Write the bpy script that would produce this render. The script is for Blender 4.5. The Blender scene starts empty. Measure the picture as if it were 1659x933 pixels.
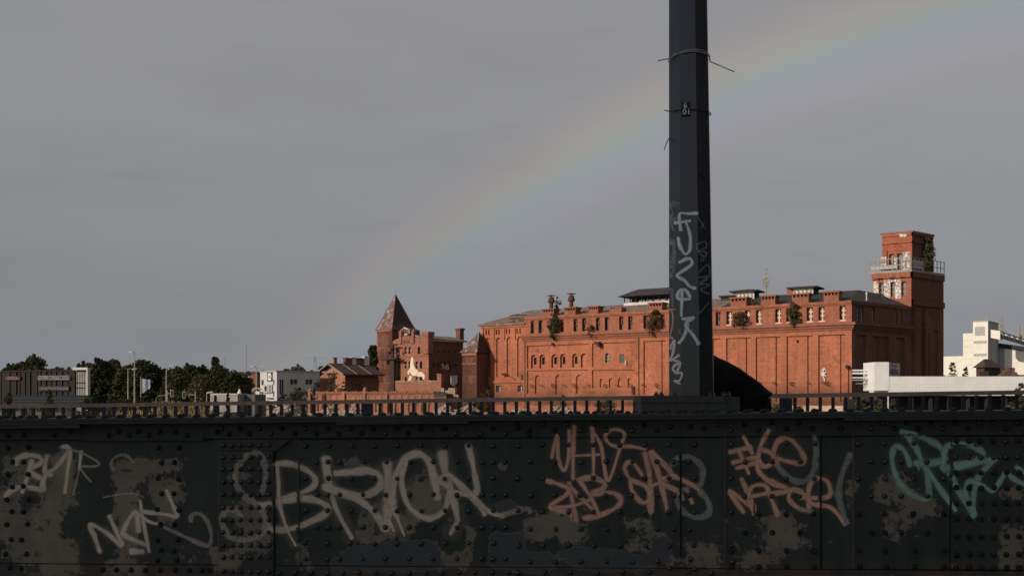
import bpy, bmesh, math, random
from mathutils import noise as mnoise
from mathutils import Vector, Matrix
from mathutils.bvhtree import BVHTree
R = math.radians
S = bpy.context.scene
COL = S.collection
random.seed(7)

# ------------------------------------------------------------------ camera
FPX, HZ, CXP, ZC = 1600.0, 644.0, 829.5, 2.9     # focal length and horizon in photo pixels, eye height
CAM = Vector((0, 0, ZC))
cam_d = bpy.data.cameras.new('camera')
cam = bpy.data.objects.new('camera', cam_d); COL.objects.link(cam)
cam.location = CAM; cam.rotation_euler = (R(90), 0, 0)
cam_d.sensor_width = 36; cam_d.lens = 36*FPX/1659
cam_d.shift_y = (HZ-466.5)/1659
cam_d.clip_start = .1; cam_d.clip_end = 6000
S.camera = cam
# ------------------------------------------------------------------ light
SUN_AZ, SUN_EL = 53.5, 22.0                       # sun is behind the camera, to the left
to_sun = Vector((-math.sin(R(SUN_AZ))*math.cos(R(SUN_EL)), -math.cos(R(SUN_AZ))*math.cos(R(SUN_EL)), math.sin(R(SUN_EL))))
sd = bpy.data.lights.new('sun', 'SUN'); sd.energy = 3.6; sd.angle = R(.5); sd.color = (1, .89, .77)
sun = bpy.data.objects.new('sun', sd); COL.objects.link(sun)
sun.rotation_euler = to_sun.to_track_quat('Z', 'Y').to_euler(); sun.location = (-30, -30, 40)
S.view_settings.view_transform = 'Standard'; S.view_settings.look = 'None'
S.view_settings.exposure = 0; S.view_settings.gamma = 1

def nd(nt, t, **kw):
    n = nt.nodes.new(t)
    for k, v in kw.items():
        if hasattr(n, k): setattr(n, k, v)
        else: n.inputs[k].default_value = v
    return n
def lk(nt, a, b): nt.links.new(a, b)
def math_(nt, op, a, b=None, c=None, clamp=False):
    n = nt.nodes.new('ShaderNodeMath'); n.operation = op; n.use_clamp = clamp
    for i, v in enumerate((a, b, c)):
        if v is None: continue
        if isinstance(v, (int, float)): n.inputs[i].default_value = v
        else: nt.links.new(v, n.inputs[i])
    return n.outputs[0]
def mixc(nt, fac, a, b, mode='MIX'):
    n = nt.nodes.new('ShaderNodeMix'); n.data_type = 'RGBA'; n.blend_type = mode
    for i, v in ((0, fac), (6, a), (7, b)):
        if isinstance(v, (int, float)): n.inputs[i].default_value = v
        elif isinstance(v, tuple): n.inputs[i].default_value = (*v[:3], 1)
        else: nt.links.new(v, n.inputs[i])
    return n.outputs[2]
def ramp(nt, fac, stops, interp='LINEAR'):
    n = nt.nodes.new('ShaderNodeValToRGB'); cr = n.color_ramp; cr.interpolation = interp
    while len(cr.elements) < len(stops): cr.elements.new(.5)
    for e, (p, c) in zip(cr.elements, stops):
        e.position = p; e.color = (*c, 1) if isinstance(c, tuple) else (c, c, c, 1)
    nt.links.new(fac, n.inputs[0]); return n.outputs[0]

world = bpy.data.worlds.new('World'); S.world = world; world.use_nodes = True
nt = world.node_tree; nt.nodes.clear()
out = nd(nt, 'ShaderNodeOutputWorld'); bg = nd(nt, 'ShaderNodeBackground'); bg.inputs[1].default_value = .1
sky = nd(nt, 'ShaderNodeTexSky'); sky.sky_type = 'NISHITA'; sky.sun_disc = False
sky.sun_elevation = R(SUN_EL); sky.sun_rotation = math.atan2(to_sun.x, to_sun.y)
tc = nd(nt, 'ShaderNodeTexCoord'); dirv = tc.outputs['Generated']
sep = nd(nt, 'ShaderNodeSeparateXYZ'); lk(nt, dirv, sep.inputs[0])
# rain cloud: an even grey sheet, slightly warmer high up, thin streaks in it
elev = math_(nt, 'MAXIMUM', sep.outputs[2], 0)
grey = ramp(nt, elev, [(0, (.222, .232, .25)), (.10, (.245, .252, .268)), (.28, (.278, .280, .292)), (1, (.30, .30, .31))])
mp = nd(nt, 'ShaderNodeMapping'); mp.inputs['Scale'].default_value = (2.2, 2.2, 9); lk(nt, dirv, mp.inputs[0])
nz = nd(nt, 'ShaderNodeTexNoise', Scale=1.6, Detail=6.0, Roughness=.55); lk(nt, mp.outputs[0], nz.inputs[0])
cl = ramp(nt, nz.outputs[0], [(.25, .93), (.5, 1.0), (.75, 1.05)])
cloud = mixc(nt, 1.0, grey, cl, 'MULTIPLY')
mp2 = nd(nt, 'ShaderNodeMapping'); mp2.inputs['Scale'].default_value = (5, 5, 26); mp2.inputs['Location'].default_value = (.3, .1, .35); lk(nt, dirv, mp2.inputs[0])
nz2 = nd(nt, 'ShaderNodeTexNoise', Scale=1.2, Detail=5.0, Roughness=.6); lk(nt, mp2.outputs[0], nz2.inputs[0])
cloud = mixc(nt, 1.0, cloud, ramp(nt, nz2.outputs[0], [(.60, 1.0), (.72, .955), (.8, .94)]), 'MULTIPLY')
# rainbow: a ring of 42 degrees about the antisolar point
AZ, EL = R(32.5), R(-35.0)
av = (math.sin(AZ)*math.cos(EL), math.cos(AZ)*math.cos(EL), math.sin(EL))
dp = nd(nt, 'ShaderNodeVectorMath', operation='DOT_PRODUCT'); lk(nt, dirv, dp.inputs[0]); dp.inputs[1].default_value = av
ang = math_(nt, 'MULTIPLY', math_(nt, 'ARCCOSINE', dp.outputs['Value']), 180/math.pi)
t = math_(nt, 'DIVIDE', math_(nt, 'SUBTRACT', ang, 50.7), 9.0, clamp=True)
bow = ramp(nt, t, [(0, (.03, .03, .034)), (.22, (.034, .033, .040)), (.34, (.052, .040, .072)), (.43, (.022, .050, .068)), (.52, (.034, .058, .038)),
                   (.60, (.060, .052, .014)), (.70, (.052, .020, .006)), (.82, (.014, .004, .002)), (.95, (0, 0, 0))], 'B_SPLINE')
fade = ramp(nt, elev, [(0, .55), (.12, .72), (.3, .95), (.5, 1.0)])
bow = mixc(nt, 1.0, bow, fade, 'MULTIPLY')
cloud = mixc(nt, 1.0, cloud, bow, 'ADD')
cloud = mixc(nt, 1.0, cloud, (10, 10, 10), 'MULTIPLY')
# the rain cloud covers the sky but for a clear gap round the sun
cov = nd(nt, 'ShaderNodeMapRange', interpolation_type='SMOOTHSTEP'); sdp = nd(nt, 'ShaderNodeVectorMath', operation='DOT_PRODUCT'); lk(nt, dirv, sdp.inputs[0]); sdp.inputs[1].default_value = to_sun; lk(nt, sdp.outputs['Value'], cov.inputs[0])
for i, v in ((1, -.1), (2, .8), (3, 1.0), (4, .1)): cov.inputs[i].default_value = v
lk(nt, mixc(nt, cov.outputs[0], sky.outputs[0], cloud), bg.inputs[0]); lk(nt, bg.outputs[0], out.inputs[0])

# ------------------------------------------------------------------ pixel <-> place
def ray(x, y): return Vector(((x-CXP)/FPX, 1, (HZ-y)/FPX))
def at(x, y, Y): return CAM + ray(x, y)*Y
class Frame:
    """a vertical plane: p0 on it, u runs to the right along it, dep > 0 stands out towards the viewer"""
    def __init__(s, p0, d):
        s.p0 = Vector((p0[0], p0[1], 0)); s.d = Vector((d[0], d[1], 0)).normalized(); s.n = Vector((s.d.y, -s.d.x, 0))
    def uz(s, x, y, dep=0):
        r = ray(x, y); q = s.p0 + s.n*dep
        t_ = (q-Vector((0, 0, 0))).dot(s.n)/r.dot(s.n)
        p = CAM + r*t_
        return (p-s.p0).dot(s.d), p.z
    def u(s, x, dep=0): return s.uz(x, HZ, dep)[0]
    def z(s, x, y, dep=0): return s.uz(x, y, dep)[1]
    def P(s, u, z, dep=0): return s.p0 + s.d*u + s.n*dep + Vector((0, 0, z))
    def shifted(s, dep, u=0): return Frame(s.p0+s.n*dep+s.d*u, s.d)
    def side(s, u):                     # the plane that runs back from this one at u (its right-hand side face)
        return Frame(s.P(u, 0), -s.n)
class Skew(Frame):                      # same plane, but depth runs back along another wall of a building that is not square
    def __init__(s, p0, d, back): super().__init__(p0, d); s.back = back
    def P(s, u, z, dep=0): return s.p0 + s.d*u - s.back*dep + Vector((0, 0, z))
    def shifted(s, dep, u=0): return Skew(s.p0-s.back*dep+s.d*u, s.d, s.back)
    def side(s, u): return Frame(s.P(u, 0), s.back)
def frame_px(xa, Ya, xb, Yb):
    a = at(xa, HZ, Ya); b = at(xb, HZ, Yb); f = Frame((a.x, a.y), (b.x-a.x, b.y-a.y)); f.L = math.hypot(b.x-a.x, b.y-a.y); return f
def frame_yaw(x, Y, yaw):               # plane through pixel column x at depth Y whose normal looks yaw degrees to the left of the viewer
    a = at(x, HZ, Y); return Frame((a.x, a.y), (math.cos(R(yaw)), -math.sin(R(yaw))))

# ------------------------------------------------------------------ mesh building
class MB:
    def __init__(s): s.v = []; s.f = []; s.uv = None; s.smooth = False
    def quad(s, a, b, c, d):
        i = len(s.v); s.v += [Vector(a), Vector(b), Vector(c), Vector(d)]; s.f.append((i, i+1, i+2, i+3)); return s
    def poly(s, pts):
        i = len(s.v); s.v += [Vector(p) for p in pts]; s.f.append(tuple(range(i, i+len(pts)))); return s
    def hexa(s, a, b):                  # two matching rings of points -> closed solid
        n = len(a); i = len(s.v); s.v += [Vector(p) for p in a] + [Vector(p) for p in b]
        s.f.append(tuple(range(i+n-1, i-1, -1))); s.f.append(tuple(range(i+n, i+2*n)))
        for k in range(n):
            j = (k+1) % n; s.f.append((i+k, i+j, i+n+j, i+n+k))
        return s
    def box(s, c, sz, rz=0.0, m=None):
        x, y, z = (q/2 for q in sz); M_ = Matrix.Translation(c) @ Matrix.Rotation(rz, 4, 'Z')
        if m is not None: M_ = Matrix.Translation(c) @ m.to_4x4()
        a = [M_ @ Vector(p) for p in ((-x, -y, -z), (x, -y, -z), (x, y, -z), (-x, y, -z))]
        b = [M_ @ Vector(p) for p in ((-x, -y, z), (x, -y, z), (x, y, z), (-x, y, z))]
        return s.hexa(a, b)
    def fbox(s, F, u0, u1, z0, z1, d0, d1):
        return s.hexa([F.P(u0, z0, d1), F.P(u1, z0, d1), F.P(u1, z0, d0), F.P(u0, z0, d0)],
                      [F.P(u0, z1, d1), F.P(u1, z1, d1), F.P(u1, z1, d0), F.P(u0, z1, d0)])
    def fprism(s, F, uz, d0, d1):       # polygon in (u, z), thickness d0..d1
        return s.hexa([F.P(u, z, d0) for u, z in uz], [F.P(u, z, d1) for u, z in uz])
    def tube(s, pts, r, n=6, cap=True):
        pts = [Vector(p) for p in pts]; rr = r if isinstance(r, (list, tuple)) else [r]*len(pts); i0 = len(s.v)
        for k, p in enumerate(pts):
            d = (pts[min(k+1, len(pts)-1)]-pts[max(k-1, 0)]).normalized()
            a = d.orthogonal().normalized() if abs(d.z) < .99 else Vector((1, 0, 0)); a = (a - d*a.dot(d)).normalized(); b = d.cross(a)
            for j in range(n):
                t_ = 2*math.pi*j/n; s.v.append(p+(a*math.cos(t_)+b*math.sin(t_))*rr[k])
        for k in range(len(pts)-1):
            for j in range(n):
                j2 = (j+1) % n; s.f.append((i0+k*n+j, i0+k*n+j2, i0+(k+1)*n+j2, i0+(k+1)*n+j))
        if cap:
            s.f.append(tuple(range(i0+n-1, i0-1, -1))); e = i0+(len(pts)-1)*n; s.f.append(tuple(range(e, e+n)))
        return s
    def lathe(s, c, prof, n=10, ph=0.0):  # prof: (radius, z)
        i0 = len(s.v); c = Vector(c)
        for r, z in prof:
            for j in range(n):
                t_ = 2*math.pi*j/n+ph; s.v.append(c+Vector((r*math.cos(t_), r*math.sin(t_), z)))
        for k in range(len(prof)-1):
            for j in range(n):
                j2 = (j+1) % n; s.f.append((i0+k*n+j, i0+k*n+j2, i0+(k+1)*n+j2, i0+(k+1)*n+j))
        s.f.append(tuple(range(i0+n-1, i0-1, -1))); e = i0+(len(prof)-1)*n; s.f.append(tuple(range(e, e+n)))
        return s
    def rock(s, c, r, seed=None):
        rd = random.Random(seed) if seed is not None else random
        i0 = len(s.v); c = Vector(c); g = 1.618
        ico = [(-1, g, 0), (1, g, 0), (-1, -g, 0), (1, -g, 0), (0, -1, g), (0, 1, g), (0, -1, -g), (0, 1, -g), (g, 0, -1), (g, 0, 1), (-g, 0, -1), (-g, 0, 1)]
        q = Vector((rd.uniform(.7, 1.3), rd.uniform(.7, 1.3), rd.uniform(.5, .95)))
        rot = Matrix.Rotation(rd.uniform(0, 6.3), 3, Vector((rd.random()-.5, rd.random()-.5, rd.random()+.1)).normalized())
        for p in ico:
            p = Vector(p).normalized()*r*rd.uniform(.75, 1.15); s.v.append(c+rot @ Vector((p.x*q.x, p.y*q.y, p.z*q.z)))
        for f in ((0, 11, 5), (0, 5, 1), (0, 1, 7), (0, 7, 10), (0, 10, 11), (1, 5, 9), (5, 11, 4), (11, 10, 2), (10, 7, 6), (7, 1, 8), (3, 9, 4), (3, 4, 2), (3, 2, 6), (3, 6, 8), (3, 8, 9), (4, 9, 5), (2, 4, 11), (6, 2, 10), (8, 6, 7), (9, 8, 1)):
            s.f.append(tuple(i0+k for k in f))
        return s
    def relief(s, F, us, zs, dep):      # stepped wall: dep(u, z) gives the plane of each cell, None leaves it open
        us = sorted(set(round(u, 4) for u in us)); zs = sorted(set(round(z, 4) for z in zs))
        nu, nz_ = len(us)-1, len(zs)-1
        D = [[dep((us[i]+us[i+1])/2, (zs[k]+zs[k+1])/2) for i in range(nu)] for k in range(nz_)]
        for k in range(nz_):
            i = 0
            while i < nu:
                j = i
                while j+1 < nu and D[k][j+1] == D[k][i]: j += 1
                if D[k][i] is not None:
                    d_ = D[k][i]; s.quad(F.P(us[i], zs[k], d_), F.P(us[j+1], zs[k], d_), F.P(us[j+1], zs[k+1], d_), F.P(us[i], zs[k+1], d_))
                i = j+1
            for i in range(nu-1):
                a, b = D[k][i], D[k][i+1]
                if a is not None and b is not None and a != b:
                    u = us[i+1]; s.quad(F.P(u, zs[k], a), F.P(u, zs[k], b), F.P(u, zs[k+1], b), F.P(u, zs[k+1], a))
        for k in range(nz_-1):
            i = 0
            while i < nu:
                a, b = D[k][i], D[k+1][i]; j = i
                while j+1 < nu and D[k][j+1] == a and D[k+1][j+1] == b: j += 1
                if a is not None and b is not None and a != b:
                    z = zs[k+1]; s.quad(F.P(us[i], z, a), F.P(us[j+1], z, a), F.P(us[j+1], z, b), F.P(us[i], z, b))
                i = j+1
        return s
    def mesh(s, name, m, base=None):
        me = bpy.data.meshes.new(name); b = base if base is not None else Vector((0, 0, 0))
        me.from_pydata([tuple(v-b) for v in s.v], [], s.f)
        if s.uv:
            l = me.uv_layers.new(name='UVMap')
            for li, loop in enumerate(me.loops): l.data[li].uv = s.uv[loop.vertex_index]
        if m: me.materials.append(m)
        if s.smooth: me.shade_smooth()
        me.validate(); return me

def wall_relief(F, u0, u1, z0, z1, feats, nstep=6, base=0.0):
    """feats: (kind, ua, ub, za, zb, depth); kind 'r' rectangle, 'a' round arch on top. Later ones win."""
    us = [u0, u1]; zs = [z0, z1]; boxes = []
    for kind, ua, ub, za, zb, d in feats:
        if kind == 'r': boxes.append((ua, ub, za, zb, d))
        else:
            r = (ub-ua)/2; c = (ua+ub)/2; spring = zb-r
            boxes.append((ua, ub, za, spring, d))
            for k in range(nstep):
                a0, a1 = k/nstep, (k+1)/nstep; h0, h1 = spring+r*a0, spring+r*a1
                w = math.sqrt(max(0, 1-((a0+a1)/2)**2))*r
                boxes.append((c-w, c+w, h0, h1, d))
    for a, b, c, d, e in boxes: us += [min(max(a, u0), u1), min(max(b, u0), u1)]; zs += [min(max(c, z0), z1), min(max(d, z0), z1)]
    def dep(u, z):
        r = base
        for a, b, c, d, e in boxes:
            if a < u < b and c < z < d: r = e
        return r
    return MB().relief(F, us, zs, dep)

# ------------------------------------------------------------------ things and parts
def tag(o, label=None, cat=None, group=None, kind=None):
    for k, v in (('label', label), ('category', cat), ('group', group), ('kind', kind)):
        if v: o[k] = v
    return o
def thing(name, label, cat, loc, group=None):
    o = bpy.data.objects.new(name, None); COL.objects.link(o); o.location = loc; o.empty_display_size = .3
    return tag(o, label, cat, group)
BASE = {}
def root_loc(o):
    while o.parent: o = o.parent
    return Vector(o.location)
def part(name, mb, m, parent, label=None, kind=None, mesh=None):
    me = mesh or mb.mesh(name, m, root_loc(parent))
    o = bpy.data.objects.new(name, me); COL.objects.link(o); o.parent = parent
    return tag(o, label, None, None, kind)
def solo(name, mb, m, label=None, cat=None, group=None, kind=None, loc=None):
    loc = Vector(loc) if loc is not None else Vector((0, 0, 0))
    o = bpy.data.objects.new(name, mb.mesh(name, m, loc)); COL.objects.link(o); o.location = loc
    return tag(o, label, cat, group, kind)
def copy_tree(o, parent=None):
    c = o.copy(); COL.objects.link(c)
    if parent is not None: c.parent = parent
    for ch in list(o.children): copy_tree(ch, c)
    return c

# ------------------------------------------------------------------ materials
def new_mat(name):
    m = bpy.data.materials.new(name); m.use_nodes = True; n = m.node_tree; b = n.nodes['Principled BSDF']; return m, n, b
def mat(name, c, var=.25, scale=1.0, rough=.85, metal=0.0, bump=0.0, c2=None, patch=None, stretch=None, spec=.3):
    """base colour broken up by two noises; c2 a second colour in blotches; patch = (colour, threshold, scale)"""
    m, n, b = new_mat(name)
    tcn = nd(n, 'ShaderNodeTexCoord'); co = tcn.outputs['Object']
    if stretch:
        mpn = nd(n, 'ShaderNodeMapping'); mpn.inputs['Scale'].default_value = stretch; lk(n, co, mpn.inputs[0]); co = mpn.outputs[0]
    n1 = nd(n, 'ShaderNodeTexNoise', Scale=scale, Detail=8.0, Roughness=.65); lk(n, co, n1.inputs[0])
    n2 = nd(n, 'ShaderNodeTexNoise', Scale=scale*7, Detail=4.0, Roughness=.6); lk(n, co, n2.inputs[0])
    col = mixc(n, ramp(n, n1.outputs[0], [(.35, 0.0), (.65, 1.0)]), c, c2 or tuple(x*(1-var) for x in c))
    col = mixc(n, 1.0, col, ramp(n, n2.outputs[0], [(.3, 1-var*.7), (.7, 1+var*.5)]), 'MULTIPLY')
    if patch:
        n3 = nd(n, 'ShaderNodeTexNoise', Scale=patch[2], Detail=10.0, Roughness=.7); lk(n, co, n3.inputs[0])
        col = mixc(n, ramp(n, n3.outputs[0], [(patch[1], 0.0), (patch[1]+.04, 1.0)]), col, patch[0])
    lk(n, col, b.inputs['Base Color'])
    b.inputs['Roughness'].default_value = rough; b.inputs['Metallic'].default_value = metal; b.inputs['Specular IOR Level'].default_value = spec
    if bump:
        bn = nd(n, 'ShaderNodeBump', Strength=bump, Distance=.05); lk(n, n2.outputs[0], bn.inputs['Height']); lk(n, bn.outputs[0], b.inputs['Normal'])
    return m
def brick_mat(name, c, c2, soot=(.07, .035, .025), soot_band=None, light=(.42, .27, .2)):
    m, n, b = new_mat(name)
    tcn = nd(n, 'ShaderNodeTexCoord'); co = tcn.outputs['Object']
    def noise(s, d=6.0, r=.6, st=None):
        q = nd(n, 'ShaderNodeTexNoise', Scale=s, Detail=d, Roughness=r)
        if st:
            mpn = nd(n, 'ShaderNodeMapping'); mpn.inputs['Scale'].default_value = st; lk(n, co, mpn.inputs[0]); lk(n, mpn.outputs[0], q.inputs[0])
        else: lk(n, co, q.inputs[0])
        return q.outputs[0]
    col = mixc(n, ramp(n, noise(.16), [(.35, 0.0), (.65, 1.0)]), c, c2)
    col = mixc(n, 1.0, col, ramp(n, noise(2.2, 8.0, .75), [(.3, .62), (.5, 1.0), (.7, 1.28)]), 'MULTIPLY')
    col = mixc(n, 1.0, col, ramp(n, noise(1.0, 5.0, .6, (.4, .4, 8)), [(.3, .78), (.7, 1.16)]), 'MULTIPLY')      # courses
    col = mixc(n, 1.0, col, ramp(n, noise(1.0, 5.0, .6, (1.3, 1.3, .09)), [(.32, .80), (.55, 1.0), (.75, 1.07)]), 'MULTIPLY')  # rain streaks
    col = mixc(n, ramp(n, noise(.35, 9.0, .7), [(.55, 0.0), (.72, .65)]), col, soot)
    col = mixc(n, ramp(n, noise(.5, 9.0, .75), [(.62, 0.0), (.70, .5)]), col, light)
    col = mixc(n, ramp(n, noise(.13, 6.0, .6), [(.42, 0.0), (.66, .55)]), col, tuple((x+y)/2 for x, y in zip(soot, c)))
    if soot_band:
        sp = nd(n, 'ShaderNodeSeparateXYZ'); lk(n, co, sp.inputs[0])
        z0, z1, amt = soot_band
        zz = math_(n, 'ADD', sp.outputs[2], math_(n, 'MULTIPLY', math_(n, 'SUBTRACT', noise(.4), .5), 2.0))
        f_ = math_(n, 'DIVIDE', math_(n, 'SUBTRACT', zz, z0), z1-z0, clamp=True)
        f_ = ramp(n, f_, [(0, 0.0), (.12, amt), (.6, amt*.6), (1, 0.0)])
        f_ = math_(n, 'MULTIPLY', f_, ramp(n, noise(.12), [(.35, .2), (.6, 1.0)]))
        col = mixc(n, f_, col, soot)
    lk(n, col, b.inputs['Base Color']); b.inputs['Roughness'].default_value = .92; b.inputs['Specular IOR Level'].default_value = .15
    bn = nd(n, 'ShaderNodeBump', Strength=.25, Distance=.06); lk(n, noise(3.0, 8.0, .75), bn.inputs['Height']); lk(n, bn.outputs[0], b.inputs['Normal'])
    return m
def leaf_mat(name, c, c2):
    m, n, b = new_mat(name)
    g = nd(n, 'ShaderNodeNewGeometry'); tcn = nd(n, 'ShaderNodeTexCoord')
    q = nd(n, 'ShaderNodeTexNoise', Scale=.45, Detail=3.0); lk(n, tcn.outputs['Object'], q.inputs[0])
    f_ = math_(n, 'ADD', math_(n, 'MULTIPLY', g.outputs['Random Per Island'], .6), math_(n, 'MULTIPLY', q.outputs[0], .5), clamp=True)
    lk(n, mixc(n, f_, c, c2), b.inputs['Base Color']); b.inputs['Roughness'].default_value = 1.0; b.inputs['Specular IOR Level'].default_value = .0
    return m
M = {}
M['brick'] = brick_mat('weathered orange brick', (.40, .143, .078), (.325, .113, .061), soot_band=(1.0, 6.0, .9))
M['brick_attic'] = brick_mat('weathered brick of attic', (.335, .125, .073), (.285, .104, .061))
M['brick_shade'] = brick_mat('brick darkened for shade', (.165, .075, .056), (.13, .06, .047), soot=(.05, .035, .03), light=(.25, .18, .15))  # brick for shaded sides: colour darkened and dulled to paint the shade in
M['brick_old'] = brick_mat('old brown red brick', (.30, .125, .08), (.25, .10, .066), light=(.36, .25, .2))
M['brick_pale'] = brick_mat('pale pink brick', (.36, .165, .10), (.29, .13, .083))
M['brick_plinth'] = mat('plinth render', (.46, .33, .24), .3, .6)
M['cornice'] = mat('cornice brick', (.27, .10, .06), .3, .9)
M['roof_felt'] = mat('dark roof felt', (.045, .04, .04), .35, .6, patch=((.09, .08, .075), .6, .8))
M['roof_rust'] = mat('rusty grey sheet roof', (.20, .15, .125), .35, .5, c2=(.15, .09, .06), patch=((.28, .22, .19), .56, .5))
M['roof_slate'] = mat('flaking slate roof', (.16, .085, .07), .4, .8, patch=((.30, .26, .25), .54, 1.1))
M['roof_tile'] = mat('dark brown roof tile', (.075, .042, .036), .35, 1.0, stretch=(1, 1, 3))
M['white_wood'] = mat('peeling white paint', (.62, .56, .52), .3, 1.5, patch=((.16, .12, .1), .62, 2.0))
M['cream_wood'] = mat('cream painted mullion', (.66, .47, .36), .25, 2.0)
M['dark_glass'] = mat('black broken glass', (.012, .012, .014), .3, 1.0, rough=.35, spec=.5)
M['bricked_up'] = mat('brick infill', (.25, .12, .075), .5, 3.0, patch=((.02, .015, .015), .55, 2.6))
M['dark_iron'] = mat('rusty dark iron', (.05, .032, .026), .4, 3.0)
M['rust_iron'] = mat('rust brown iron', (.10, .045, .03), .4, 3.0)
M['white_tile'] = None
M['white_render'] = mat('white render', (.44, .43, .41), .10, .4, patch=((.5, .47, .42), .64, .5))
M['grey_render'] = mat('grey render', (.43, .42, .40), .12, .4)
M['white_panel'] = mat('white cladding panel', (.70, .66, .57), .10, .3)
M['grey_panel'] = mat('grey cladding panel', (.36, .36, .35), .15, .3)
M['concrete'] = mat('concrete', (.30, .28, .26), .25, 1.0)
M['rubble'] = mat('pale rubble', (.42, .31, .22), .45, 1.4)
M['dry_grass'] = mat('dry grass earth', (.16, .115, .06), .5, .5, c2=(.09, .075, .04))
M['navy'] = mat('navy paint', (.028, .033, .05), .3, 1.0)
M['plastic_white'] = mat('white plastic', (.5, .5, .48), .1, 1.0)
M['galv'] = mat('galvanised steel', (.30, .27, .22), .2, 2.0, rough=.6)
M['bark'] = mat('bark', (.07, .05, .04), .4, 2.0)
M['leaf_dark'] = leaf_mat('dark green leaves', (.034, .037, .020), (.052, .054, .028))
M['leaf_mid'] = leaf_mat('mid green leaves', (.045, .048, .025), (.080, .080, .040))
M['leaf_olive'] = leaf_mat('olive autumn leaves', (.07, .066, .034), (.12, .10, .05))
M['leaf_blue'] = leaf_mat('grey green leaves', (.07, .075, .058), (.095, .095, .072))
M['leaf_birch'] = leaf_mat('dry birch leaves', (.085, .055, .028), (.135, .085, .04))

# ================================================================== GROUND
def ground_z(x, y):
    t_ = min(max((y-32)/34, 0), 1); t_ = t_*t_*(3-2*t_)
    return -4*(1-t_) + .25*math.sin(x*.07+1)*math.sin(y*.05)*t_
gm = MB(); gx = [-3000, -900, -300]+[-150+10*i for i in range(31)]+[300, 900, 3000]; gy = [-400, -60]+[-20+8*i for i in range(45)]+[500, 1200, 5000]
for y in gy:
    for x in gx: gm.v.append(Vector((x, y, ground_z(x, y) if y < 400 else 0)))
for j in range(len(gy)-1):
    for i in range(len(gx)-1):
        a = j*len(gx)+i; gm.f.append((a, a+1, a+1+len(gx), a+len(gx)))
solo('ground', gm, M['dry_grass'], kind='structure')

# ================================================================== BREWERY, LONG BRICK BUILDING
q4 = lambda X, Y=0: (760+X/4.241, 460+Y/4.241)
q5 = lambda X, Y=0: (1140+X/3.887, 440+Y/3.887)
q6 = lambda X, Y=0: (1360+X/3.11, 360+Y/3.11)
F = frame_px(850, 203, 1380, 168); L = F.L
u4 = lambda X, dep=0: F.u(q4(X)[0], dep)
u5 = lambda X, dep=0: F.u(q5(X)[0], dep)
z4 = lambda X, Y, dep=0: F.z(*q4(X, Y), dep)
z5 = lambda X, Y, dep=0: F.z(*q5(X, Y), dep)
avg = lambda a, b: (a+b)/2
ZP = avg(z4(390, 235), z5(930, 175)); ZCT = avg(z4(380, 352), z5(930, 316)); ZCB = ZCT-1.3
ZWT = avg(z4(435, 255), z5(875, 213)); ZWB = avg(z4(435, 342), z5(875, 306))
brew = thing('brewery', 'long derelict orange brick brewery with attic windows and a tall corner tower', 'factory', F.P(L/2, 0))

def window(root, F_, ua, ub, za, zb, dep, style):
    """opening filled by one window part: back pane and, by style, frame or broken infill"""
    w = ub-ua; h = zb-za
    if style == 'cross':
        fr = MB(); t_ = .13
        c = ua+w*.58
        fr.fbox(F_, c-t_, c+t_, za+.16, zb-.1, dep+.08, dep+.22)
        for k in (.40, .70):
            fr.fbox(F_, c-w*.30, c+w*.34, za+h*k-.13, za+h*k+.13, dep+.06, dep+.26)
        fr.fbox(F_, ua+.05, ub+.12, za-.08, za+.16, dep+.06, dep+.75)
        o = part('window', MB().fbox(F_, ua-.05, ub+.05, za-.05, zb+.05, dep-.1, dep), M['dark_glass'], root)
        part('mullion', fr, M['cream_wood'], o)
        for _ in range(random.choice((0, 1, 1, 2))):
            ps = MB()
            sx = random.choice((0, 1)); k0 = random.choice((.02, .42, .72)); hh = .24
            a = ua+w*.28 if sx == 0 else c+t_; b = c-t_ if sx == 0 else c+w*.34
            ps.fbox(F_, a, b, za+h*k0+.14, za+h*(k0+hh), dep+.09, dep+.12); part('boarded_pane', ps, M['bricked_up'], o)
    elif style == 'bricked':
        o = part('window', MB().fbox(F_, ua-.05, ub+.05, za-.05, zb+.05, dep-.1, dep), M['dark_glass'], root)
        rd = random.Random(int(ua*31)); bl = MB(); n = 9
        for k in range(n):
            for s_ in range(2):
                if rd.random() < (.85 if k < 4 else .5 if s_ == 0 else .55): continue
                x0 = ua+w*(.26+.37*s_); zz = za+h*k/n
                bl.fbox(F_, x0+.02, x0+w*.37-.02+rd.uniform(-.1, 0), zz+.03, zz+h/n-.03, dep+.02, dep+.26+rd.uniform(-.04, .04))
        part('brick_infill', bl, M['bricked_up'], o, None, 'stuff')
    elif style == 'double':
        o = part('window', MB().fbox(F_, ua-.05, ub+.05, za-.05, zb+.05, dep-.1, dep), M['dark_glass'], root)
        fr = MB()
        for k in (.0, .46, .92): fr.fbox(F_, ua+w*k, ua+w*k+.16, za, zb, dep+.02, dep+.14)
        fr.fbox(F_, ua-.1, ub+.1, za-.15, za, dep+.02, dep+.4)
        part('frame', fr, M['white_wood'], o)
    else:
        o = part('window', MB().fbox(F_, ua-.05, ub+.05, za-.05, zb+.05, dep-.1, dep), M['dark_glass'], root)
        if style == 'bars':
            fr = MB(); fr.fbox(F_, (ua+ub)/2-.06, (ua+ub)/2+.06, za, zb, dep+.01, dep+.1)
            for k in (.33, .66): fr.fbox(F_, ua, ub, za+h*k-.05, za+h*k+.05, dep+.02, dep+.11)
            part('frame', fr, M['grey_panel'], o)
    return o

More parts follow.
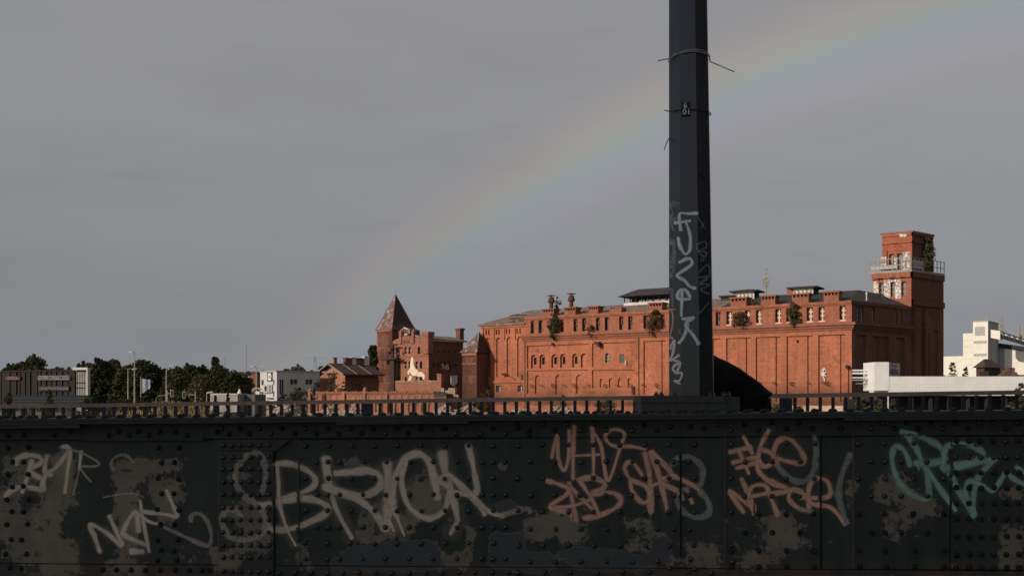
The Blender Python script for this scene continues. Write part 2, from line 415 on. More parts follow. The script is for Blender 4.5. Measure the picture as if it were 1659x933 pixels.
# lower front wall
feats = []
R_ = lambda ua, ub, za, zb, d: feats.append(('r', ua, ub, za, zb, d))
A_ = lambda ua, ub, za, zb, d: feats.append(('a', ua, ub, za, zb, d))
ZF = z4(600, 752); ZLEDGE = z4(1000, 712)
R_(u4(398), u4(820), ZF, avg(z4(398, 425), z4(820, 410)), -.30)
zs1 = avg(z4(398, 584), z4(820, 576))
R_(u4(398), u4(820), zs1-.35, zs1+.1, -.02)
zb1 = zs1+.12; zt1 = avg(z4(440, 487), z4(790, 475))
for a, b in ((420, 460), (478, 518), (560, 602), (620, 658), (703, 742), (762, 806)): A_(u4(a), u4(b), zb1, zt1, -.75)
for a, b in ((432, 453), (488, 511), (572, 594), (631, 653), (714, 736)): R_(u4(a), u4(b), z4(500, 552), z4(500, 503), -1.3)
for a, b in ((447, 490), (587, 630), (730, 775)): A_(u4(a), u4(b), ZF, z4(600, 624), -.62)
R_(u4(845), u4(1138), ZLEDGE, avg(z4(845, 407), z4(1138, 398)), -.30)
zs2 = avg(z4(845, 576), z4(1138, 570)); R_(u4(845), u4(1138), zs2-.45, zs2+.12, .02)
A_(u4(930), u4(962), z4(945, 538), z4(945, 475), -.8); R_(u4(1030), u4(1062), z4(1045, 542), z4(1045, 482), -.5)
for a, b in ((892, 916), (955, 980), (1018, 1045), (1085, 1110)): A_(u4(a), u4(b), ZLEDGE+.05, z4(1000, 648), -.62)
R_(u4(1198), u4(1355), z4(1250, 752), avg(z4(1198, 392), z4(1317, 390)), -.34); R_(u4(1317), u4(1317)+.22, z4(1250, 752), avg(z4(1198, 392), z4(1317, 390))-.02, -.62)
ZPT = avg(z5(142, 420), z5(893, 394))
for a, m_, b in ((-60, 52, 108), (142, 262, 298), (328, 450, 485), (522, 650, 688), (722, 857, 893)):
    R_(u5(a), u5(b), 2.2, ZPT, -.34); R_(u5(m_), u5(m_)+.22, 2.2, ZPT-.02, -.62)
R_(u5(583), u5(597), z5(590, 448), z5(590, 430), -.9)
w = wall_relief(F, 0, L, -1, ZCB, feats)
part('wall', w, M['brick'], brew)
part('wall', MB().fbox(F, u5(-300), L+.12, -1, 1.5, -.5, .14), M['brick_plinth'], brew, 'pale rendered plinth at the foot of the wall')
for a, b in ((432, 453), (488, 511), (572, 594), (631, 653), (714, 736)):
    window(brew, F, u4(a), u4(b), z4(500, 552), z4(500, 503), -1.25, 'plain')
window(brew, F, u4(930), u4(962), z4(945, 538), z4(945, 475), -.75, 'bars'); window(brew, F, u4(1030), u4(1062), z4(1045, 542), z4(1045, 482), -.45, 'plain')
# attic storey
feats = []
att = [(422, 447), (476, 504), (560, 585), (625, 650), (716, 745), (776, 804), (870, 898), (931, 960), (1030, 1058), (1092, 1122), (1197, 1225), (1313, 1343)]
att = [(u4(a), u4(b), 'bricked') for a, b in att]
att += [(u5(-60), u5(-28), 'bricked')]+[(u5(75), u5(107), 'bricked')]
att += [(u5(a), u5(b), 'cross') for a, b in ((142, 178), (258, 292), (328, 362), (450, 487), (520, 555), (648, 687), (722, 760), (855, 893))]
for a, b, st in att: R_(a, b, ZWB, ZWT, -.75)
R_(0, L, ZP-.55, ZP, .22); R_(0, L, ZWT+.18, ZWT+.38, .1)
w = wall_relief(F, 0, L, ZCB, ZP, feats, base=-.04)
w.quad(F.P(0, ZP, .22), F.P(L, ZP, .22), F.P(L, ZP, -.6), F.P(0, ZP, -.6))
part('attic_wall', w, M['brick_attic'], brew)
for a, b, st in att: window(brew, F, a, b, ZWB, ZWT, -.72, st)
c = MB()
for k, (h0, h1, o_) in enumerate(((0, .4, .20), (.4, .8, .45), (.8, 1.3, .75))): c.fbox(F, -.5, L+o_, ZCB+h0+.002*k, ZCB+h1, -.3, o_)
part('cornice', c, M['cornice'], brew)
# wing at the left end
UL = F.u(778.3); ZE = avg(z4(75, 284), z4(385, 266)); ZE2 = ZE
feats = []
zA0, zA1 = avg(z4(108, 640), z4(330, 634)), avg(z4(112, 372), z4(340, 360))
for a in (108, 182, 254, 326): A_(u4(a), u4(a+34), zA0, zA1, -.55); R_(u4(a+4), u4(a+34), zA0-.12, zA0, -.35)
zS0, zS1 = avg(z4(112, 350), z4(347, 342)), avg(z4(112, 314), z4(347, 305))
for a in (112, 130, 182, 200, 252, 272, 325, 345): R_(u4(a-4), u4(a+5), zS0, zS1, -1.0)
zl = z4(200, 385)
for a in (90, 163, 235, 308): R_(u4(a), u4(a+6), zl, z4(200, 300), -.05)
for k in range(34):
    a = u4(96)+(u4(380)-u4(96))*k/34; R_(a, a+.45, zS1+.3, max(zS1+.7, ZE-1.0), -.02)
zsl = avg(z4(80, 674), z4(370, 668)); R_(UL, 0, zsl-.3, zsl+.15, .02)
for a, b in ((112, 147), (180, 218), (328, 367)): R_(u4(a), u4(b), z4(200, 741), z4(200, 697), -.9)
R_(UL, 0, ZE-.6, ZE, .05)
w = wall_relief(F, UL, -.002, -1, ZE, feats, base=-.25)
part('wall', w, M['brick'], brew)
for a, b in ((112, 147), (180, 218), (328, 367)): window(brew, F, u4(a), u4(b), z4(200, 741), z4(200, 697), -.85, 'double')
for a in (112, 130, 182, 200, 252, 272, 325, 345): part('window', MB().fbox(F, u4(a-4)-.05, u4(a+5)+.05, zS0-.05, zS1+.05, -1.1, -.97), M['dark_glass'], brew)
part('wall', MB().fbox(F, -.002, .35, ZE-.2, ZP, -20, .1).fbox(F, UL, UL+.3, -1, ZE, -22, -.3).fbox(F, -.35, .3, -1, ZCB, -.5, .12), M['brick_attic'], brew)
# downpipes
for X in (378, 1160): part('downpipe', MB().tube([F.P(u4(X)+.2, ZCB, .12), F.P(u4(X)+.2, 0, .12)], .07, 6), M['rust_iron'], brew)
part('downpipe', MB().tube([F.P(u5(905)+.2, z5(905, 610), .18), F.P(u5(912), z5(912, 640), .18), F.P(u5(912), 0, .18)], .06, 5), M['rust_iron'], brew)
# roofs
DR = -12.0; B2 = -24.0
ra = F.uz(859, 503, DR); rb = F.uz(1391, 470, DR); zr = avg(ra[1], rb[1])
rp = MB()
g = .25
E0 = F.P(UL-.5, ZE+.02, .35); E1 = F.P(0, ZE+.02, .35); E2 = F.P(0, ZP-.05, -.2); E3 = F.P(L-.3, ZP-.05, -.2)
RA = F.P(ra[0], ra[1], DR); RB = F.P(rb[0], rb[1], DR); G0 = (at(1476.4, HZ, 179.5)-CAM); E4 = Vector((G0.x, G0.y, ZP-.05)); E5 = F.P(UL-.5, ZE+.02, B2)
RC = at(1462, 482, 186)
part('roof', MB().poly([E0, E1, F.P(0, ZP-.05, -6.0), RA]).poly([E5, E0, RA]).fbox(F, UL-.5, 0, ZE-.25, ZE+.02, -1, .35), M['roof_rust'], brew, 'rusty grey hipped roof at the left end')
split = F.u(1165); tS = (split-ra[0])/(rb[0]-ra[0]); RM = RA.lerp(RB, tS)
part('roof', MB().poly([E2, F.P(split, ZP-.05, -.2), RM, RA]).poly([RA, RM, F.P(split, ZP-.05, B2), E5]), M['roof_rust'], brew, 'rusty grey left half of the long roof')
part('roof', MB().poly([F.P(split, ZP-.05, -.2), E3, RB, RM]).poly([E3, E4, RC, RB]).poly([RM, RB, RC, F.P(split, ZP-.05, B2)]), M['roof_felt'], brew, 'dark felt right half of the long roof')
rt = MB(); rd = random.Random(3)
for k in range(60):      # lifted sheets and ridges of old roofing along the left roof
    a = rd.uniform(UL+1, split-3); t_ = rd.uniform(.05, .8)
    if a > 0: p = F.P(a, ZP, -.5).lerp(RA.lerp(RB, max(0, min(1, (a-ra[0])/(rb[0]-ra[0])))), t_); 
    else: p = E0.lerp(E1, (a-UL)/(-UL)).lerp(RA, t_)
    rt.box(p+Vector((0, 0, .06)), (rd.uniform(1.2, 4), rd.uniform(.3, 1.0), .12), -R(32)+rd.uniform(-.1, .1))
part('loose_roofing', rt, M['roof_rust'], brew)
# brick vent boxes along the parapet
def ventbox(Fc, ua, ub, z0, z1, slots, crumbled=False):
    b = MB(); h = z1-z0; d0, d1 = -2.3, -.05
    b.fbox(Fc, ua, ub, z0-.6, z0+h*.5, d0, d1)
    n = slots; w_ = (ub-ua)/(n+.6); t_ = w_*.36
    for k in range(n+1):
        x0 = ua+k*(ub-ua-t_)/n
        if crumbled and k in (2,): continue
        b.fbox(Fc, x0, x0+t_, z0+h*.5, z0+h*(.8 if not crumbled else random.uniform(.62, .82)), d0, d1)
    for k in range(3): b.fbox(Fc, ub-t_, ub-.004, z0+h*.5, z0+h*.8, d0+.02+k*.9, d0+.3+k*.9)
    if not crumbled: b.fbox(Fc, ua-.2, ub+.2, z0+h*.8, z1, d0-.2, d1+.2)
    o = part('roof_vent', b, M['cornice'], brew)
    part('vent_opening', MB().fbox(Fc, ua+.35, ub-.35, z0+h*.45, z0+h*.82, d0+.3, d1-.55), M['dark_glass'], o)
for X0, X1, Y0, Y1, cr in ((503, 580, 214, 172, 0), (655, 730, 206, 160, 0), (820, 885, 199, 152, 0), (963, 1045, 190, 153, 1), (1235, 1325, 178, 128, 0)):
    ventbox(F, u4(X0), u4(X1), z4(X0, Y0), z4(X0, Y1), 4, bool(cr))
for X0, X1, Y0, Y1 in ((168, 268, 212, 163), (360, 450, 203, 150), (555, 660, 188, 138), (755, 850, 180, 124)):
    ventbox(F, u5(X0), u5(X1), z5(X0, Y0), z5(X0, Y1), 4)
# metal flues
for X, Yt, Yb in ((565, 78, 172), (702, 65, 162)):
    dep = -1.2; u_ = u4(X, dep); zb = z4(X, Yb, dep); zt = z4(X, Yt, dep); h = zt-zb
    o = part('flue', MB().lathe(F.P(u_, zb, dep), [(.42, -1), (.42, h*.42), (.72, h*.48), (.74, h*.56), (.5, h*.82), (.5, h*.86), (.12, h*.87), (.12, h*.97)], 12), M['rust_iron'], brew)
    part('cowl', MB().lathe(F.P(u_, zb, dep), [(.95, h*.965), (.95, h*.98), (.1, h*1.02)], 12), M['rust_iron'], o)
# open pavilion on the roof (left of the pole)
dep = -10.0
def pq4(X, Y, d=dep): return F.uz(*q4(X, Y), d)
pv = MB(); ua, ub = pq4(1062, 100)[0], pq4(1480, 100)[0]; zf = pq4(1070, 134)[1]; zt = pq4(1070, 90)[1]
base_o = part('roof_pavilion', MB().fbox(F, ua, ub, zf-1.2, zf+.1, dep-7, dep), M['white_wood'], brew)
po = MB()
for k in range(11):
    x = ua+.15+(ub-ua-.3)*k/10; po.fbox(F, x-.08, x+.08, zf+.1, zt, dep-.25, dep-.02)
for k in range(9):
    x = ua+.15+(ub-ua-.3)*k/8; po.fbox(F, x-.1, x+.1, zf+.1, zt, dep-6.9, dep-6.7)
part('post', po, M['dark_iron'], base_o)
u0_, u1_ = pq4(1035, 85)[0], ub+1.5; zr_ = zt+1.7
part('roof', MB().hexa([F.P(u0_, zt, dep+1.2), F.P(u1_, zt, dep+1.2), F.P(u1_, zt, dep-8.2), F.P(u0_, zt, dep-8.2)], [F.P(u0_+3, zr_, dep-2.5), F.P(u1_-3, zr_, dep-2.5), F.P(u1_-3, zr_, dep-4.5), F.P(u0_+3, zr_, dep-4.5)]), M['roof_felt'], base_o)
part('hatch', MB().fbox(F, pq4(1100, 70)[0], pq4(1128, 70)[0], zf+.25, zt, dep-2.5, dep-1.2), M['dark_iron'], base_o)
part('chimney', MB().fbox(F, pq4(1122, 60, dep-3)[0], pq4(1160, 60, dep-3)[0], zt, pq4(1140, 52, dep-3)[1], dep-4, dep-2.6).fbox(F, pq4(1118, 60, dep-3)[0], pq4(1164, 60, dep-3)[0], pq4(1140, 54, dep-3)[1], pq4(1140, 48, dep-3)[1], dep-4.2, dep-2.4), M['cornice'], base_o)
# roof lanterns right of the pole
def lantern(X0, X1, X2, Yw0, Yw1, Xe0, Xe1, Xr, Yr, dep, label):
    pz = lambda X, Y: F.uz(*q5(X, Y), dep)
    ua, ub = pz(X0, 0)[0], pz(X1, 0)[0]; z0 = pz(X0, Yw1)[1]-1; z1 = pz(X0, Yw0)[1]; DD = (pz(X2, 0)[0]-ub)*1.1
    o = part('roof_lantern', MB().fbox(F, ua, ub, z0, z1, dep-DD, dep), M['white_wood'], brew, label)
    part('side_wall', MB().fbox(F, ub, ub+.06, z0, z1, dep-DD, dep-.05), M['roof_felt'], o)
    e0, e1 = pz(Xe0, 0)[0], pz(Xe1, 0)[0]-DD*.55; zr = pz(Xr, Yr)[1]
    part('roof', MB().hexa([F.P(ua-.9, z1-.06, dep+.9), F.P(ub+.9, z1-.06, dep+.9), F.P(ub+.9, z1-.06, dep-DD-.9), F.P(ua-.9, z1-.06, dep-DD-.9)],
         [F.P(ua-.9, z1+.2, dep+.9), F.P(ub+.9, z1+.2, dep+.9), F.P(ub+.9, z1+.2, dep-DD-.9), F.P(ua-.9, z1+.2, dep-DD-.9)]).hexa(
         [F.P(ua-.8, z1+.2, dep+.8), F.P(ub+.8, z1+.2, dep+.8), F.P(ub+.8, z1+.2, dep-DD-.8), F.P(ua-.8, z1+.2, dep-DD-.8)],
         [F.P((ua+ub)/2-.4, zr, dep-DD/2), F.P((ua+ub)/2+.4, zr, dep-DD/2), F.P((ua+ub)/2+.4, zr, dep-DD/2-.1), F.P((ua+ub)/2-.4, zr, dep-DD/2-.1)]), M['roof_felt'], o)
    pn = MB(); n = 5
    for k in range(n): x = ua+(ub-ua)*(k+.5)/n; pn.fbox(F, x-(ub-ua)*.05, x+(ub-ua)*.02, z1-1.3-.3*(k % 3), z1-.5, dep+.01, dep+.05)
    part('window', pn, M['dark_glass'], o)
lantern(198, 318, 400, 130, 166, 195, 440, 315, 104, -9, 'low white lantern with a flat pyramid roof left of the antenna')
lantern(563, 690, 800, 107, 148, 565, 820, 685, 82, -9, 'larger white lantern with a flat pyramid roof right of the chimney')
dep = -9
pz = lambda X, Y, d=-9: F.uz(*q5(X, Y), d)
part('roof_lantern', MB().fbox(F, pz(108, 0)[0], pz(196, 0)[0], pz(150, 180)[1], pz(150, 162)[1], dep-5, dep).fbox(F, pz(100, 0)[0], pz(200, 0)[0], pz(150, 160)[1], pz(150, 150)[1], dep-6, dep+.5), M['roof_felt'], brew)
o = part('chimney', MB().fbox(F, pz(504, 0)[0], pz(563, 0)[0], pz(530, 150)[1], pz(530, 99)[1], dep-4.5, dep-2).fbox(F, pz(500, 0)[0], pz(568, 0)[0], pz(530, 99)[1]+.01, pz(530, 92)[1], dep-4.8, dep-1.7), M['brick_attic'], brew)
u_, z_ = pz(392, 130); zt = pz(392, 64)[1]
an = MB().tube([F.P(u_, z_-1, dep), F.P(u_, zt, dep)], .16, 6)
for k in range(5): an.lathe(F.P(u_, z_+1+k*.8, dep), [(.3, 0), (.3, .15)], 6)
an.box(F.P(u_-.25, zt+.2, dep), (.7, .4, .9)).box(F.P(u_+.4, zt+.1, dep), (.5, .4, .7)).box(F.P(u_, zt-.6, dep), (1.2, .2, .25))
part('antenna', an, M['galv'], brew)
part('vent_pipe', MB().lathe(F.P(u5(1026, -6), z5(1026, 165, -6)-.5, -6), [(.12, 0), (.12, 1.0), (.18, 1.1), (.18, 1.4), (.06, 1.5)], 8), M['plastic_white'], brew)
# brackets, lamps and small things on the front
def anchor(u_, z_, kind):
    b = MB(); rd = random.Random(int(u_*7))
    if kind == 0:
        b.tube([F.P(u_+.34*math.cos(a), z_+.28*math.sin(a), .08) for a in [x*.7 for x in range(9)]], .085, 5); b.tube([F.P(u_+.2, z_-.2, .06), F.P(u_+.42, z_-.55, .08)], .06, 5)
    else: b.tube([F.P(u_-.32, z_+.03, .05), F.P(u_, z_+.2, .14), F.P(u_+.3, z_+.05, .16), F.P(u_+.45, z_-.25, .14)], .08, 5)
    part('wall_bracket', b, M['dark_iron'], brew)
for X, k in ((430, 0), (495, 1), (575, 0), (648, 1), (722, 0), (820, 1), (935, 0), (1015, 1), (1105, 0), (1195, 1), (1288, 0)): anchor(u4(X), z4(X, 697), k)
for X, k in ((345, 0), (440, 1), (553, 0), (655, 1), (752, 1), (778, 0)): anchor(u5(X), z5(X, 702), k)
b = MB(); u_, z_ = F.uz(*q4(892, 410)); b.fbox(F, u_-.55, u_+.45, z_-.15, z_+.35, .1, .9).fbox(F, u_-.1, u_+.5, z_-.6, z_-.15, .1, .8); part('floodlight', b, M['dark_iron'], brew)
u_, z_ = F.uz(*q4(576, 411)); part('floodlight', MB().fbox(F, u_-.2, u_+.2, z_-.35, z_+.25, 0, .4), M['dark_iron'], brew)
u_, z_ = F.uz(*q5(909, 597)); part('wall_lamp', MB().lathe(F.P(u_, z_-.3, .5), [(.35, 0), (.4, .3), (.15, .6)], 8).tube([F.P(u_, z_+.2, 0), F.P(u_, z_+.3, .5)], .06, 5), M['dark_iron'], brew)
u_, z_ = F.uz(*q4(1130, 728)); part('wall_box', MB().fbox(F, u_-.25, u_+.25, z_-.8, z_+.7, 0, .3), M['dark_iron'], brew)
u_, z_ = F.uz(*q4(366, 640)); part('wall_box', MB().fbox(F, u_-.2, u_+.2, z_-.5, z_+.5, -.3, .2), M['dark_iron'], brew)
u_, z_ = F.uz(*q4(1076, 540)); part('wall_lamp', MB().fbox(F, u_-.1, u_+.1, z_-.5, z_+.4, -.3, .1), M['plastic_white'], brew)
part('cable_arm', MB().tube([F.P(u4(235), z4(235, 618), 0), F.P(u4(275), z4(275, 628), .5), F.P(u4(320), z4(320, 655), .2)], .07, 5).box(F.P(u4(243), z4(243, 620), .3), (.9, .3, .45)), M['rust_iron'], brew)

# shaded side face
_c = at(1476.4, HZ, 179.5)-CAM; _k = F.P(L, 0); G = Frame(_k, (_c.x-_k.x, _c.y-_k.y)); tS = G.u(1476.4)
uG = lambda X: G.u(q6(X)[0]); zG = lambda X, Y: G.z(*q6(X, Y))
feats = []
ZcS = ZCB
for a, b in ((90, 135), (165, 205), (207, 250), (285, 330)): R_(uG(a), uG(b), 2, zG(200, 575), -.4)
sw = [(85, 103), (108, 125), (162, 178), (278, 292), (304, 318)]
for a, b in sw: R_(uG(a), uG(b), ZWB, ZWT, -.6)
R_(0, tS, ZP-.55, ZP, .22)
part('wall', wall_relief(G, 0, tS+6, -1, ZP, feats), M['brick_shade'], brew, 'shaded dark red side wall')
for a, b in sw:
    o = part('window', MB().fbox(G, uG(a)-.05, uG(b)+.05, ZWB-.05, ZWT+.05, -.65, -.55), M['dark_glass'], brew)
    fr = MB(); w_ = uG(b)-uG(a); h = ZWT-ZWB
    for k in (0, .44, .9): fr.fbox(G, uG(a)+w_*k, uG(a)+w_*k+.09, ZWB, ZWT, -.5, -.42)
    for k in (.02, .33, .66): fr.fbox(G, uG(a), uG(b), ZWB+h*k, ZWB+h*k+.12, -.5, -.41)
    part('frame', fr, M['white_wood'], o)
c = MB()
for k, (h0, h1, o_) in enumerate(((0, .4, .20), (.4, .8, .45), (.8, 1.3, .75))): c.fbox(G, -.01, tS-.1, ZCB+h0+.003, ZCB+h1-.003, -.3, o_)
part('cornice', c, M['brick_shade'], brew)
# ---- corner tower
TL = Skew(G.P(tS, 0)-F.d*L, F.d, G.d); TR = G
uTc = L; uT0 = TL.u(1413.7); tR0 = tS; tR1 = G.u(1527.8)
zTL = lambda X, Y: TL.z(*q6(X, Y)); uTL = lambda X: TL.u(q6(X)[0])
ZB0 = avg(zTL(362, 250), G.z(*q6(366, 250))); 
feats = []
tw = [(200, 222), (258, 280), (312, 335)]
for a, b in tw: R_(uTL(a), uTL(b), zTL(300, 372), zTL(300, 300), -.6)
R_(uT0, uTc, ZB0-1.0, ZB0, .35)
for a, b in ((197, 225), (255, 283), (309, 338)): R_(uTL(a), uTL(b), zTL(300, 298), zTL(300, 278), -.25)
part('tower_wall', wall_relief(TL, uT0, uTc, ZP-4, ZB0, feats), M['brick_attic'], brew, 'sunlit tower face')
for a, b in tw: window(brew, TL, uTL(a), uTL(b), zTL(300, 372), zTL(300, 300), -.58, 'bars')
feats = []
for a, b in ((388, 408), (430, 450), (475, 495)): R_(uG(a), uG(b), zG(440, 370), zG(440, 298), -.6)
zT1 = zG(440, 412)
R_(tR0, tR1+.3, zT1-.5, zT1+.5, .4); R_(tR0, tR1+.3, ZB0-1.0, ZB0, .35)
for a, b in ((385, 412), (433, 455), (475, 500)): R_(uG(a), uG(b), 2, zG(440, 432), -.35)
for Y0, Y1 in ((572, 530), (697, 655)): R_(uG(435), uG(448), zG(440, Y0), zG(440, Y1), -.6)
part('tower_wall', wall_relief(G, tR0, tR1, -1, ZB0, feats), M['brick_shade'], brew, 'shaded tower face')
for a, b in ((388, 408), (430, 450), (475, 495)): part('window', MB().fbox(G, uG(a), uG(b), zG(440, 370), zG(440, 298), -.66, -.58), M['dark_glass'], brew)
for Y0, Y1 in ((572, 530), (697, 655)): window(brew, G, uG(435), uG(448), zG(440, Y0), zG(440, Y1), -.55, 'bars')
dT = tR1-tR0
part('tower_wall', MB().fbox(TL, uT0, uTc-.02, ZP-4, ZB0-.01, -dT+.02, -1.0).fbox(TL, uTc-1.2, uTc-.95, -1, ZB0, -dT, -1.0).fbox(TL, uT0, uTc-.02, -1, ZB0-.02, -dT-.25, -dT+.01), M['brick_shade'], brew)
part('balcony', MB().fbox(TL, uT0-.3, uTc+.25, ZB0, ZB0+.45, -dT-.15, .4), M['concrete'], brew)
hr = 2.1
bal = MB(); n = 9
for k in range(n+1):
    x = uT0-.2+(uTc-uT0+.3)*k/n; bal.fbox(TL, x-.05, x+.05, ZB0+.55, ZB0+.55+hr, .3, .4)
    y = -dT-.1+(dT+.4)*k/n; bal.fbox(TL, uTc+.1, uTc+.2, ZB0+.55, ZB0+.55+hr, y-.05, y+.05)
for zz in (.9, hr): 
    bal.fbox(TL, uT0-.25, uTc+.2, ZB0+.55+zz-.1, ZB0+.55+zz, .3, .42); bal.fbox(TL, uTc+.09, uTc+.21, ZB0+.55+zz-.1, ZB0+.55+zz, -dT-.12, .3)
o = part('balcony_railing', bal, M['galv'], brew)
pn = MB(); pn.fbox(TL, uT0-.1, uTc-2.2, ZB0+.75, ZB0+1.4, .32, .36); pn2 = MB().fbox(TL, uTc+.13, uTc+.17, ZB0+.7, ZB0+2.2, -4.4, -.2)
part('mesh_panel', pn, M['grey_panel'], o); part('mesh_panel', pn2, M['grey_panel'], o)
# upper block of the tower
su = avg(zTL(340, 245), zTL(340, 245)); Z2 = TL.z(*q6(357, 52), -.9)
ux0, ux1 = TL.u(q6(207)[0], -.9), TL.u(q6(357)[0], -.9); TU = TL.shifted(-.9); GU = TU.side(ux1); tu1 = GU.u(q6(470)[0])
zU = lambda Y: TU.z(*q6(330, Y))
feats = []
for a, b in ((250, 275), (291, 316)): R_(TU.u(q6(a)[0]), TU.u(q6(b)[0]), ZB0+.5, zU(155), -.6)
R_(TU.u(q6(238)[0]), TU.u(q6(246)[0]), ZB0+.5, zU(142), -.3)
R_(ux0, ux1, zU(105), zU(98), .22); R_(ux0, ux1, Z2-.5, Z2, .2); R_(TU.u(q6(245)[0]), TU.u(q6(325)[0]), zU(142), zU(138), .12)
w = wall_relief(TU, ux0, ux1, ZB0+.5, Z2, feats); part('tower_top_wall', w, brick_mat('bright red brick', (.36, .115, .065), (.31, .095, .055)), brew, 'bright red top block of the tower')
for a, b in ((250, 275), (291, 316)): window(brew, TU, TU.u(q6(a)[0]), TU.u(q6(b)[0]), ZB0+.5, zU(155), -.58, 'bars')
feats = []; R_(0, tu1, Z2-.5, Z2, .2); R_(0, tu1, zU(105), zU(98), .22)
part('tower_top_wall', wall_relief(GU, 0, tu1, ZB0+.5, Z2, feats), M['brick_shade'], brew)
part('tower_top_wall', MB().fbox(TU, ux0+.01, ux1-.01, ZB0+.5, Z2-.05, -tu1, -.9).fbox(TU, ux0, ux1, ZB0+.5, Z2, -tu1-.2, -tu1+.01), M['brick_shade'], brew)
part('parapet_cap', MB().fbox(TU, ux0-.25, ux1+.25, Z2, Z2+.28, -tu1-.25, .25), M['roof_rust'], brew)
# white painted areas under the scribbles
M['white_scrawl'], n_, b_ = new_mat('white paint with scribbles')
tcn = nd(n_, 'ShaderNodeTexCoord'); v_ = nd(n_, 'ShaderNodeTexVoronoi', feature='DISTANCE_TO_EDGE', Scale=1.6); nz_ = nd(n_, 'ShaderNodeTexNoise', Scale=1.2, Detail=2.0)
add = nd(n_, 'ShaderNodeVectorMath', operation='ADD'); lk(n_, tcn.outputs['Object'], add.inputs[0]); lk(n_, nz_.outputs[1], add.inputs[1]); lk(n_, tcn.outputs['Object'], nz_.inputs[0]); lk(n_, add.outputs[0], v_.inputs[0])
nk = nd(n_, 'ShaderNodeTexNoise', Scale=.7, Detail=5.0); lk(n_, tcn.outputs['Object'], nk.inputs[0])
lk(n_, mixc(n_, ramp(n_, v_.outputs['Distance'], [(.04, 1.0), (.10, 0.0)]), mixc(n_, ramp(n_, nk.outputs[0], [(.5, 0.0), (.62, .6)]), (.60, .54, .48), (.34, .25, .2)), (.16, .11, .10)), b_.inputs['Base Color'])
b_.inputs['Roughness'].default_value = .8
def painted(F_, rects, m='white_scrawl'):
    return [MB().fbox(F_, a, c, z0, z1, d-.03, d+.012) for a, c, z0, z1, d in rects]
U_ = lambda X: TU.u(q6(X)[0])
for g_ in (painted(TU, [(U_(208), U_(237), ZB0+.6, zU(168), 0), (U_(276), U_(290), ZB0+.6, zU(175), 0), (U_(317), U_(356), ZB0+.6, zU(150), 0)])): part('graffiti', g_, M['white_scrawl'], brew)
for g_ in (painted(TL, [(uTL(169), uTL(196), zTL(300, 372), zTL(300, 292), 0), (uTL(224), uTL(256), zTL(300, 385), zTL(300, 285), 0), (uTL(258), uTL(312), zTL(300, 299), zTL(300, 286), 0), (uTL(281), uTL(310), zTL(300, 385), zTL(300, 299), 0)])): part('graffiti', g_, M['white_scrawl'], brew)

M['paint_white'] = mat('white wall paint', (.62, .58, .54), .15, 3.0)
def marks(F_, pts_list, r, dep, parent, m='paint_white'):
    b = MB()
    for i, pts in enumerate(pts_list):
        q = [F_.uz(x, y, dep) for x, y in pts]
        for (ua_, za_), (ub_, zb_) in zip(q[:-1], q[1:]):
            dx, dz = ub_-ua_, zb_-za_; l = math.hypot(dx, dz) or 1; nx_, nz2_ = -dz/l*r, dx/l*r; ex, ez = dx/l*r*.5, dz/l*r*.5
            i += .07; b.fprism(F_, [(ua_-ex+nx_, za_-ez+nz2_), (ua_-ex-nx_, za_-ez-nz2_), (ub_+ex-nx_, zb_+ez-nz2_), (ub_+ex+nx_, zb_+ez+nz2_)], dep-.02, dep+.015+.004*i)
    return part('graffiti', b, M[m], parent, None, 'stuff')
marks(F, [[q5(740, 625), q5(758, 608), q5(768, 620)], [q5(738, 640), q5(772, 632)], [q5(755, 612), q5(752, 655), q5(762, 685)], [q5(748, 655), q5(740, 645)], [q5(757, 650), q5(770, 658)], [q5(745, 632), q5(750, 650), q5(765, 640)]], .075, -.14, brew)
marks(TU, [[q6(303, 62), q6(311, 62), q6(307, 72)], [q6(314, 63), q6(321, 63), q6(321, 72), q6(314, 72), q6(314, 63)], [q6(328, 62), q6(328, 73), q6(337, 70), q6(338, 64), q6(328, 62)]], .085, .2, brew)

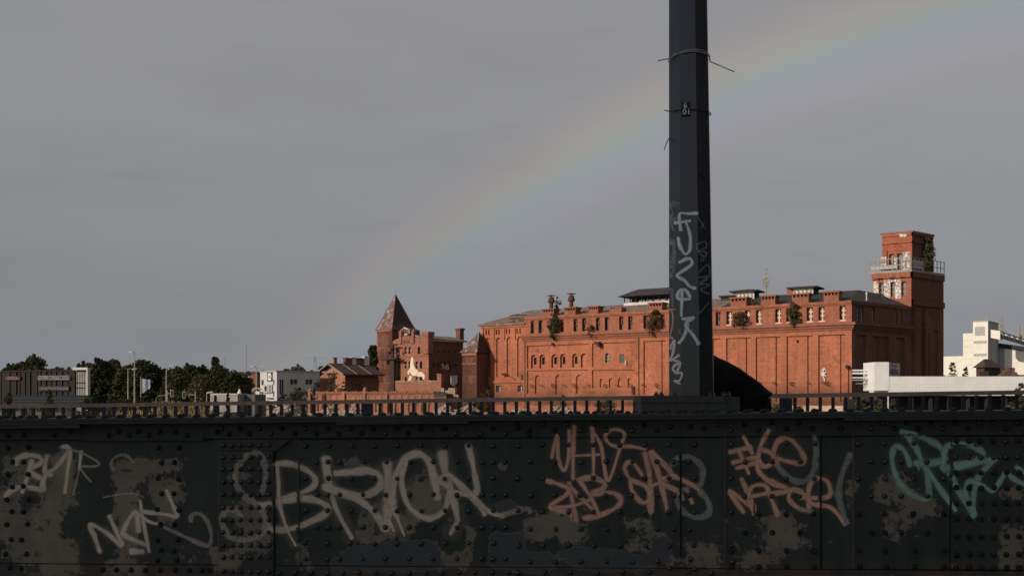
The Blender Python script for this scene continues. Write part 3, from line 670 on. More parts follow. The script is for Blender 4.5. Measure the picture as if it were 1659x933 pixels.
# ================================================================== LEAFY THINGS
def leaves(mb, c, r, n, size, rd, hollow=.35):
    for _ in range(n):
        while True:
            p = Vector((rd.uniform(-1, 1), rd.uniform(-1, 1), rd.uniform(-1, 1)))
            if hollow < p.length < 1: break
        p = Vector((p.x*r[0], p.y*r[1], p.z*r[2]))+Vector(c); s_ = size*rd.uniform(.45, 1.2)
        a = Vector((rd.uniform(-1, 1), rd.uniform(-1, 1), rd.uniform(-1, 1))).normalized(); b = a.orthogonal().normalized()*s_*rd.uniform(.4, .8); a = a*s_
        mb.quad(p-a, p+b, p+a, p-b)
def crown_mb(h, w, rd, nblob, nleaf, size, zlow=.25, shape='round'):
    mb = MB(); lobes = [(rd.uniform(0, 6.283), rd.uniform(.05, .28)*w, rd.uniform(.72, 1.0)) for _ in range(7)]+[(0, 0, 1.0)]
    for k in range(nblob):
        t_ = rd.random()
        if shape == 'round' and k % 5 < 2:
            la, lr, lh = rd.choice(lobes); zz = h*lh*(zlow+(1-zlow)*t_*.97); prof = math.sin(math.pi*min(1, .2+.78*t_))**.7
            a = rd.uniform(0, 6.283); rr = w*.30*prof*math.sqrt(rd.random()); br = w*rd.uniform(.07, .15)*(1.2-.75*t_)
            leaves(mb, (rr*math.cos(a)+lr*math.cos(la), rr*math.sin(a)+lr*math.sin(la), zz), (br*1.1, br*1.1, br*rd.uniform(.8, 1.5)), nleaf, size, rd); continue
        if shape == 'round': zz = h*(zlow+(.90-zlow)*t_); prof = math.sin(math.pi*min(1, .22+.74*t_))**.5
        elif shape == 'cone': zz = h*(zlow+(1-zlow)*t_); prof = 1-t_*.9
        else: zz = h*(zlow+(1-zlow)*t_); prof = .8*math.sin(math.pi*(.12+.8*t_))
        a = rd.uniform(0, 6.283); rr = w*.46*prof*math.sqrt(rd.random())
        br = w*rd.uniform(.11, .20)*(1.1-.40*t_)
        leaves(mb, (rr*math.cos(a), rr*math.sin(a), zz), (br*1.15, br*1.15, br*rd.uniform(.75, 1.15)), nleaf, size, rd)
    return mb
def trunk_mb(h, r, rd, n=6):
    mb = MB(); top = Vector((rd.uniform(-.06, .06)*h, rd.uniform(-.06, .06)*h, h*.8))
    mb.tube([(0, 0, -.6), top*.3, top*.6, top], [r*1.2, r*.9, r*.55, r*.15], 6)
    for k in range(n):
        t_ = rd.uniform(.25, .75); p = top*t_; a = rd.uniform(0, 6.283); l = h*rd.uniform(.18, .32)
        mb.tube([p, p+Vector((math.cos(a)*l*.6, math.sin(a)*l*.6, l*.5)), p+Vector((math.cos(a)*l, math.sin(a)*l, l*.95))], [r*.45, r*.28, r*.06], 5)
    return mb
TREE_MESH = {}
def tree(name, label, cat, loc, h, w, m='leaf_dark', seed=0, nblob=34, nleaf=70, size=None, zlow=.2, shape='round', group=None, key=None):
    t = thing(name, label, cat, loc, group); rd = random.Random(seed)
    size = size or max(.09, h*.024)
    cr = crown_mb(h, w, rd, nblob, nleaf, size, zlow, shape).mesh('crown', M[m]); tr = trunk_mb(h, max(.03, h*.022), rd).mesh('trunk', M['bark'])
    part('trunk', None, None, t, mesh=tr); part('crown', None, None, t, mesh=cr); return t
def tree_px(name, label, cat, xc, ytop, wpx, Y, zbase=0.0, **kw):
    p = at(xc, HZ, Y); h = ZC+(HZ-ytop)/FPX*Y-zbase; w = wpx/FPX*Y
    return tree(name, label, cat, (p.x, p.y, zbase), h*.97, w, **kw)

# ================================================================== SHRUBS GROWING ON THE BREWERY
def ledge_shrub(name, label, x, yb, yt, wpx, m, seed, dep=.5, Fr=None, shape='round', nblob=26, nleaf=42, size=.16, zlow=.03):
    Fr = Fr or F; u_, z_ = Fr.uz(x, yb, dep); zt = Fr.uz(x, yt, dep)[1]; p = Fr.P(u_, z_, dep)
    Y = p.y; return tree(name, label, 'shrub', p, (zt-z_), wpx/FPX*Y*1.1, m, seed, nblob*3, int(nleaf*1.3), min(size, .15), zlow, shape)
ledge_shrub('ledge_shrub', 'dense green shrub growing on the cornice below the left metal flue', 897, 547, 506, 21, 'leaf_olive', 11, nblob=26)
ledge_shrub('ledge_shrub', 'brown dry shrub on the cornice just left of the dark pole', 1060, 541, 500, 24, 'leaf_birch', 12, nblob=22)
ledge_shrub('ledge_shrub', 'thin sparse shrub on the cornice between attic windows left of the pole', 957, 545, 526, 15, 'leaf_birch', 13, nblob=8, nleaf=22, size=.2)
ledge_shrub('ledge_shrub', 'low brown shrub on the cornice just right of the dark pole', 1198, 529, 504, 25, 'leaf_birch', 14, nblob=20)
ledge_shrub('ledge_shrub', 'tall green brown shrub on the cornice covering an attic window right of the pole', 1286, 526, 486, 21, 'leaf_olive', 15, nblob=24)
ledge_shrub('birch_sapling', 'slim nearly bare birch sapling on the roof between the two flues', 903, 503, 480, 11, 'leaf_birch', 16, dep=-3, nblob=7, nleaf=18, size=.18)
ledge_shrub('tower_shrub', 'green shrub climbing the shaded side of the tower top above the balcony', q6(445)[0], q6(0, 240)[1], q6(0, 66)[1], 20, 'leaf_mid', 17, dep=.6, Fr=GU, nblob=34, nleaf=50)
ledge_shrub('ledge_shrub', 'tiny twig shrub on the roof edge between two brick vent boxes right of the pole', 1220, 492, 484, 8, 'leaf_birch', 18, dep=-.3, nblob=5, nleaf=14, size=.18)

# ================================================================== TOWER HOUSE WITH THE GABLE
q3 = lambda X, Y=0: (590+X/4.665, 460+Y/4.665)
q9 = lambda X, Y=0: (600+X/9.33, 470+Y/9.33)
H = frame_yaw(q3(212)[0], 230, 46.5)
uH = lambda X: H.u(q3(X)[0]); zH = lambda X, Y: H.z(*q3(X, Y))
u9 = lambda X: H.u(q9(X)[0]); z9 = lambda X, Y: H.z(*q9(X, Y))
house = thing('tower_house', 'dark brick house with pyramid roofed tower and stepped gable bearing a white painted figure', 'building', H.P(uH(300), 0))
ZEV = zH(150, 343); ub = uH(212); ua = uH(97)
feats = []; panes = []
def arch(Xa, Xb, Y1, Y0, d=-.45, pane=True):
    feats.append(('a', uH(Xa), uH(Xb), zH((Xa+Xb)/2, Y1), zH((Xa+Xb)/2, Y0), d))
    if pane: panes.append((uH(Xa), uH(Xb), zH((Xa+Xb)/2, Y1), zH((Xa+Xb)/2, Y0), d))
feats.append(('r', uH(122), uH(182), zH(150, 475), zH(150, 385), -.3))
for a, b in ((136, 154), (160, 178)): arch(a, b, 455, 413, -.8)
for Y1, Y0 in ((560, 492), (640, 580), (748, 690)): arch(147, 165, Y1, Y0)
feats.append(('r', ua, ub, zH(150, 345)-.5, zH(150, 345), .25))
feats.append(('r', ua, ub, zH(150, 752), zH(150, 748), .12))
part('tower_wall', wall_relief(H, ua, ub, -.5, ZEV, feats), M['brick_old'], house, 'sunlit front of the tower')
HS = H.side(ub); sT = HS.u(q3(378)[0])
part('tower_wall', MB().fbox(HS, 0, sT, -.5, ZEV, -(ub-ua)+.01, 0).fbox(HS, -.2, sT+.2, ZEV-.45, ZEV, -.2, .25), M['brick_shade'], house, 'shaded side of the tower')
cx_ = (ua+ub)/2; zap = H.shifted(-sT/2).z(*q3(240, 75))
o_ = .35; e = [H.P(ua-o_, ZEV+.02, o_), H.P(ub+o_, ZEV+.02, o_), H.P(ub+o_, ZEV+.02, -sT-o_), H.P(ua-o_, ZEV+.02, -sT-o_)]
ap = H.P(cx_, zap, -sT/2)
k1 = [p.lerp(ap, .16)-Vector((0, 0, .25)) for p in e]
sl = MB()
for i in (0, 3): sl.poly([e[i], e[(i+1) % 4], k1[(i+1) % 4], k1[i]]).poly([k1[i], k1[(i+1) % 4], ap])
part('roof', sl, M['roof_slate'], house, 'flaking left slope of the pyramid roof')
sl = MB()
for i in (1, 2): sl.poly([e[i], e[(i+1) % 4], k1[(i+1) % 4], k1[i]]).poly([k1[i], k1[(i+1) % 4], ap])
part('roof', sl, M['roof_tile'], house, 'dark right slope of the pyramid roof')  # darker tile colour puts the shade into the slopes away from the sun
part('roof_edge', MB().poly(e).tube([e[0], e[1], e[2]], .1, 5).tube([k1[1], ap], .07, 5).tube([ap, ap+Vector((0, 0, .9))], .04, 5), M['roof_rust'], house)
# gable wall
feats = []; n0 = len(panes)
Zs = z9(500, 812); ur = u9(880)
for Xa, Xb in ((237, 257), (305, 324), (335, 354), (404, 423)): arch(Xa, Xb, 527, 474)
for Xa, Xb in ((252, 271), (305, 323), (335, 353), (388, 408), (420, 439)): arch(Xa, Xb, 638, 582)
for Xa, Xb in ((250, 269), (305, 323), (335, 353), (388, 408), (420, 439)): arch(Xa, Xb, 745, 700)
feats.append(('r', ub, ur, zH(330, 551), zH(330, 544), .13)); feats.append(('r', ub, ur, zH(330, 756), zH(330, 750), .13))
part('gable_wall', wall_relief(H, ub, ur, -.5, Zs, feats, base=-.02), M['brick_old'], house, 'sunlit gable wall with arched windows')
for a, b, z0, z1, d in panes:
    o = part('window', MB().fbox(H, a-.03, b+.03, z0-.03, z1+.03, d-.08, d+.04), M['dark_glass'], house)
    if random.random() < .6: part('frame', MB().fbox(H, (a+b)/2-.04, (a+b)/2+.06, z0, z1-.2, d+.045, d+.1).fbox(H, a, b, z0+(z1-z0)*.45, z0+(z1-z0)*.52, d+.046, d+.11), M['white_wood'], o)
gp = [(335, 812), (338, 775), (352, 760), (440, 722), (445, 690), (640, 690), (640, 722), (690, 712), (790, 738), (800, 812)]
part('gable', MB().fprism(H, [(u9(x), z9(x, y)) for x, y in gp], -.7, -.021), M['brick_old'], house)
sl = MB()
for X in (508, 543, 577, 611): sl.fbox(H, u9(X), u9(X+13), z9(550, 806), z9(550, 752), -.3, .01)
part('slit_window', sl, M['dark_glass'], house)
for X0, X1, Yt, Yb, tip in ((443, 482, 640, 812, 578), (632, 668, 640, 805, 580)):
    b = MB(); u0_, u1_ = u9(X0), u9(X1); zt, zb = z9((X0+X1)/2, Yt), z9((X0+X1)/2, Yb); w_ = u1_-u0_
    b.fbox(H, u0_, u1_, zb, zt, -.55, .28)
    c_ = H.P((u0_+u1_)/2, z9((X0+X1)/2, tip), -.13); q_ = [H.P(u0_-.1, zt, .38), H.P(u1_+.1, zt, .38), H.P(u1_+.1, zt, -.65), H.P(u0_-.1, zt, -.65)]
    for i in range(4): b.poly([q_[i], q_[(i+1) % 4], c_])
    part('pinnacle', b, M['brick_old'], house)
b = MB(); b.fbox(H, u9(800), ur+.3, z9(840, 960), z9(840, 648), -1.2, .35).fbox(H, u9(796), ur+.45, z9(840, 690), z9(840, 648)+.25, -1.35, .45)
part('pinnacle', b, M['brick_old'], house, 'thick corner pier at the right end of the gable')
fin = MB(); c_ = H.P(u9(463), z9(463, 580), -.13)
for a in range(5): fin.tube([c_, c_+Vector((.5*math.cos(a*1.25), .3*math.sin(a*1.3), .9+.35*math.sin(a)))], .05, 4)
part('finial', fin, M['dark_iron'], house)
dm = MB(); dd = -2.2; D = H.shifted(dd); ux = lambda X: D.u(q9(X)[0]); zx = lambda X, Y: D.z(*q9(X, Y))
dm.fprism(D, [(ux(495), zx(495, 690)), (ux(595), zx(595, 690)), (ux(595), zx(595, 603)), (ux(520), zx(520, 570)), (ux(495), zx(495, 600))], -3, 0)
o = part('dormer', dm, M['brick_shade'], house)
rim = MB()
for a, b in (((492, 600), (520, 566)), ((520, 566), (598, 602)), ((598, 602), (594, 660)), ((592, 668), (505, 676))):
    rim.tube([D.P(ux(a[0]), zx(*a), .1), D.P(ux(b[0]), zx(*b), .1)], .16, 4)
part('rim', rim, M['white_wood'], o)
# long shaded wing behind the gable
HW = H.side(ur); sW = HW.u(q3(748)[0]); zW = avg(HW.z(*q3(490, 432)), HW.z(*q3(748, 436)))
feats = []
part('side_wall', MB().relief(HW, [0, sW], [-.5, zW], lambda u, z: 0.0), M['brick_shade'], house, 'long shaded dark side wall')
wn = []
for X in (525, 560, 600, 645, 690):
    for Y1, Y0 in ((515, 498), (628, 595)): wn.append((HW.u(q3(X-7)[0]), HW.u(q3(X+7)[0]), HW.z(*q3(X, Y1)), HW.z(*q3(X, Y0))))
for a, b, z0, z1 in wn: part('window', MB().fbox(HW, a, b, z0, z1, -.2, .03), M['dark_glass'], house)
zr_ = HW.shifted(-4).z(*q3(600, 404))
part('roof', MB().hexa([HW.P(0, zW, .4), HW.P(sW+1, zW, .4), HW.P(sW+1, zW+.3, .4), HW.P(0, zW+.3, .4)], [HW.P(0, zr_, -5), HW.P(sW+1, zr_, -5), HW.P(sW+1, zr_+.3, -5), HW.P(0, zr_+.3, -5)]), M['roof_rust'], house, 'pale roof edge of the shaded wing')
b = MB(); zc_ = HW.z(*q3(770, 405)); b.fbox(HW, HW.u(q3(756)[0]), HW.u(q3(786)[0]), zW, HW.z(*q3(770, 345)), -3, -1.5).fbox(HW, HW.u(q3(753)[0]), HW.u(q3(790)[0]), HW.z(*q3(770, 345)), HW.z(*q3(770, 332)), -3.2, -1.3)
part('chimney', b, M['brick_shade'], house)
marks(HW, [[q3(588, 608), q3(600, 606)], [q3(594, 608), q3(594, 640)], [q3(604, 622), q3(604, 636), q3(616, 636), q3(616, 618)], [q3(636, 612), q3(622, 614), q3(624, 626), q3(637, 630), q3(636, 642), q3(620, 642)]], .13, .03, house, 'white_wood')
# flat painted figure on the gable wall
for pts in ([(350, 590), (358, 548), (366, 540), (374, 575), (372, 600), (388, 640), (410, 655), (392, 690), (378, 695), (362, 690), (345, 662), (335, 690), (327, 665), (347, 635)],
            [(345, 692), (362, 697), (352, 740), (338, 738), (332, 728)], [(396, 676), (412, 664), (440, 665), (459, 688), (456, 724), (446, 718), (438, 698), (400, 698)], [(358, 408), (366, 420), (370, 440), (358, 448), (354, 430)]):
    part('mural', MB().fprism(H, [(uH(x), zH(x, y)) for x, y in pts], .02, .05 if pts[0] != (345, 692) else .045), mat('cream mural paint', (.66, .55, .42), .2, 2.0, patch=((.35, .2, .12), .6, 1.2)), house)
# hoist mast in front of the tower
hp = thing('hoist_mast', 'dark iron hoist mast with cross arms standing against the tower house', 'mast', H.P(uH(226), 0, 1.5))
dep = 1.5; HD = H.shifted(dep); um = lambda X: HD.u(q3(X)[0]); zm = lambda X, Y: HD.z(*q3(X, Y))
part('mast', MB().fbox(HD, um(203), um(232), 0, zm(215, 560), -.5, .3).fbox(HD, um(207), um(222), zm(215, 560), zm(215, 462), -.2, .2), M['dark_iron'], hp)
part('cross_arm', MB().fbox(HD, um(170), um(250), zm(215, 468), zm(215, 460), -.1, .15).tube([HD.P(um(180), zm(180, 475), 0), HD.P(um(215), zm(215, 455), 0), HD.P(um(245), zm(245, 462), 0)], .09, 5), M['dark_iron'], hp)
b = MB().fbox(HD, um(125), um(262), zm(190, 572), zm(190, 562), -.6, .9)
for X in (127, 147, 180, 205, 258): b.fbox(HD, um(X), um(X)+.08, zm(190, 562), zm(190, 538), .75, .83)
b.fbox(HD, um(125), um(262), zm(190, 541), zm(190, 538), .75, .84)
part('platform', b, M['dark_iron'], hp)
b = MB(); rd = random.Random(8)
for k in range(14): b.box(HD.P(um(rd.uniform(198, 255)), zm(220, rd.uniform(490, 535)), rd.uniform(-.2, .5)), (rd.uniform(.3, .9), .3, rd.uniform(.2, .6)), rd.uniform(0, 1))
part('winch', b, M['dark_iron'], hp)
# turret between house and brewery
T = F.shifted(4); uT = lambda X: T.u(q3(X)[0]); zT = lambda X, Y: T.z(*q3(X, Y))
tur = thing('brick_turret', 'small square brick turret with a pointed tiled roof at the left end of the brewery', 'turret', T.P(uT(800), 0, -2))
feats = []; a0, a1 = uT(742), uT(851); ztop = zT(800, 517)
for Xa, Xb, Y1, Y0, d in ((772, 791, 597, 556, -.6), (799, 819, 597, 556, -.6), (790, 810, 755, 693, -.6)): feats.append(('a', uT(Xa), uT(Xb), zT(800, Y1), zT(800, Y0), d))
feats += [('r', a0, a1, zT(800, 605), zT(800, 599), .12), ('r', a0, a1, ztop-.6, ztop, .2)]
part('wall', wall_relief(T, a0, a1, -.5, ztop, feats), M['brick_pale'], tur)
w_ = T.side(a1); part('wall', MB().fbox(w_, 0, 4.5, -.5, ztop, -(a1-a0), 0), M['brick_shade'], tur)
apx = T.shifted(-3).uz(*q3(866, 358)); q_ = [T.P(a0-.4, ztop, .5), T.P(a1+.4, ztop, .5), T.P(a1+.4, ztop, -5), T.P(a0-.4, ztop, -5)]; c_ = T.P(apx[0], apx[1], -3.2)
part('roof', MB().poly([q_[0], q_[1], c_]).poly([q_[3], q_[0], c_]).poly([q_[2], q_[3], c_]).poly(q_), M['roof_slate'], tur); part('roof', MB().poly([q_[1], q_[2], c_]), M['roof_tile'], tur)  # right slope gets the darker colour to paint in its shade

# ================================================================== WALLS AND RUBBLE BY THE TOWER HOUSE
lw = frame_px(640.4, 196, 713, 190); zt = avg(lw.z(*q3(240, 742)), lw.z(*q3(560, 735)))
o = thing('brick_wall', 'plain low brick wall with crumbling coping in front of the gable', 'wall', lw.P(lw.L/2, 0))
part('wall', MB().fbox(lw, 0, lw.L, -.5, zt, -.5, 0), M['brick_old'], o)
cp = MB(); rd = random.Random(5)
for k in range(26): cp.fbox(lw, lw.L*k/26+.03, lw.L*(k+1)/26-.03, zt-.05, zt+rd.uniform(.08, .3), -.6, .1)
part('coping', cp, M['rubble'], o)
part('pier', MB().fbox(lw, lw.L-.6, lw.L+.4, -.5, zt+1.3, -.7, .2).fbox(lw, lw.L-.7, lw.L+.5, zt+1.3, zt+1.5, -.8, .3), M['brick_old'], o)
sh = HW.shifted(1.5)
o = thing('white_sheet', 'white cloth sheet hanging against the dark wall right of the gable', 'sheet', sh.P(sh.u(q3(678)[0]), sh.z(*q3(678, 775))))
b = MB(); n = 8; ua_, ub_ = sh.u(q3(653)[0]), sh.u(q3(703)[0]); zt_, zb_ = sh.z(*q3(678, 690)), sh.z(*q3(678, 772))
for k in range(n):
    a, c = ua_+(ub_-ua_)*k/n, ua_+(ub_-ua_)*(k+1)/n; da, dc = .08*math.sin(k*1.9), .08*math.sin((k+1)*1.9); zz = lambda t_: zb_+.9*abs(t_-.45)*1.4
    b.hexa([sh.P(a, zz(k/n), da), sh.P(c, zz((k+1)/n), dc), sh.P(c, zz((k+1)/n), dc-.03), sh.P(a, zz(k/n), da-.03)], [sh.P(a, zt_, da), sh.P(c, zt_, dc), sh.P(c, zt_, dc-.03), sh.P(a, zt_, da-.03)])
part('cloth', b, mat('pale sheet', (.60, .62, .58), .1, 1.0), o); part('pole', MB().tube([sh.P(ua_-.6, zt_, 0), sh.P(ub_+2.2, zt_+.15, 0)], .06, 5), M['bark'], o)
rw = frame_px(714, 186, 742, 184)
o = thing('ruined_wall', 'broken pale masonry wall stub among rubble left of the turret', 'ruin', rw.P(1.5, 0))
b = MB(); rd = random.Random(2)
for k in range(11):
    for j in range(6):
        if j > 3 and rd.random() < .35 or (k > 8 and j > 2): continue
        z0 = 2.2+j*.42; b.fbox(rw, rw.L*k/11+.02, rw.L*(k+1)/11-.02, z0, z0+.40, -.5, rd.uniform(-.06, .06))
b.fbox(rw, 0, rw.L, -.3, 2.2, -.5, -.1); part('masonry', b, M['rubble'], o)
o = thing('lean_to', 'black tarred lean-to roof at the end of the arcaded wall', 'shed', at(712, HZ, 182)*1 - Vector((0, 0, ZC)))
lt = frame_px(702, 183, 723, 181)
part('roof', MB().fprism(lt, [(0, lt.z(702, 642)), (lt.L, lt.z(723, 641)), (lt.L, lt.z(723, 638.5)), (0, lt.z(702, 634))], -2, 0), M['roof_felt'], o)
part('wall', MB().fbox(lt, .1, lt.L-.1, -.3, lt.z(712, 641), -1.9, -.1), M['brick_shade'], o)
def heap(name, label, x0, x1, Y, ytop, seed, n=260, m='rubble', rs=(.12, .42), depth=9, kind='stuff', cat='rubble', zb=0.0):
    """loose stones lying on a low mound"""
    rd = random.Random(seed); a, b = at(x0, HZ, Y), at(x1, HZ, Y); h = ZC+(HZ-ytop)/FPX*Y-zb; mb = MB(); hill = MB()
    H_ = lambda t_, s_: h*(math.sin(math.pi*min(max(t_, 0), 1))**.6)*(1-s_*s_)*(.8+.2*math.sin(t_*17+seed))
    nx, ny = 22, 6
    for j in range(ny+1):
        for i in range(nx+1):
            t_ = i/nx; s_ = -1+2*j/ny; hill.v.append(Vector((a.x+(b.x-a.x)*t_, Y+s_*depth, zb-.3+H_(t_, s_)*.95)))
    for j in range(ny):
        for i in range(nx):
            k = j*(nx+1)+i; hill.f.append((k, k+1, k+nx+2, k+nx+1))
    for _ in range(n):
        t_ = rd.random(); s_ = -rd.random()**.7*.95; mb.rock((a.x+(b.x-a.x)*t_, Y+s_*depth, zb+H_(t_, s_)-.1), rd.uniform(*rs), rd.randint(0, 9999))
    t = thing(name, label, cat, ((a.x+b.x)/2, Y, zb))
    part('mound', hill, M['dry_grass'], t); part('stones', mb, M[m], t, None, 'stuff'); return t
heap('rubble_heap', 'heap of pale broken stones below the white shop building', 388, 500, 150, 649, 1, 520, rs=(.15, .5))
heap('rubble_heap', 'low stone heap in front of the arcaded brick wall', 500, 610, 152, 658, 2, 300)
heap('rubble_heap', 'stony weed-grown heap below the turret', 690, 800, 158, 655, 3, 260)
heap('rubble_heap', 'low pale rubble strip along the foot of the brewery wall', 800, 985, 150, 657, 4, 420, rs=(.1, .35))
heap('rubble_heap', 'small heap of light stones left of the grey shipping container', 368, 395, 135, 664, 5, 60, rs=(.2, .5))
heap('rubble_heap', 'orange brown rubble bank below the white tiled hall', 1385, 1470, 95, 666, 6, 220, rs=(.08, .3), depth=5)
# dry grass bank
bk = MB(); rd = random.Random(4)
solo_b = []
for k in range(2600):
    x = rd.uniform(190, 345); Y = rd.uniform(120, 150); p = at(x, HZ, Y); zz = .2+1.9*math.sin(math.pi*(x-185)/165)**.5*(1-((Y-135)/18)**2)
    p.z = max(0, zz)-.1; hgt = rd.uniform(.25, .6); w_ = rd.uniform(.08, .2); a = rd.uniform(0, 3.14); dx, dy = math.cos(a)*w_, math.sin(a)*w_
    bk.poly([p+Vector((-dx, -dy, 0)), p+Vector((dx, dy, 0)), p+Vector((rd.uniform(-.2, .2), rd.uniform(-.2, .2), hgt))])
solo('bank_grass', bk, mat('straw', (.22, .16, .075), .4, .8), 'tall dry grass on the bank seen through the left part of the railing', 'grass', kind='stuff')
hill = MB(); nx, ny = 24, 6
for j in range(ny+1):
    for i in range(nx+1):
        x = 180+175*i/nx; Y = 115+38*j/ny; p = at(x, HZ, Y); p.z = max(-.5, .1+1.9*max(0, math.sin(math.pi*min(max((x-185)/165, 0), 1)))**.5*(1-((Y-135)/18)**2)-.15); hill.v.append(p)
for j in range(ny):
    for i in range(nx): k = j*(nx+1)+i; hill.f.append((k, k+1, k+nx+2, k+nx+1))
solo('bank', hill, M['dry_grass'], kind='structure')

# ================================================================== ARCADED BOUNDARY WALL
q8 = lambda X, Y=0: (500+X/8.48, 560+Y/8.48)
AW = frame_px(502, 178, 703, 172); uA = lambda X: AW.u(q8(X)[0]); ztop = 2.9+9.5/1600*175
o = thing('arcaded_wall', 'long low sunlit brick boundary wall with square panels and arches', 'wall', AW.P(AW.L/2, 0))
feats = []; n = 19; pit = AW.L/n
zz = lambda y: ZC+(HZ-y)/FPX*175
for k in range(n):
    a = k*pit
    feats.append(('r', a+.16, a+pit-.16, zz(647.5), zz(639.5), -.07)); feats.append(('r', a+.33, a+pit-.33, zz(646.5), zz(641.5), -.12))
    feats.append(('a', a+.14, a+pit-.14, zz(668), zz(652), -.14)); feats.append(('a', a+.3, a+pit-.3, zz(668), zz(654), -.26))
feats.append(('r', 0, AW.L, zz(651), zz(649.5), .06))
part('wall', wall_relief(AW, 0, AW.L, -.4, ztop-.3, feats), M['brick_pale'], o)
cp = MB()
for k in range(n*2): cp.fbox(AW, pit*k/2+.02, pit*(k+1)/2-.02, ztop-.3, ztop+.06*((k*7) % 3), -.7, .22)
part('coping', cp, M['brick_old'], o)
for X, hh in ((15, .3), (770, .5), (205, -.02), (485, -.02), (1070, -.02)):
    b = MB().fbox(AW, uA(X)-.22, uA(X)+.22, -.4, ztop+hh, -.8, .26)
    if hh > 0: b.lathe(AW.P(uA(X), ztop+hh, -.25), [(.3, 0), (.32, .12), (.2, .25), (.05, .3)], 8)
    part('pier', b, M['brick_pale'], o)
part('ball', MB().lathe(AW.P(uA(375), ztop, -.25), [(.15, 0), (.3, .15), (.32, .35), (.2, .55), (.03, .62)], 10), M['brick_pale'], o)

# ================================================================== BRICK HOUSE
K = frame_yaw(q8(500)[0], 190, 47); uK = lambda X: K.u(q8(X)[0]); zK = lambda X, Y: K.z(*q8(X, Y))
o = thing('brick_house', 'two storey brick house with a dark gabled roof and chimneys', 'house', K.P(uK(320), 0))
a0, a1 = uK(158), uK(500); am = (a0+a1)/2; ze = avg(zK(158, 395), zK(500, 380)); zap = K.z(*q8(303, 262))
feats = [('r', uK(272), uK(291), zK(280, 438), zK(280, 352), -.3), ('r', uK(341), uK(362), zK(350, 438), zK(350, 352), -.3)]
part('wall', wall_relief(K, a0, a1, -.4, ze, feats), M['brick_pale'], o, 'sunlit gable end wall')
part('gable', MB().fprism(K, [(a0, ze), (a1, ze), (am, zap)], -.4, -.003), M['brick_pale'], o)
for a, b in ((272, 291), (341, 362)): part('window', MB().fbox(K, uK(a), uK(b), zK(300, 438), min(ze, zK(300, 352)), -.33, -.25), M['dark_glass'], o)
KS = K.side(a1); sK = KS.u(q8(948)[0])
part('wall', MB().relief(KS, [0, sK], [-.4, ze+.2], lambda u, z: 0.0).relief(K.shifted(-sK), [a0, a1], [-.4, ze], lambda u, z: 0.0), M['brick_shade'], o, 'shaded side wall')
for X, Y0, Y1 in ((600, 400, 430), (715, 398, 440), (830, 400, 435), (700, 530, 600), (600, 520, 560)): part('window', MB().fbox(KS, KS.u(q8(X-12)[0]), KS.u(q8(X+12)[0]), KS.z(*q8(X, Y1)), KS.z(*q8(X, Y0)), -.2, .03), M['dark_glass'], o)
ov = 1.0; sl_ = (zap-ze)/(am-a0)
rf = MB()
for sgn, ea in ((-1, a0), (1, a1)):
    ee = ea+sgn*ov; zz_ = ze-ov*sl_
    rf.hexa([K.P(ee, zz_, ov), K.P(am, zap, ov), K.P(am, zap, -sK-ov), K.P(ee, zz_, -sK-ov)], [K.P(ee, zz_+.3, ov), K.P(am, zap+.3, ov), K.P(am, zap+.3, -sK-ov), K.P(ee, zz_+.3, -sK-ov)])
ro = part('roof', rf, M['roof_tile'], o)
brd = MB(); M['barge'] = mat('weathered barge board', (.26, .20, .165), .3, 1.0)
for sgn, ea in ((-1, a0), (1, a1)):
    ee = ea+sgn*ov; zz_ = ze-ov*sl_; brd.hexa([K.P(ee, zz_+.05, ov+.01), K.P(am, zap+.05, ov+.01), K.P(am, zap+.30, ov+.01), K.P(ee, zz_+.30, ov+.01)], [K.P(ee, zz_+.05, ov+.08), K.P(am, zap+.05, ov+.08), K.P(am, zap+.32, ov+.08), K.P(ee, zz_+.32, ov+.08)])
brd.fbox(K, am-2.0, am+2.0, zap-1.55, zap-1.3, ov-.2, ov+.1)
part('barge_board', brd, M['barge'], o)
for s0 in (.28, .72):
    p0 = K.P(am, zap+.34, -sK*s0); p1 = K.P(a1+ov, ze-ov*sl_+.34, -sK*s0); part('roof_strip', MB().tube([p0.lerp(p1, .1), p1], .09, 4), M['barge'], ro)
for s0, w_, m_, hh in ((.06, .35, 'brick_old', 1.3), (.45, .75, 'brick_shade', 1.3), (.62, .55, 'white_wood', 1.4), (.8, .75, 'brick_shade', 1.3), (1.02, .6, 'white_wood', 1.7)):
    part('chimney', MB().fbox(K, am+.2-w_*.6, am+.2+w_*.6, zap-.8, zap+hh, -sK*s0-w_, -sK*s0+w_).fbox(K, am+.2-w_*.75, am+.2+w_*.75, zap+hh, zap+hh+.15, -sK*s0-w_*1.2, -sK*s0+w_*1.2), M[m_], ro)

# ================================================================== WHITE SHOP BUILDING
qL = lambda X, Y=0: (410+X/8.483, 580+Y/8.483)
N = frame_yaw(qL(325)[0], 185, 50); uN = lambda X: N.u(qL(X)[0]); zN = lambda X, Y: N.z(*qL(X, Y))
o = thing('shop_building', 'white flat roofed shop building with signs on its bright end wall', 'building', N.P(uN(200), 0))
ztN = zN(325, 183); a0, a1 = uN(98), uN(326)
wins = [(115, 147, 367, 297), (277, 297, 365, 297), (115, 145, 530, 460), (275, 294, 530, 460)]
part('wall', wall_relief(N, a0, a1, -.4, ztN, [('r', uN(a), uN(b), zN(200, y1), zN(200, y0), -.2) for a, b, y1, y0 in wins]), M['white_render'], o, 'bright white end wall')
for a, b, y1, y0 in wins:
    w_ = part('window', MB().fbox(N, uN(a), uN(b), zN(200, y1), zN(200, y0), -.25, -.16), M['dark_glass'], o)
    part('frame', MB().fbox(N, (uN(a)+uN(b))/2-.05, (uN(a)+uN(b))/2+.05, zN(200, y1), zN(200, y0), -.158, -.1), M['grey_panel'], w_)
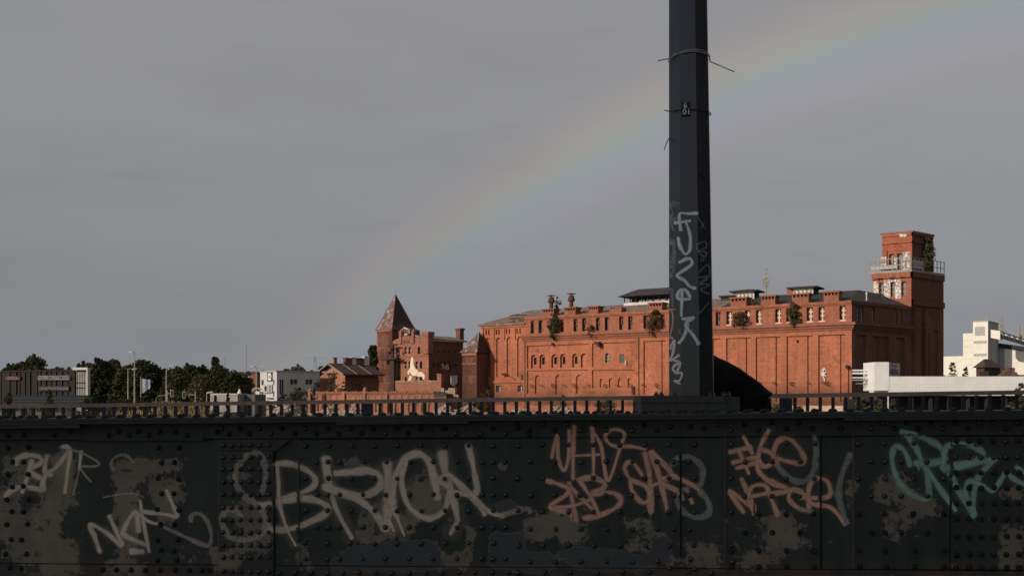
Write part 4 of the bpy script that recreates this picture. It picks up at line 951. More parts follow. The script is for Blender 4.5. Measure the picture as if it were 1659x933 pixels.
NS = N.side(a1); sN = NS.u(qL(915)[0]); uS = lambda X: NS.u(qL(X)[0]); zS = lambda X, Y: NS.z(*qL(X, Y))
wins = [(367, 420, 512, 295), (512, 607, 367, 292), (722, 817, 367, 292), (725, 757, 530, 455)]
ftr = [('r', uS(a), uS(b), zS((a+b)/2, y1), zS((a+b)/2, y0), -.2) for a, b, y1, y0 in wins]
part('wall', wall_relief(NS, 0, sN, -.4, ztN, ftr), M['grey_render'], o, 'shaded long side wall')
for a, b, y1, y0 in wins:
    z0, z1 = zS((a+b)/2, y1), zS((a+b)/2, y0)
    w_ = part('window', MB().fbox(NS, uS(a), uS(b), z0, z1, -.25, -.16), M['navy'] if a == 367 else M['dark_glass'], o)
    fr = MB(); fr.fbox(NS, uS(a), uS(b), z0, z0+.12, -.157, -.05).fbox(NS, (uS(a)+uS(b))/2-.06, (uS(a)+uS(b))/2+.06, z0+.12, z1, -.157, -.08); part('frame', fr, M['grey_panel'], w_)
part('roof', MB().hexa([N.P(a0-.15, ztN, .15), N.P(a1+.15, ztN, .15), N.P(a1+.15, ztN, -sN), N.P(a0-.15, ztN, -sN)], [N.P(a0-.15, ztN+.18, .15), N.P(a1+.15, ztN+.18, .15), N.P(a1+.15, ztN+.18, -sN), N.P(a0-.15, ztN+.18, -sN)]), M['grey_panel'], o)
def text_part(s, Fr, u, z, size, dep, m, parent, name='lettering', align='CENTER', sx=1.0, bold=0.0):
    cu = bpy.data.curves.new(name, 'FONT'); cu.body = s; cu.size = size; cu.align_x = align; cu.align_y = 'CENTER'; cu.offset = bold; cu.resolution_u = 2
    tmp = bpy.data.objects.new('tmp', cu); COL.objects.link(tmp); dg = bpy.context.evaluated_depsgraph_get()
    me = bpy.data.meshes.new_from_object(tmp.evaluated_get(dg)); bpy.data.objects.remove(tmp); bpy.data.curves.remove(cu)
    Mx = Matrix((( Fr.d.x*sx, 0, Fr.n.x), (Fr.d.y*sx, 0, Fr.n.y), (0, 1, 0)))
    p = Fr.P(u, z, dep); b = root_loc(parent)
    for v in me.vertices: v.co = Mx @ v.co + p - b
    me.name = name; me.materials.clear(); me.materials.append(m); return part(name, None, None, parent, mesh=me)
M['sign_dark'] = mat('dark sign film', (.05, .05, .065), .15, 2.0); M['sign_white'] = mat('white sign film', (.62, .60, .56), .08, 2.0); M['ink'] = mat('black print', (.02, .02, .022), .1, 3.0)
sg = thing('shop_sign', 'square dark sign with a white ring high on the white end wall', 'sign', N.P(uN(236), zN(236, 256), .1))
a, b = uN(203), uN(271); z0, z1 = zN(236, 318), zN(236, 196)
part('board', MB().fbox(N, a, b, z0, z1, .02, .14), M['sign_dark'], sg)
ec = ((a+b)/2-.03*(b-a), (z0+z1)/2)
def disc(Fr, c, ra, rb, d0, d1, n=24): return MB().fprism(Fr, [(c[0]+ra*math.cos(2*math.pi*k/n), c[1]+rb*math.sin(2*math.pi*k/n)) for k in range(n)], d0, d1)
part('ring', disc(N, ec, (b-a)*.37, (z1-z0)*.44, .145, .16), M['sign_white'], sg)
text_part('LIDL', N, ec[0], ec[1], .75, .165, M['ink'], sg, bold=.02)
pb = thing('poster_board', 'pair of printed poster panels in the middle of the white end wall', 'poster', N.P(uN(210), zN(210, 425), .1))
for Xa, Xb in ((150, 207), (212, 270)):
    a, b = uN(Xa), uN(Xb); z0, z1 = zN(210, 478), zN(210, 362); w_ = b-a; h = z1-z0
    part('panel', MB().fbox(N, a, b, z0, z1, .02, .1), M['grey_panel'], pb)
    fg = MB()
    if Xa == 150: fg.v += disc(N, (a+w_*.5, z0+h*.62), w_*.30, h*.2, .105, .12).v; fg.f += disc(N, (0, 0), 1, 1, 0, 1).f; fg.fbox(N, a+w_*.3, a+w_*.75, z0+h*.2, z0+h*.5, .105, .119)
    else:
        for k in range(5): fg.fbox(N, a+w_*.2, a+w_*(.8-.1*(k % 2)), z0+h*(.12+.17*k), z0+h*(.2+.17*k), .105, .12)
    part('print', fg, M['ink'], pb)
part('strip', MB().fbox(N, uN(163), uN(262), zN(210, 488), zN(210, 481), .02, .11), M['ink'], pb)
part('strip', MB().fbox(N, uN(268.5), uN(275), zN(270, 480), zN(270, 362), .02, .12), M['sign_dark'], pb)
s2 = thing('small_sign', 'tiny dark bracket sign low on the white end wall', 'sign', N.P(uN(250), zN(250, 550), .1)); part('board', MB().fbox(N, uN(215), uN(290), zN(250, 553), zN(250, 545), .02, .5).fbox(N, uN(215), uN(232), zN(225, 560), zN(225, 552), .02, .3), M['ink'], s2)

# ================================================================== FURNITURE STORE AT THE LEFT EDGE
qS = lambda X, Y=0: (X/8.48, 580+Y/8.48)
B = frame_px(-60, 215, 143.5, 205); uB = lambda X: B.u(qS(X)[0]); zB = lambda X, Y: B.z(*qS(X, Y))
o = thing('store_building', 'long dark store with a lattice screen facade and two name boards', 'building', B.P(B.L*.6, 0))
zt = avg(zB(300, 172), zB(1000, 175)); zlow = 0.0
M['screen'] = mat('brown perforated screen', (.018, .013, .011), .35, .5, c2=(.012, .011, .011)); M['screen2'] = mat('grey brown screen', (.019, .018, .019), .3, .6)
part('wall', MB().fbox(B, 0, uB(1020), 0, zt-.3, -3, -.5), M['navy'], o)
xs = [0, 120, 210, 260, 330, 400, 500, 545, 620, 690, 760, 840, 920, 1015]
for i in range(len(xs)-1):
    part('screen_panel', MB().fbox(B, uB(xs[i])+.06, uB(xs[i+1])-.06, .4, zt-.05, -.45, -.3-.05*(i % 3)), M['screen'] if xs[i] < 500 else M['screen2'], o)
po = MB()
for X in xs: po.fbox(B, uB(X)-.05, uB(X)+.05, 0, zt, -.3, -.12)
po.fbox(B, 0, uB(1020), zt-.08, zt+.08, -.46, -.1); part('screen_frame', po, mat('dull brown steel', (.045, .032, .028), .3, 1.0), o)
po = MB(); po.fbox(B, uB(1010), uB(1215), zB(1100, 163), zB(1100, 130), -.8, .3).fbox(B, uB(1200), uB(1216), 0, zB(1100, 163), -.5, .29)
part('portal_frame', po, M['white_render'], o)
for k in range(6): part('slat', MB().fbox(B, uB(1022+25*k), uB(1022+25*k+14), 0, zB(1100, 182), -.6, -.45), M['concrete'], o)
part('portal_beam', MB().fbox(B, uB(1015), uB(1199), zB(1100, 344), zB(1100, 334), -.44, -.3).fbox(B, uB(1015), uB(1199), zB(1100, 412), zB(1100, 404), -.44, -.3), M['ink'], o)
def board(name, label, Xa, Xb, Y0, Y1, m, txt):
    t = thing(name, label, 'sign', B.P(uB((Xa+Xb)/2), zB(Xa, (Y0+Y1)/2), .1)); part('board', MB().fbox(B, uB(Xa), uB(Xb), zB(700, Y1), zB(700, Y0), -.08, .12), M[m], t)
    for s, X, Y, sz, mm, al in txt: text_part(s, B, uB(X), zB(700, Y), sz, .125, M[mm], t, align=al, bold=.012)
    return t
M['sign_grey'] = mat('lilac grey sign', (.20, .185, .195), .15, 1.0); M['sign_red'] = mat('faded red sign', (.075, .03, .03), .3, 1.0); M['gold'] = mat('dull gold letters', (.17, .13, .075), .1, 2.0); M['pale_red'] = mat('pale red letters', (.2, .13, .13), .1, 2.0)
board('name_board', 'pale grey board with dark capital letters on the lattice screen', 525, 958, 240, 300, 'sign_grey', [('HOFFMANN', 832, 270, 1.02, 'ink', 'CENTER'), ('Gardinen - Nähe', 615, 258, .5, 'ink', 'CENTER'), ('Gardinenstudio', 615, 284, .5, 'ink', 'CENTER')])
board('name_board', 'navy board with dull gold capitals below the pale grey board', 535, 950, 385, 450, 'navy', [('DÄNISCHES BETTENLAGER', 742, 418, .62, 'gold', 'CENTER')])
board('name_board', 'faded red board with two lines of small letters near the left edge', 72, 280, 245, 296, 'sign_red', [('Restaurant &', 176, 258, .48, 'pale_red', 'CENTER'), ('Getränkehandel', 176, 282, .48, 'pale_red', 'CENTER')])
C_ = frame_px(18, 150, 143, 148)
o = thing('blue_trailer', 'long navy blue striped trailer parked in front of the store', 'trailer', C_.P(C_.L/2, 0)); z0, z1 = C_.z(80, 656), C_.z(80, 640)
part('body', MB().fbox(C_, 0, C_.L, z0, z1, -2.4, 0), mat('dark navy trailer paint', (.012, .015, .024), .3, 1.0), o)
for k in range(3): part('stripe', MB().fbox(C_, 0, C_.L, z0+(z1-z0)*(.3*k+.06), z0+(z1-z0)*(.3*k+.13), .002, .04), mat('dull stripe', (.05, .05, .052), .2, 1.0), o)
part('chassis', MB().fbox(C_, .5, C_.L-.5, z0-.35, z0, -2.2, -.2), M['ink'], o)
wh = MB()
for u_ in (2, 3.2, C_.L-3.2, C_.L-2): wh.tube([C_.P(u_, .5, -.35), C_.P(u_, .5, -.05)], .5, 12)
part('wheels', wh, M['ink'], o)
# ================================================================== STREET FURNITURE ON THE LEFT
def lamp(x, ytop, heads, Y, label, r=.11):
    p = at(x, HZ, Y); t = thing('street_lamp', label, 'street lamp', (p.x, Y, 0)); h = ZC+(HZ-ytop)/FPX*Y
    part('pole', MB().tube([(p.x, Y, 0), (p.x, Y, h*.5), (p.x, Y, h)], [r*1.25, r, r*.7], 8), M['galv'], t)
    for hx, hy in heads:
        q = at(hx, hy, Y); part('arm', MB().tube([(p.x, Y, h-.15), ((p.x+q.x)/2, Y, max(h, q.z)+.02), q], .05, 5), M['galv'], t)
        s_ = 1 if q.x > p.x else -1; part('lamp_head', MB().hexa([q+Vector((-.1*s_, -.2, -.1)), q+Vector((.75*s_, -.12, .1)), q+Vector((.75*s_, .12, .1)), q+Vector((-.1*s_, .2, -.1))], [q+Vector((-.1*s_, -.12, .12)), q+Vector((.6*s_, -.08, .24)), q+Vector((.6*s_, .08, .24)), q+Vector((-.1*s_, .12, .12))]), M['grey_panel'], t)
    return t
lamp(218, 569.5, [(214.5, 571)], 150, 'tallest pale street lamp with a short arm before the dark trees')
lamp(207.5, 597, [(215, 598.5)], 175, 'shorter street lamp just left of the tallest one')
lamp(269.5, 599, [(275.5, 593.5)], 150, 'street lamp with an upward arm beside the traffic signals')
lamp(415.5, 596, [(411.5, 594), (422.5, 594)], 165, 'two armed street lamp beside the white shop building')
lamp(335, 637, [(336.5, 636.5)], 130, 'short post lamp left of the white trailer', r=.08)
def signal(x, xarm, Y, ytop, yarm, label):
    p = at(x, HZ, Y); t = thing('traffic_signal', label, 'traffic light', (p.x, Y, 0)); za = ZC+(HZ-yarm)/FPX*Y; zt_ = ZC+(HZ-ytop)/FPX*Y; q = at(xarm, yarm, Y)
    part('pole', MB().tube([(p.x, Y, 0), (p.x, Y, zt_)], .08, 6), M['galv'], t); part('arm', MB().tube([(p.x, Y, za), q], .06, 6), M['galv'], t)
    part('signal_head', MB().fbox(Frame((q.x, Y), (1, 0)), -.2, .2, za-.5, za+.5, 0, .3), M['concrete'], t)
    part('lens', MB().fbox(Frame((q.x, Y), (1, 0)), -.12, .12, za-.4, za+.4, .3, .34), M['ink'], t)
signal(271, 279.2, 140, 632, 637, 'traffic signal on an arm reaching right, beside a street lamp')
signal(316.5, 299, 138, 634, 639.5, 'traffic signal on an arm reaching left from a single post')
p = at(228, HZ, 155); t = thing('banner_flag', 'white and blue banner flag on a pole before the dark trees', 'flag', (p.x, 155, 0))
part('pole', MB().tube([(p.x, 155, 0), (p.x, 155, 6.2)], .06, 6), M['galv'], t)
b = MB(); z1, z0 = ZC+(HZ-613.5)/FPX*155, ZC+(HZ-638)/FPX*155
for k in range(7):
    xa, xb = p.x+.08+.2*k, p.x+.08+.2*(k+1); ya, yb = 155+.09*math.sin(k*1.4), 155+.09*math.sin(k*1.4+1.4); b.hexa([(xa, ya, z0+.13*k), (xb, yb, z0+.13*(k+1)), (xb, yb+.02, z0+.13*(k+1)), (xa, ya+.02, z0+.13*k)], [(xa, ya, z1-.02*k), (xb, yb, z1-.02*k-.02), (xb, yb+.02, z1-.02*k-.02), (xa, ya+.02, z1-.02*k)])
part('cloth', b, mat('blue white cloth', (.42, .42, .48), .2, .5, c2=(.12, .14, .22), stretch=(1.6, 1, .5)), t)
b = MB(); pts = [at(x, y, 138) for x, y in ((253, 652), (253, 645), (258, 641), (268, 640))]; b.tube(pts, .05, 5); solo('guard_rail', b, M['galv'], 'bent grey guard rail below the traffic signals', 'rail', loc=(pts[0].x, 138, 0))
M['trailer'] = mat('dusty white trailer', (.27, .26, .225), .2, .8); V_ = frame_px(340.5, 130, 385, 129); z1 = V_.z(360, 638.5)
o = thing('white_trailer', 'long white box trailer parked before the trees', 'trailer', V_.P(V_.L/2, 0))
part('body', MB().fbox(V_, 0, V_.L, 1.0, z1, -2.4, 0), M['trailer'], o); part('roof_edge', MB().fbox(V_, -.03, V_.L+.03, z1, z1+.1, -2.43, .03), M['plastic_white'], o); part('chassis', MB().fbox(V_, .4, V_.L-.3, .55, 1.0, -2.2, -.2), M['ink'], o)
part('roof_vent', MB().lathe(V_.P(V_.L-.3, z1+.1, -1), [(.25, 0), (.22, .3), (.12, .38), (.12, .55), (.02, .6)], 8), M['white_panel'], o)
wh = MB()
for u_ in (.8, 2.6): wh.tube([V_.P(u_, .45, -.3), V_.P(u_, .45, -.05)], .45, 12)
part('wheels', wh, M['ink'], o)
M['box_grey'] = mat('dull container grey', (.12, .12, .115), .2, 1.0); V_ = frame_px(386, 131, 413, 130); z1 = V_.z(395, 638.5); o = thing('shipping_container', 'grey corrugated shipping container beside the white trailer', 'container', V_.P(V_.L/2, 0)); b = MB()
for k in range(13): b.fbox(V_, V_.L*k/13, V_.L*(k+.55)/13, 0, z1-.05, -2.4, .04)
part('body', MB().fbox(V_, 0, V_.L, 0, z1-.02, -2.38, 0), M['box_grey'], o); part('ribs', b, M['box_grey'], o)
p = at(415, HZ, 140); o = thing('white_canopy', 'small white curved canopy on a white stand beside the shop', 'canopy', (p.x, 140, 0)); b = MB(); zt_ = ZC+(HZ-628)/FPX*140
for k in range(6):
    a, c = math.pi*(.05+.13*k), math.pi*(.05+.13*(k+1)); b.hexa([(p.x+.15-.65*math.cos(x), 139.4+1.2*y, zt_-.55+.55*math.sin(x)) for x, y in ((a, 0), (c, 0), (c, 1), (a, 1))], [(p.x+.15-.58*math.cos(x), 139.4+1.2*y, zt_-.55+.48*math.sin(x)) for x, y in ((a, 0), (c, 0), (c, 1), (a, 1))])
part('canopy', b, M['white_panel'], o); part('stand', MB().box((p.x+.3, 140, (zt_-.5)/2), (.55, .9, zt_-.5)), M['white_panel'], o)

# ================================================================== TREES ON THE LEFT
TL_ = [ # x, ytop, width px, Y, mat, seed, shape, label
 (14, 584, 34, 235, 'leaf_mid', 21, 'round', 'low bushy tree at the far left behind the store'),
 (55, 571, 40, 232, 'leaf_mid', 22, 'round', 'tall green tree rising behind the left part of the store'),
 (36, 582, 40, 240, 'leaf_dark', 23, 'round', 'dark tree filling between the two trees behind the store'),
 (92, 591, 36, 260, 'leaf_blue', 24, 'round', 'small grey green tree above the middle of the store roof'),
 (112, 591, 28, 262, 'leaf_blue', 25, 'round', 'small grey green tree just left of the white portal frame'),
 (143, 580, 34, 236, 'leaf_dark', 26, 'round', 'dark pointed tree directly right of the white portal frame'),
 (163, 577, 36, 232, 'leaf_dark', 27, 'round', 'tall dark broad tree, second right of the portal frame'),
 (184, 583, 30, 238, 'leaf_mid', 28, 'oval', 'slim lighter tree left of the tallest street lamp'),
 (206, 583, 36, 230, 'leaf_mid', 29, 'round', 'mid green tree behind the two close street lamps'),
 (234, 577, 44, 226, 'leaf_dark', 30, 'round', 'tallest dark tree behind the banner flag'),
 (262, 590, 30, 228, 'leaf_dark', 31, 'round', 'dark round tree right of the banner flag'),
 (288, 592, 42, 222, 'leaf_mid', 32, 'round', 'broad tree behind the left traffic signal'),
 (309, 584, 34, 230, 'leaf_dark', 33, 'round', 'dark tree with a high rounded top above the traffic signals'),
 (327, 586, 26, 232, 'leaf_dark', 34, 'round', 'dark narrow tree between the rounded top and the poplar'),
 (325, 601, 30, 205, 'leaf_olive', 35, 'round', 'olive yellow tree in front of the darker trees'),
 (349, 577, 16, 245, 'leaf_dark', 36, 'oval', 'slim poplar top rising behind the broad dark tree'),
 (358, 590, 56, 225, 'leaf_dark', 37, 'round', 'broad dark tree behind the white trailer'),
 (380, 596, 34, 222, 'leaf_dark', 38, 'round', 'dark tree sloping down toward the right end of the trees'),
 (397, 595, 26, 226, 'leaf_olive', 39, 'round', 'reddish olive tree at the right end of the tree row'),
 (434, 602, 22, 330, 'leaf_blue', 40, 'round', 'faint low tree behind the white end wall'),
 (446, 599, 22, 330, 'leaf_blue', 41, 'round', 'faint low tree above the left roof edge of the shop'),
 (466, 591, 18, 320, 'leaf_blue', 42, 'round', 'left one of two loose trees above the shop roof'),
 (482, 587, 30, 320, 'leaf_blue', 43, 'round', 'right and higher one of two loose trees above the shop roof'),
 (504, 596, 22, 320, 'leaf_mid', 44, 'round', 'low tree under the far power pylon'),
 (524, 587, 26, 300, 'leaf_mid', 45, 'round', 'tree behind the left eaves of the brick house'),
 (604, 559, 22, 235, 'leaf_dark', 46, 'oval', 'dark tree standing right behind the tower house'),
]
for x, yt, w_, Y, m_, sd_, shp, lb in TL_:
    tree_px('tree', lb, 'tree', x, yt, w_*1.35, Y, m=m_, seed=sd_, shape=shp, zlow=.05, nblob=190, nleaf=75)
# young trees and bushes close to the ground
BL_ = [
 (14, 633, 16, 130, 'leaf_mid', 61, 'round', 'bush at the far left end above the handrail'),
 (80, 632, 22, 128, 'leaf_mid', 62, 'cone', 'pointed young conifer in front of the blue trailer'),
 (144, 636, 18, 128, 'leaf_mid', 63, 'round', 'round bush at the right end of the blue trailer'),
 (158, 645, 8, 126, 'leaf_mid', 64, 'round', 'very small bush right of the round bush'),
 (178, 640, 13, 126, 'leaf_olive', 65, 'cone', 'small olive pointed bush left of the street lamps'),
 (203, 640, 22, 126, 'leaf_mid', 66, 'round', 'low bush at the foot of the shorter street lamp'),
 (235, 636, 24, 124, 'leaf_dark', 67, 'round', 'dark bush below the banner flag'),
 (349, 640, 10, 122, 'leaf_dark', 68, 'cone', 'small dark conifer in front of the white trailer, left one'),
 (369, 637, 10, 122, 'leaf_dark', 69, 'cone', 'small dark conifer in front of the white trailer, right one'),
 (482, 627, 38, 160, 'leaf_dark', 70, 'round', 'dark spreading bush in front of the shaded shop wall'),
 (458, 637, 18, 158, 'leaf_dark', 71, 'round', 'smaller bush left of the spreading one by the shop'),
 (541, 600, 30, 182, 'leaf_olive', 72, 'round', 'loose pale green tree in front of the brick house gable'),
 (514, 612, 16, 182, 'leaf_blue', 73, 'oval', 'grey green slim tree at the left corner of the brick house'),
 (556, 612, 14, 183, 'leaf_olive', 74, 'round', 'small yellowish tree at the lit corner of the brick house'),
 (508, 628, 8, 176, 'leaf_dark', 75, 'round', 'small dark bush at the left end of the arcaded wall'),
 (787, 625, 18, 185, 'leaf_birch', 76, 'round', 'brown bush before the lowest windows of the brewery'),
 (770, 640, 24, 180, 'leaf_olive', 77, 'round', 'low olive bush at the foot of the turret'),
 (735, 622, 18, 188, 'leaf_birch', 78, 'round', 'dry shrub beside the hanging white sheet'),
 (706, 614, 20, 197, 'leaf_olive', 79, 'round', 'weeds on top of the low wall beside the gable'),
 (980, 646, 36, 150, 'leaf_mid', 80, 'round', 'green bush behind the balusters left of the pole base'),
 (912, 634, 10, 176, 'leaf_birch', 81, 'round', 'brown weed at the foot of the brewery wall'),
 (1258, 652, 26, 140, 'leaf_olive', 82, 'round', 'weedy bush behind the thick railing post'),
 (1292, 656, 22, 140, 'leaf_olive', 83, 'round', 'low weeds right of the thick railing post'),
 (1395, 640, 22, 112, 'leaf_mid', 84, 'round', 'bush at the shaded corner of the brewery'),
 (1420, 640, 26, 108, 'leaf_mid', 85, 'round', 'bush below the left end of the white tiled hall'),
 (1446, 648, 20, 106, 'leaf_dark', 86, 'round', 'dark bush beneath the white tiled hall'),
 (1404, 627, 12, 128, 'leaf_dark', 87, 'round', 'dark shrub between the white pipes and the handrail'),
 (1656, 610, 26, 98, 'leaf_mid', 88, 'round', 'shrub at the right edge in front of the white tiled hall'),
 (1636, 652, 30, 96, 'leaf_olive', 89, 'round', 'low bush under the right end of the white tiled hall'),
 (1543, 586, 18, 150, 'leaf_dark', 90, 'oval', 'dark spiky shrub left of the brown hut'),
 (1564, 590, 14, 150, 'leaf_dark', 91, 'oval', 'dark thin shrub nearest the brown hut'),
 (1536, 600, 34, 152, 'leaf_dark', 92, 'round', 'dark low thicket above the white tiled wall'),
 (1631, 592, 9, 190, 'leaf_olive', 93, 'oval', 'thin pale shrub between hut and ruined pier'),
]
for x, yt, w_, Y, m_, sd_, shp, lb in BL_:
    tree_px('bush', lb, 'bush', x, yt, w_*1.1, Y, m=m_, seed=sd_, shape=shp, zlow=.02, nblob=60, nleaf=50, size=.12)

# ================================================================== FAR MASTS
p = at(510, HZ, 900); o = thing('power_pylon', 'faint lattice power pylon far behind the brick house', 'pylon', (p.x, 900, 0)); h = ZC+(HZ-577)/FPX*900; b = MB()
for sx, sy in ((-2.6, -2.6), (2.6, -2.6), (2.6, 2.6), (-2.6, 2.6)): b.tube([(p.x+sx, 900+sy, 0), (p.x+sx*.25, 900+sy*.25, h)], .22, 4)
for k in range(9):
    z_ = h*k/9; z2 = h*(k+1)/9; s1 = 2.6-(2.6*.75)*k/9; s2 = 2.6-(2.6*.75)*(k+1)/9; b.tube([(p.x-s1, 900-s1, z_), (p.x+s2, 900-s2, z2)], .14, 4).tube([(p.x+s1, 900-s1, z_), (p.x-s2, 900-s2, z2)], .14, 4)
part('lattice', b, mat('pale grey steel', (.30, .30, .32), .05, 1.0), o); ar = MB()
for zz_, w_ in ((h-.3, 9.0), (h-4.5, 7.5)):
    ar.tube([(p.x-w_, 900, zz_), (p.x+w_, 900, zz_)], .2, 4)
    for k in (-1, -.75, -.5, .5, .75, 1): ar.tube([(p.x+w_*k, 900, zz_), (p.x+w_*k, 900, zz_-2.6)], .14, 4)
part('cross_arm', ar, mat('pale grey steel', (.30, .30, .32), .05, 1.0), o)
for x, yt, lb in ((399, 559, 'thin radio mast far away above the tree row'), (364, 580, 'very faint thin mast left of the radio mast')):
    p = at(x, HZ, 1100); h = ZC+(HZ-yt)/FPX*1100; b = MB().tube([(p.x, 1100, 0), (p.x, 1100, h)], .22, 4)
    for k in range(8): b.box((p.x, 1100, h*(.45+.07*k)), (.7, .7, .9))
    solo('radio_mast', b, mat('far mast steel', (.22, .19, .19), .1, .1), lb, 'mast', loc=(p.x, 1100, 0))
o = thing('far_house', 'far brick house roof showing between the trees and the shop', 'house', at(408, HZ, 300)-Vector((0, 0, ZC))); fh = frame_px(404, 300, 417, 298)
part('wall', MB().fbox(fh, 0, fh.L, 0, fh.z(410, 605), -6, 0), M['brick_shade'], o); part('roof', MB().fprism(fh, [(-.3, fh.z(410, 605)), (fh.L+.3, fh.z(410, 605)), (fh.L+.3, fh.z(410, 602))  , (-.3, fh.z(410, 602))], -6.3, .3), M['roof_tile'], o); part('chimney', MB().fbox(fh, fh.L*.72, fh.L*.95, fh.z(410, 602), fh.z(410, 599.5), -3, -1.8), M['brick_old'], o)

# ================================================================== RIGHT SIDE: WHITE TILED HALL
q7 = lambda X, Y=0: (1400+X/4.911, 500+Y/4.911)
m, n_, b_ = new_mat('white glazed tile'); M['white_tile'] = m
tcn = nd(n_, 'ShaderNodeTexCoord'); mpn = nd(n_, 'ShaderNodeMapping'); mpn.inputs['Rotation'].default_value = (R(90), 0, 0); lk(n_, tcn.outputs['Object'], mpn.inputs[0])
bt = nd(n_, 'ShaderNodeTexBrick', Scale=1.0); bt.offset = 0; lk(n_, mpn.outputs[0], bt.inputs[0])
for k, v in (('Color1', (.74, .73, .69, 1)), ('Color2', (.71, .70, .66, 1)), ('Mortar', (.62, .61, .57, 1)), ('Mortar Size', .018), ('Brick Width', .40), ('Row Height', .34)): bt.inputs[k].default_value = v
nzz = nd(n_, 'ShaderNodeTexNoise', Scale=.5, Detail=6.0); lk(n_, tcn.outputs['Object'], nzz.inputs[0])
lk(n_, mixc(n_, 1.0, bt.outputs[0], ramp(n_, nzz.outputs[0], [(.3, .9), (.7, 1.03)]), 'MULTIPLY'), b_.inputs['Base Color']); b_.inputs['Roughness'].default_value = .45
W_ = frame_px(1416.3, 110, 1760, 110); uW = lambda X: W_.u(q7(X)[0]); zW_ = lambda Y: W_.z(*q7(100, Y))
o = thing('white_hall', 'long low white tiled hall with a raised end block', 'building', W_.P(W_.L/2, 0))
part('wall', MB().fbox(W_, uW(196), W_.L, zW_(691), zW_(538), -6, 0), M['white_tile'], o); part('wall', MB().fbox(W_, 0, uW(196)-.003, zW_(651), zW_(424), -3.4, .05), M['white_tile'], o, 'raised white tiled end block')
sp = Frame(W_.P(uW(199), 0, -.15), (math.cos(R(50)), math.sin(R(50)))); a0 = sp.u(q7(199)[0]); a1 = sp.u(q7(284)[0])
part('stair_wall', MB().fbox(sp, a0, a1, zW_(538), zW_(428), -.3, 0), M['concrete'], o, 'small shaded wall with purple scribbles')
b = MB(); rd = random.Random(9)
for k in range(16):
    x = a0+.3+(a1-a0-.9)*rd.random(); z_ = zW_(525)+(zW_(445)-zW_(525))*rd.random(); b.fbox(sp, x, x+rd.uniform(.2, 1.2), z_, z_+rd.uniform(.08, .3), .001+.002*k, .006+.002*k)
part('graffiti', b, mat('purple paint', (.10, .07, .12), .3, 2.0), o)
part('base_wall', MB().fbox(W_, .5, W_.L, -.4, zW_(691), -6, -3.0), M['ink'], o)
for k in range(12): part('column', MB().fbox(W_, 2.2+k*2.1, 2.5+k*2.1, -.4, zW_(691), -.9, -.5), M['ink'], o)
for k, (Y0, Y1) in enumerate(((480, 494), (503, 519), (541, 552), (560, 572), (590, 598))):
    part('pipe', MB().tube([W_.P(-.02-(1.7 if k < 4 else 1.3), W_.z(*q7(40, (Y0+Y1)/2)), -2), W_.P(0, W_.z(*q7(40, (Y0+Y1)/2)), -2)], (Y1-Y0)/4.911/FPX*110*.5, 8), M['white_tile'] if k in (0, 1, 2) else M['concrete'], o)
part('pipe_wall', MB().fbox(W_, -2.0, 0, -.4, zW_(720), -4.4, -2.6), M['ink'], o)
p = at(1439, HZ, 100); solo('white_post', MB().tube([(p.x, 100, 0), (p.x, 100, ZC+(HZ-637)/FPX*100)], .07, 6), M['plastic_white'], 'short white post under the white tiled hall', 'post', loc=(p.x, 100, 0))

# ================================================================== WHITE INDUSTRIAL WORKS
I_ = frame_yaw(q7(985)[0], 310, 38); uI = lambda X, d=0: I_.u(q7(X)[0], d); zI = lambda X, Y, d=0: I_.z(*q7(X, Y), d)
o = thing('white_works', 'white clad industrial works with a stair tower and an inclined conveyor', 'factory', I_.P(uI(960), 0))
zt = zI(930, 104); IS = I_.side(uI(985)); s1 = IS.u(q7(1068)[0])
wins = [(882, 963, 215, 143), (872, 975, 277, 255), (872, 975, 378, 357)]
part('tower_wall', wall_relief(I_, uI(866), uI(985), -.4, zt, [('r', uI(a), uI(b), zI(930, y1), zI(930, y0), -.35) for a, b, y1, y0 in wins]), M['white_panel'], o)
part('tower_wall', MB().fbox(IS, 0.003, s1, -.4, zt, -(uI(985)-uI(866))+.4, 0).fbox(I_, uI(866), uI(985)+.2, zt, zt+.3, -s1, .12), M['grey_panel'], o, 'shaded side of the stair tower')  # grey colour puts the shade into this side of the white tower
for a, b, y1, y0 in wins:
    w_ = part('window', MB().fbox(I_, uI(a), uI(b), zI(930, y1), zI(930, y0), -.4, -.3), mat('blue grey glass', (.10, .12, .15), .3, .5, rough=.3), o); fr = MB(); n = 7 if y1 == 215 else 4
    for k in range(n+1): x = uI(a)+(uI(b)-uI(a))*k/n; fr.fbox(I_, x-.06, x+.06, zI(930, y1), zI(930, y0), -.3, -.1)
    part('mullion', fr, M['white_panel'], w_)
    if y1 != 215: part('blind', MB().fbox(I_, uI(a), uI(a)+(uI(b)-uI(a))*.5, zI(930, y1), zI(930, y0), -.298, -.2), M['grey_panel'], w_)
pn = MB()
for X in (905, 945):  pn.fbox(I_, uI(X)-.03, uI(X)+.03, -.4, zI(930, 380), 0, .05)
part('joint', pn, M['grey_panel'], o)
part('block', MB().fbox(I_, uI(784), uI(866)-.01, -.4, zI(820, 196), -12, -.4), M['white_panel'], o, 'lower white block left of the stair tower')
jt = MB()
for Y in (250, 300, 350, 400, 450): jt.fbox(I_, uI(784), uI(866)-.02, zI(820, Y)-.03, zI(820, Y)+.03, -.4, -.36)
part('joint', jt, M['grey_panel'], o)
part('block', MB().fbox(I_, uI(560), uI(784)-.01, -.4, avg(zI(640, 385), zI(784, 370)), -10, -.6), M['white_panel'], o, 'long low white block at the left')
dR = -s1-.5; IR = I_.shifted(dR); ur_ = lambda X: IR.u(q7(X)[0]); zr_ = lambda X, Y: IR.z(*q7(X, Y))
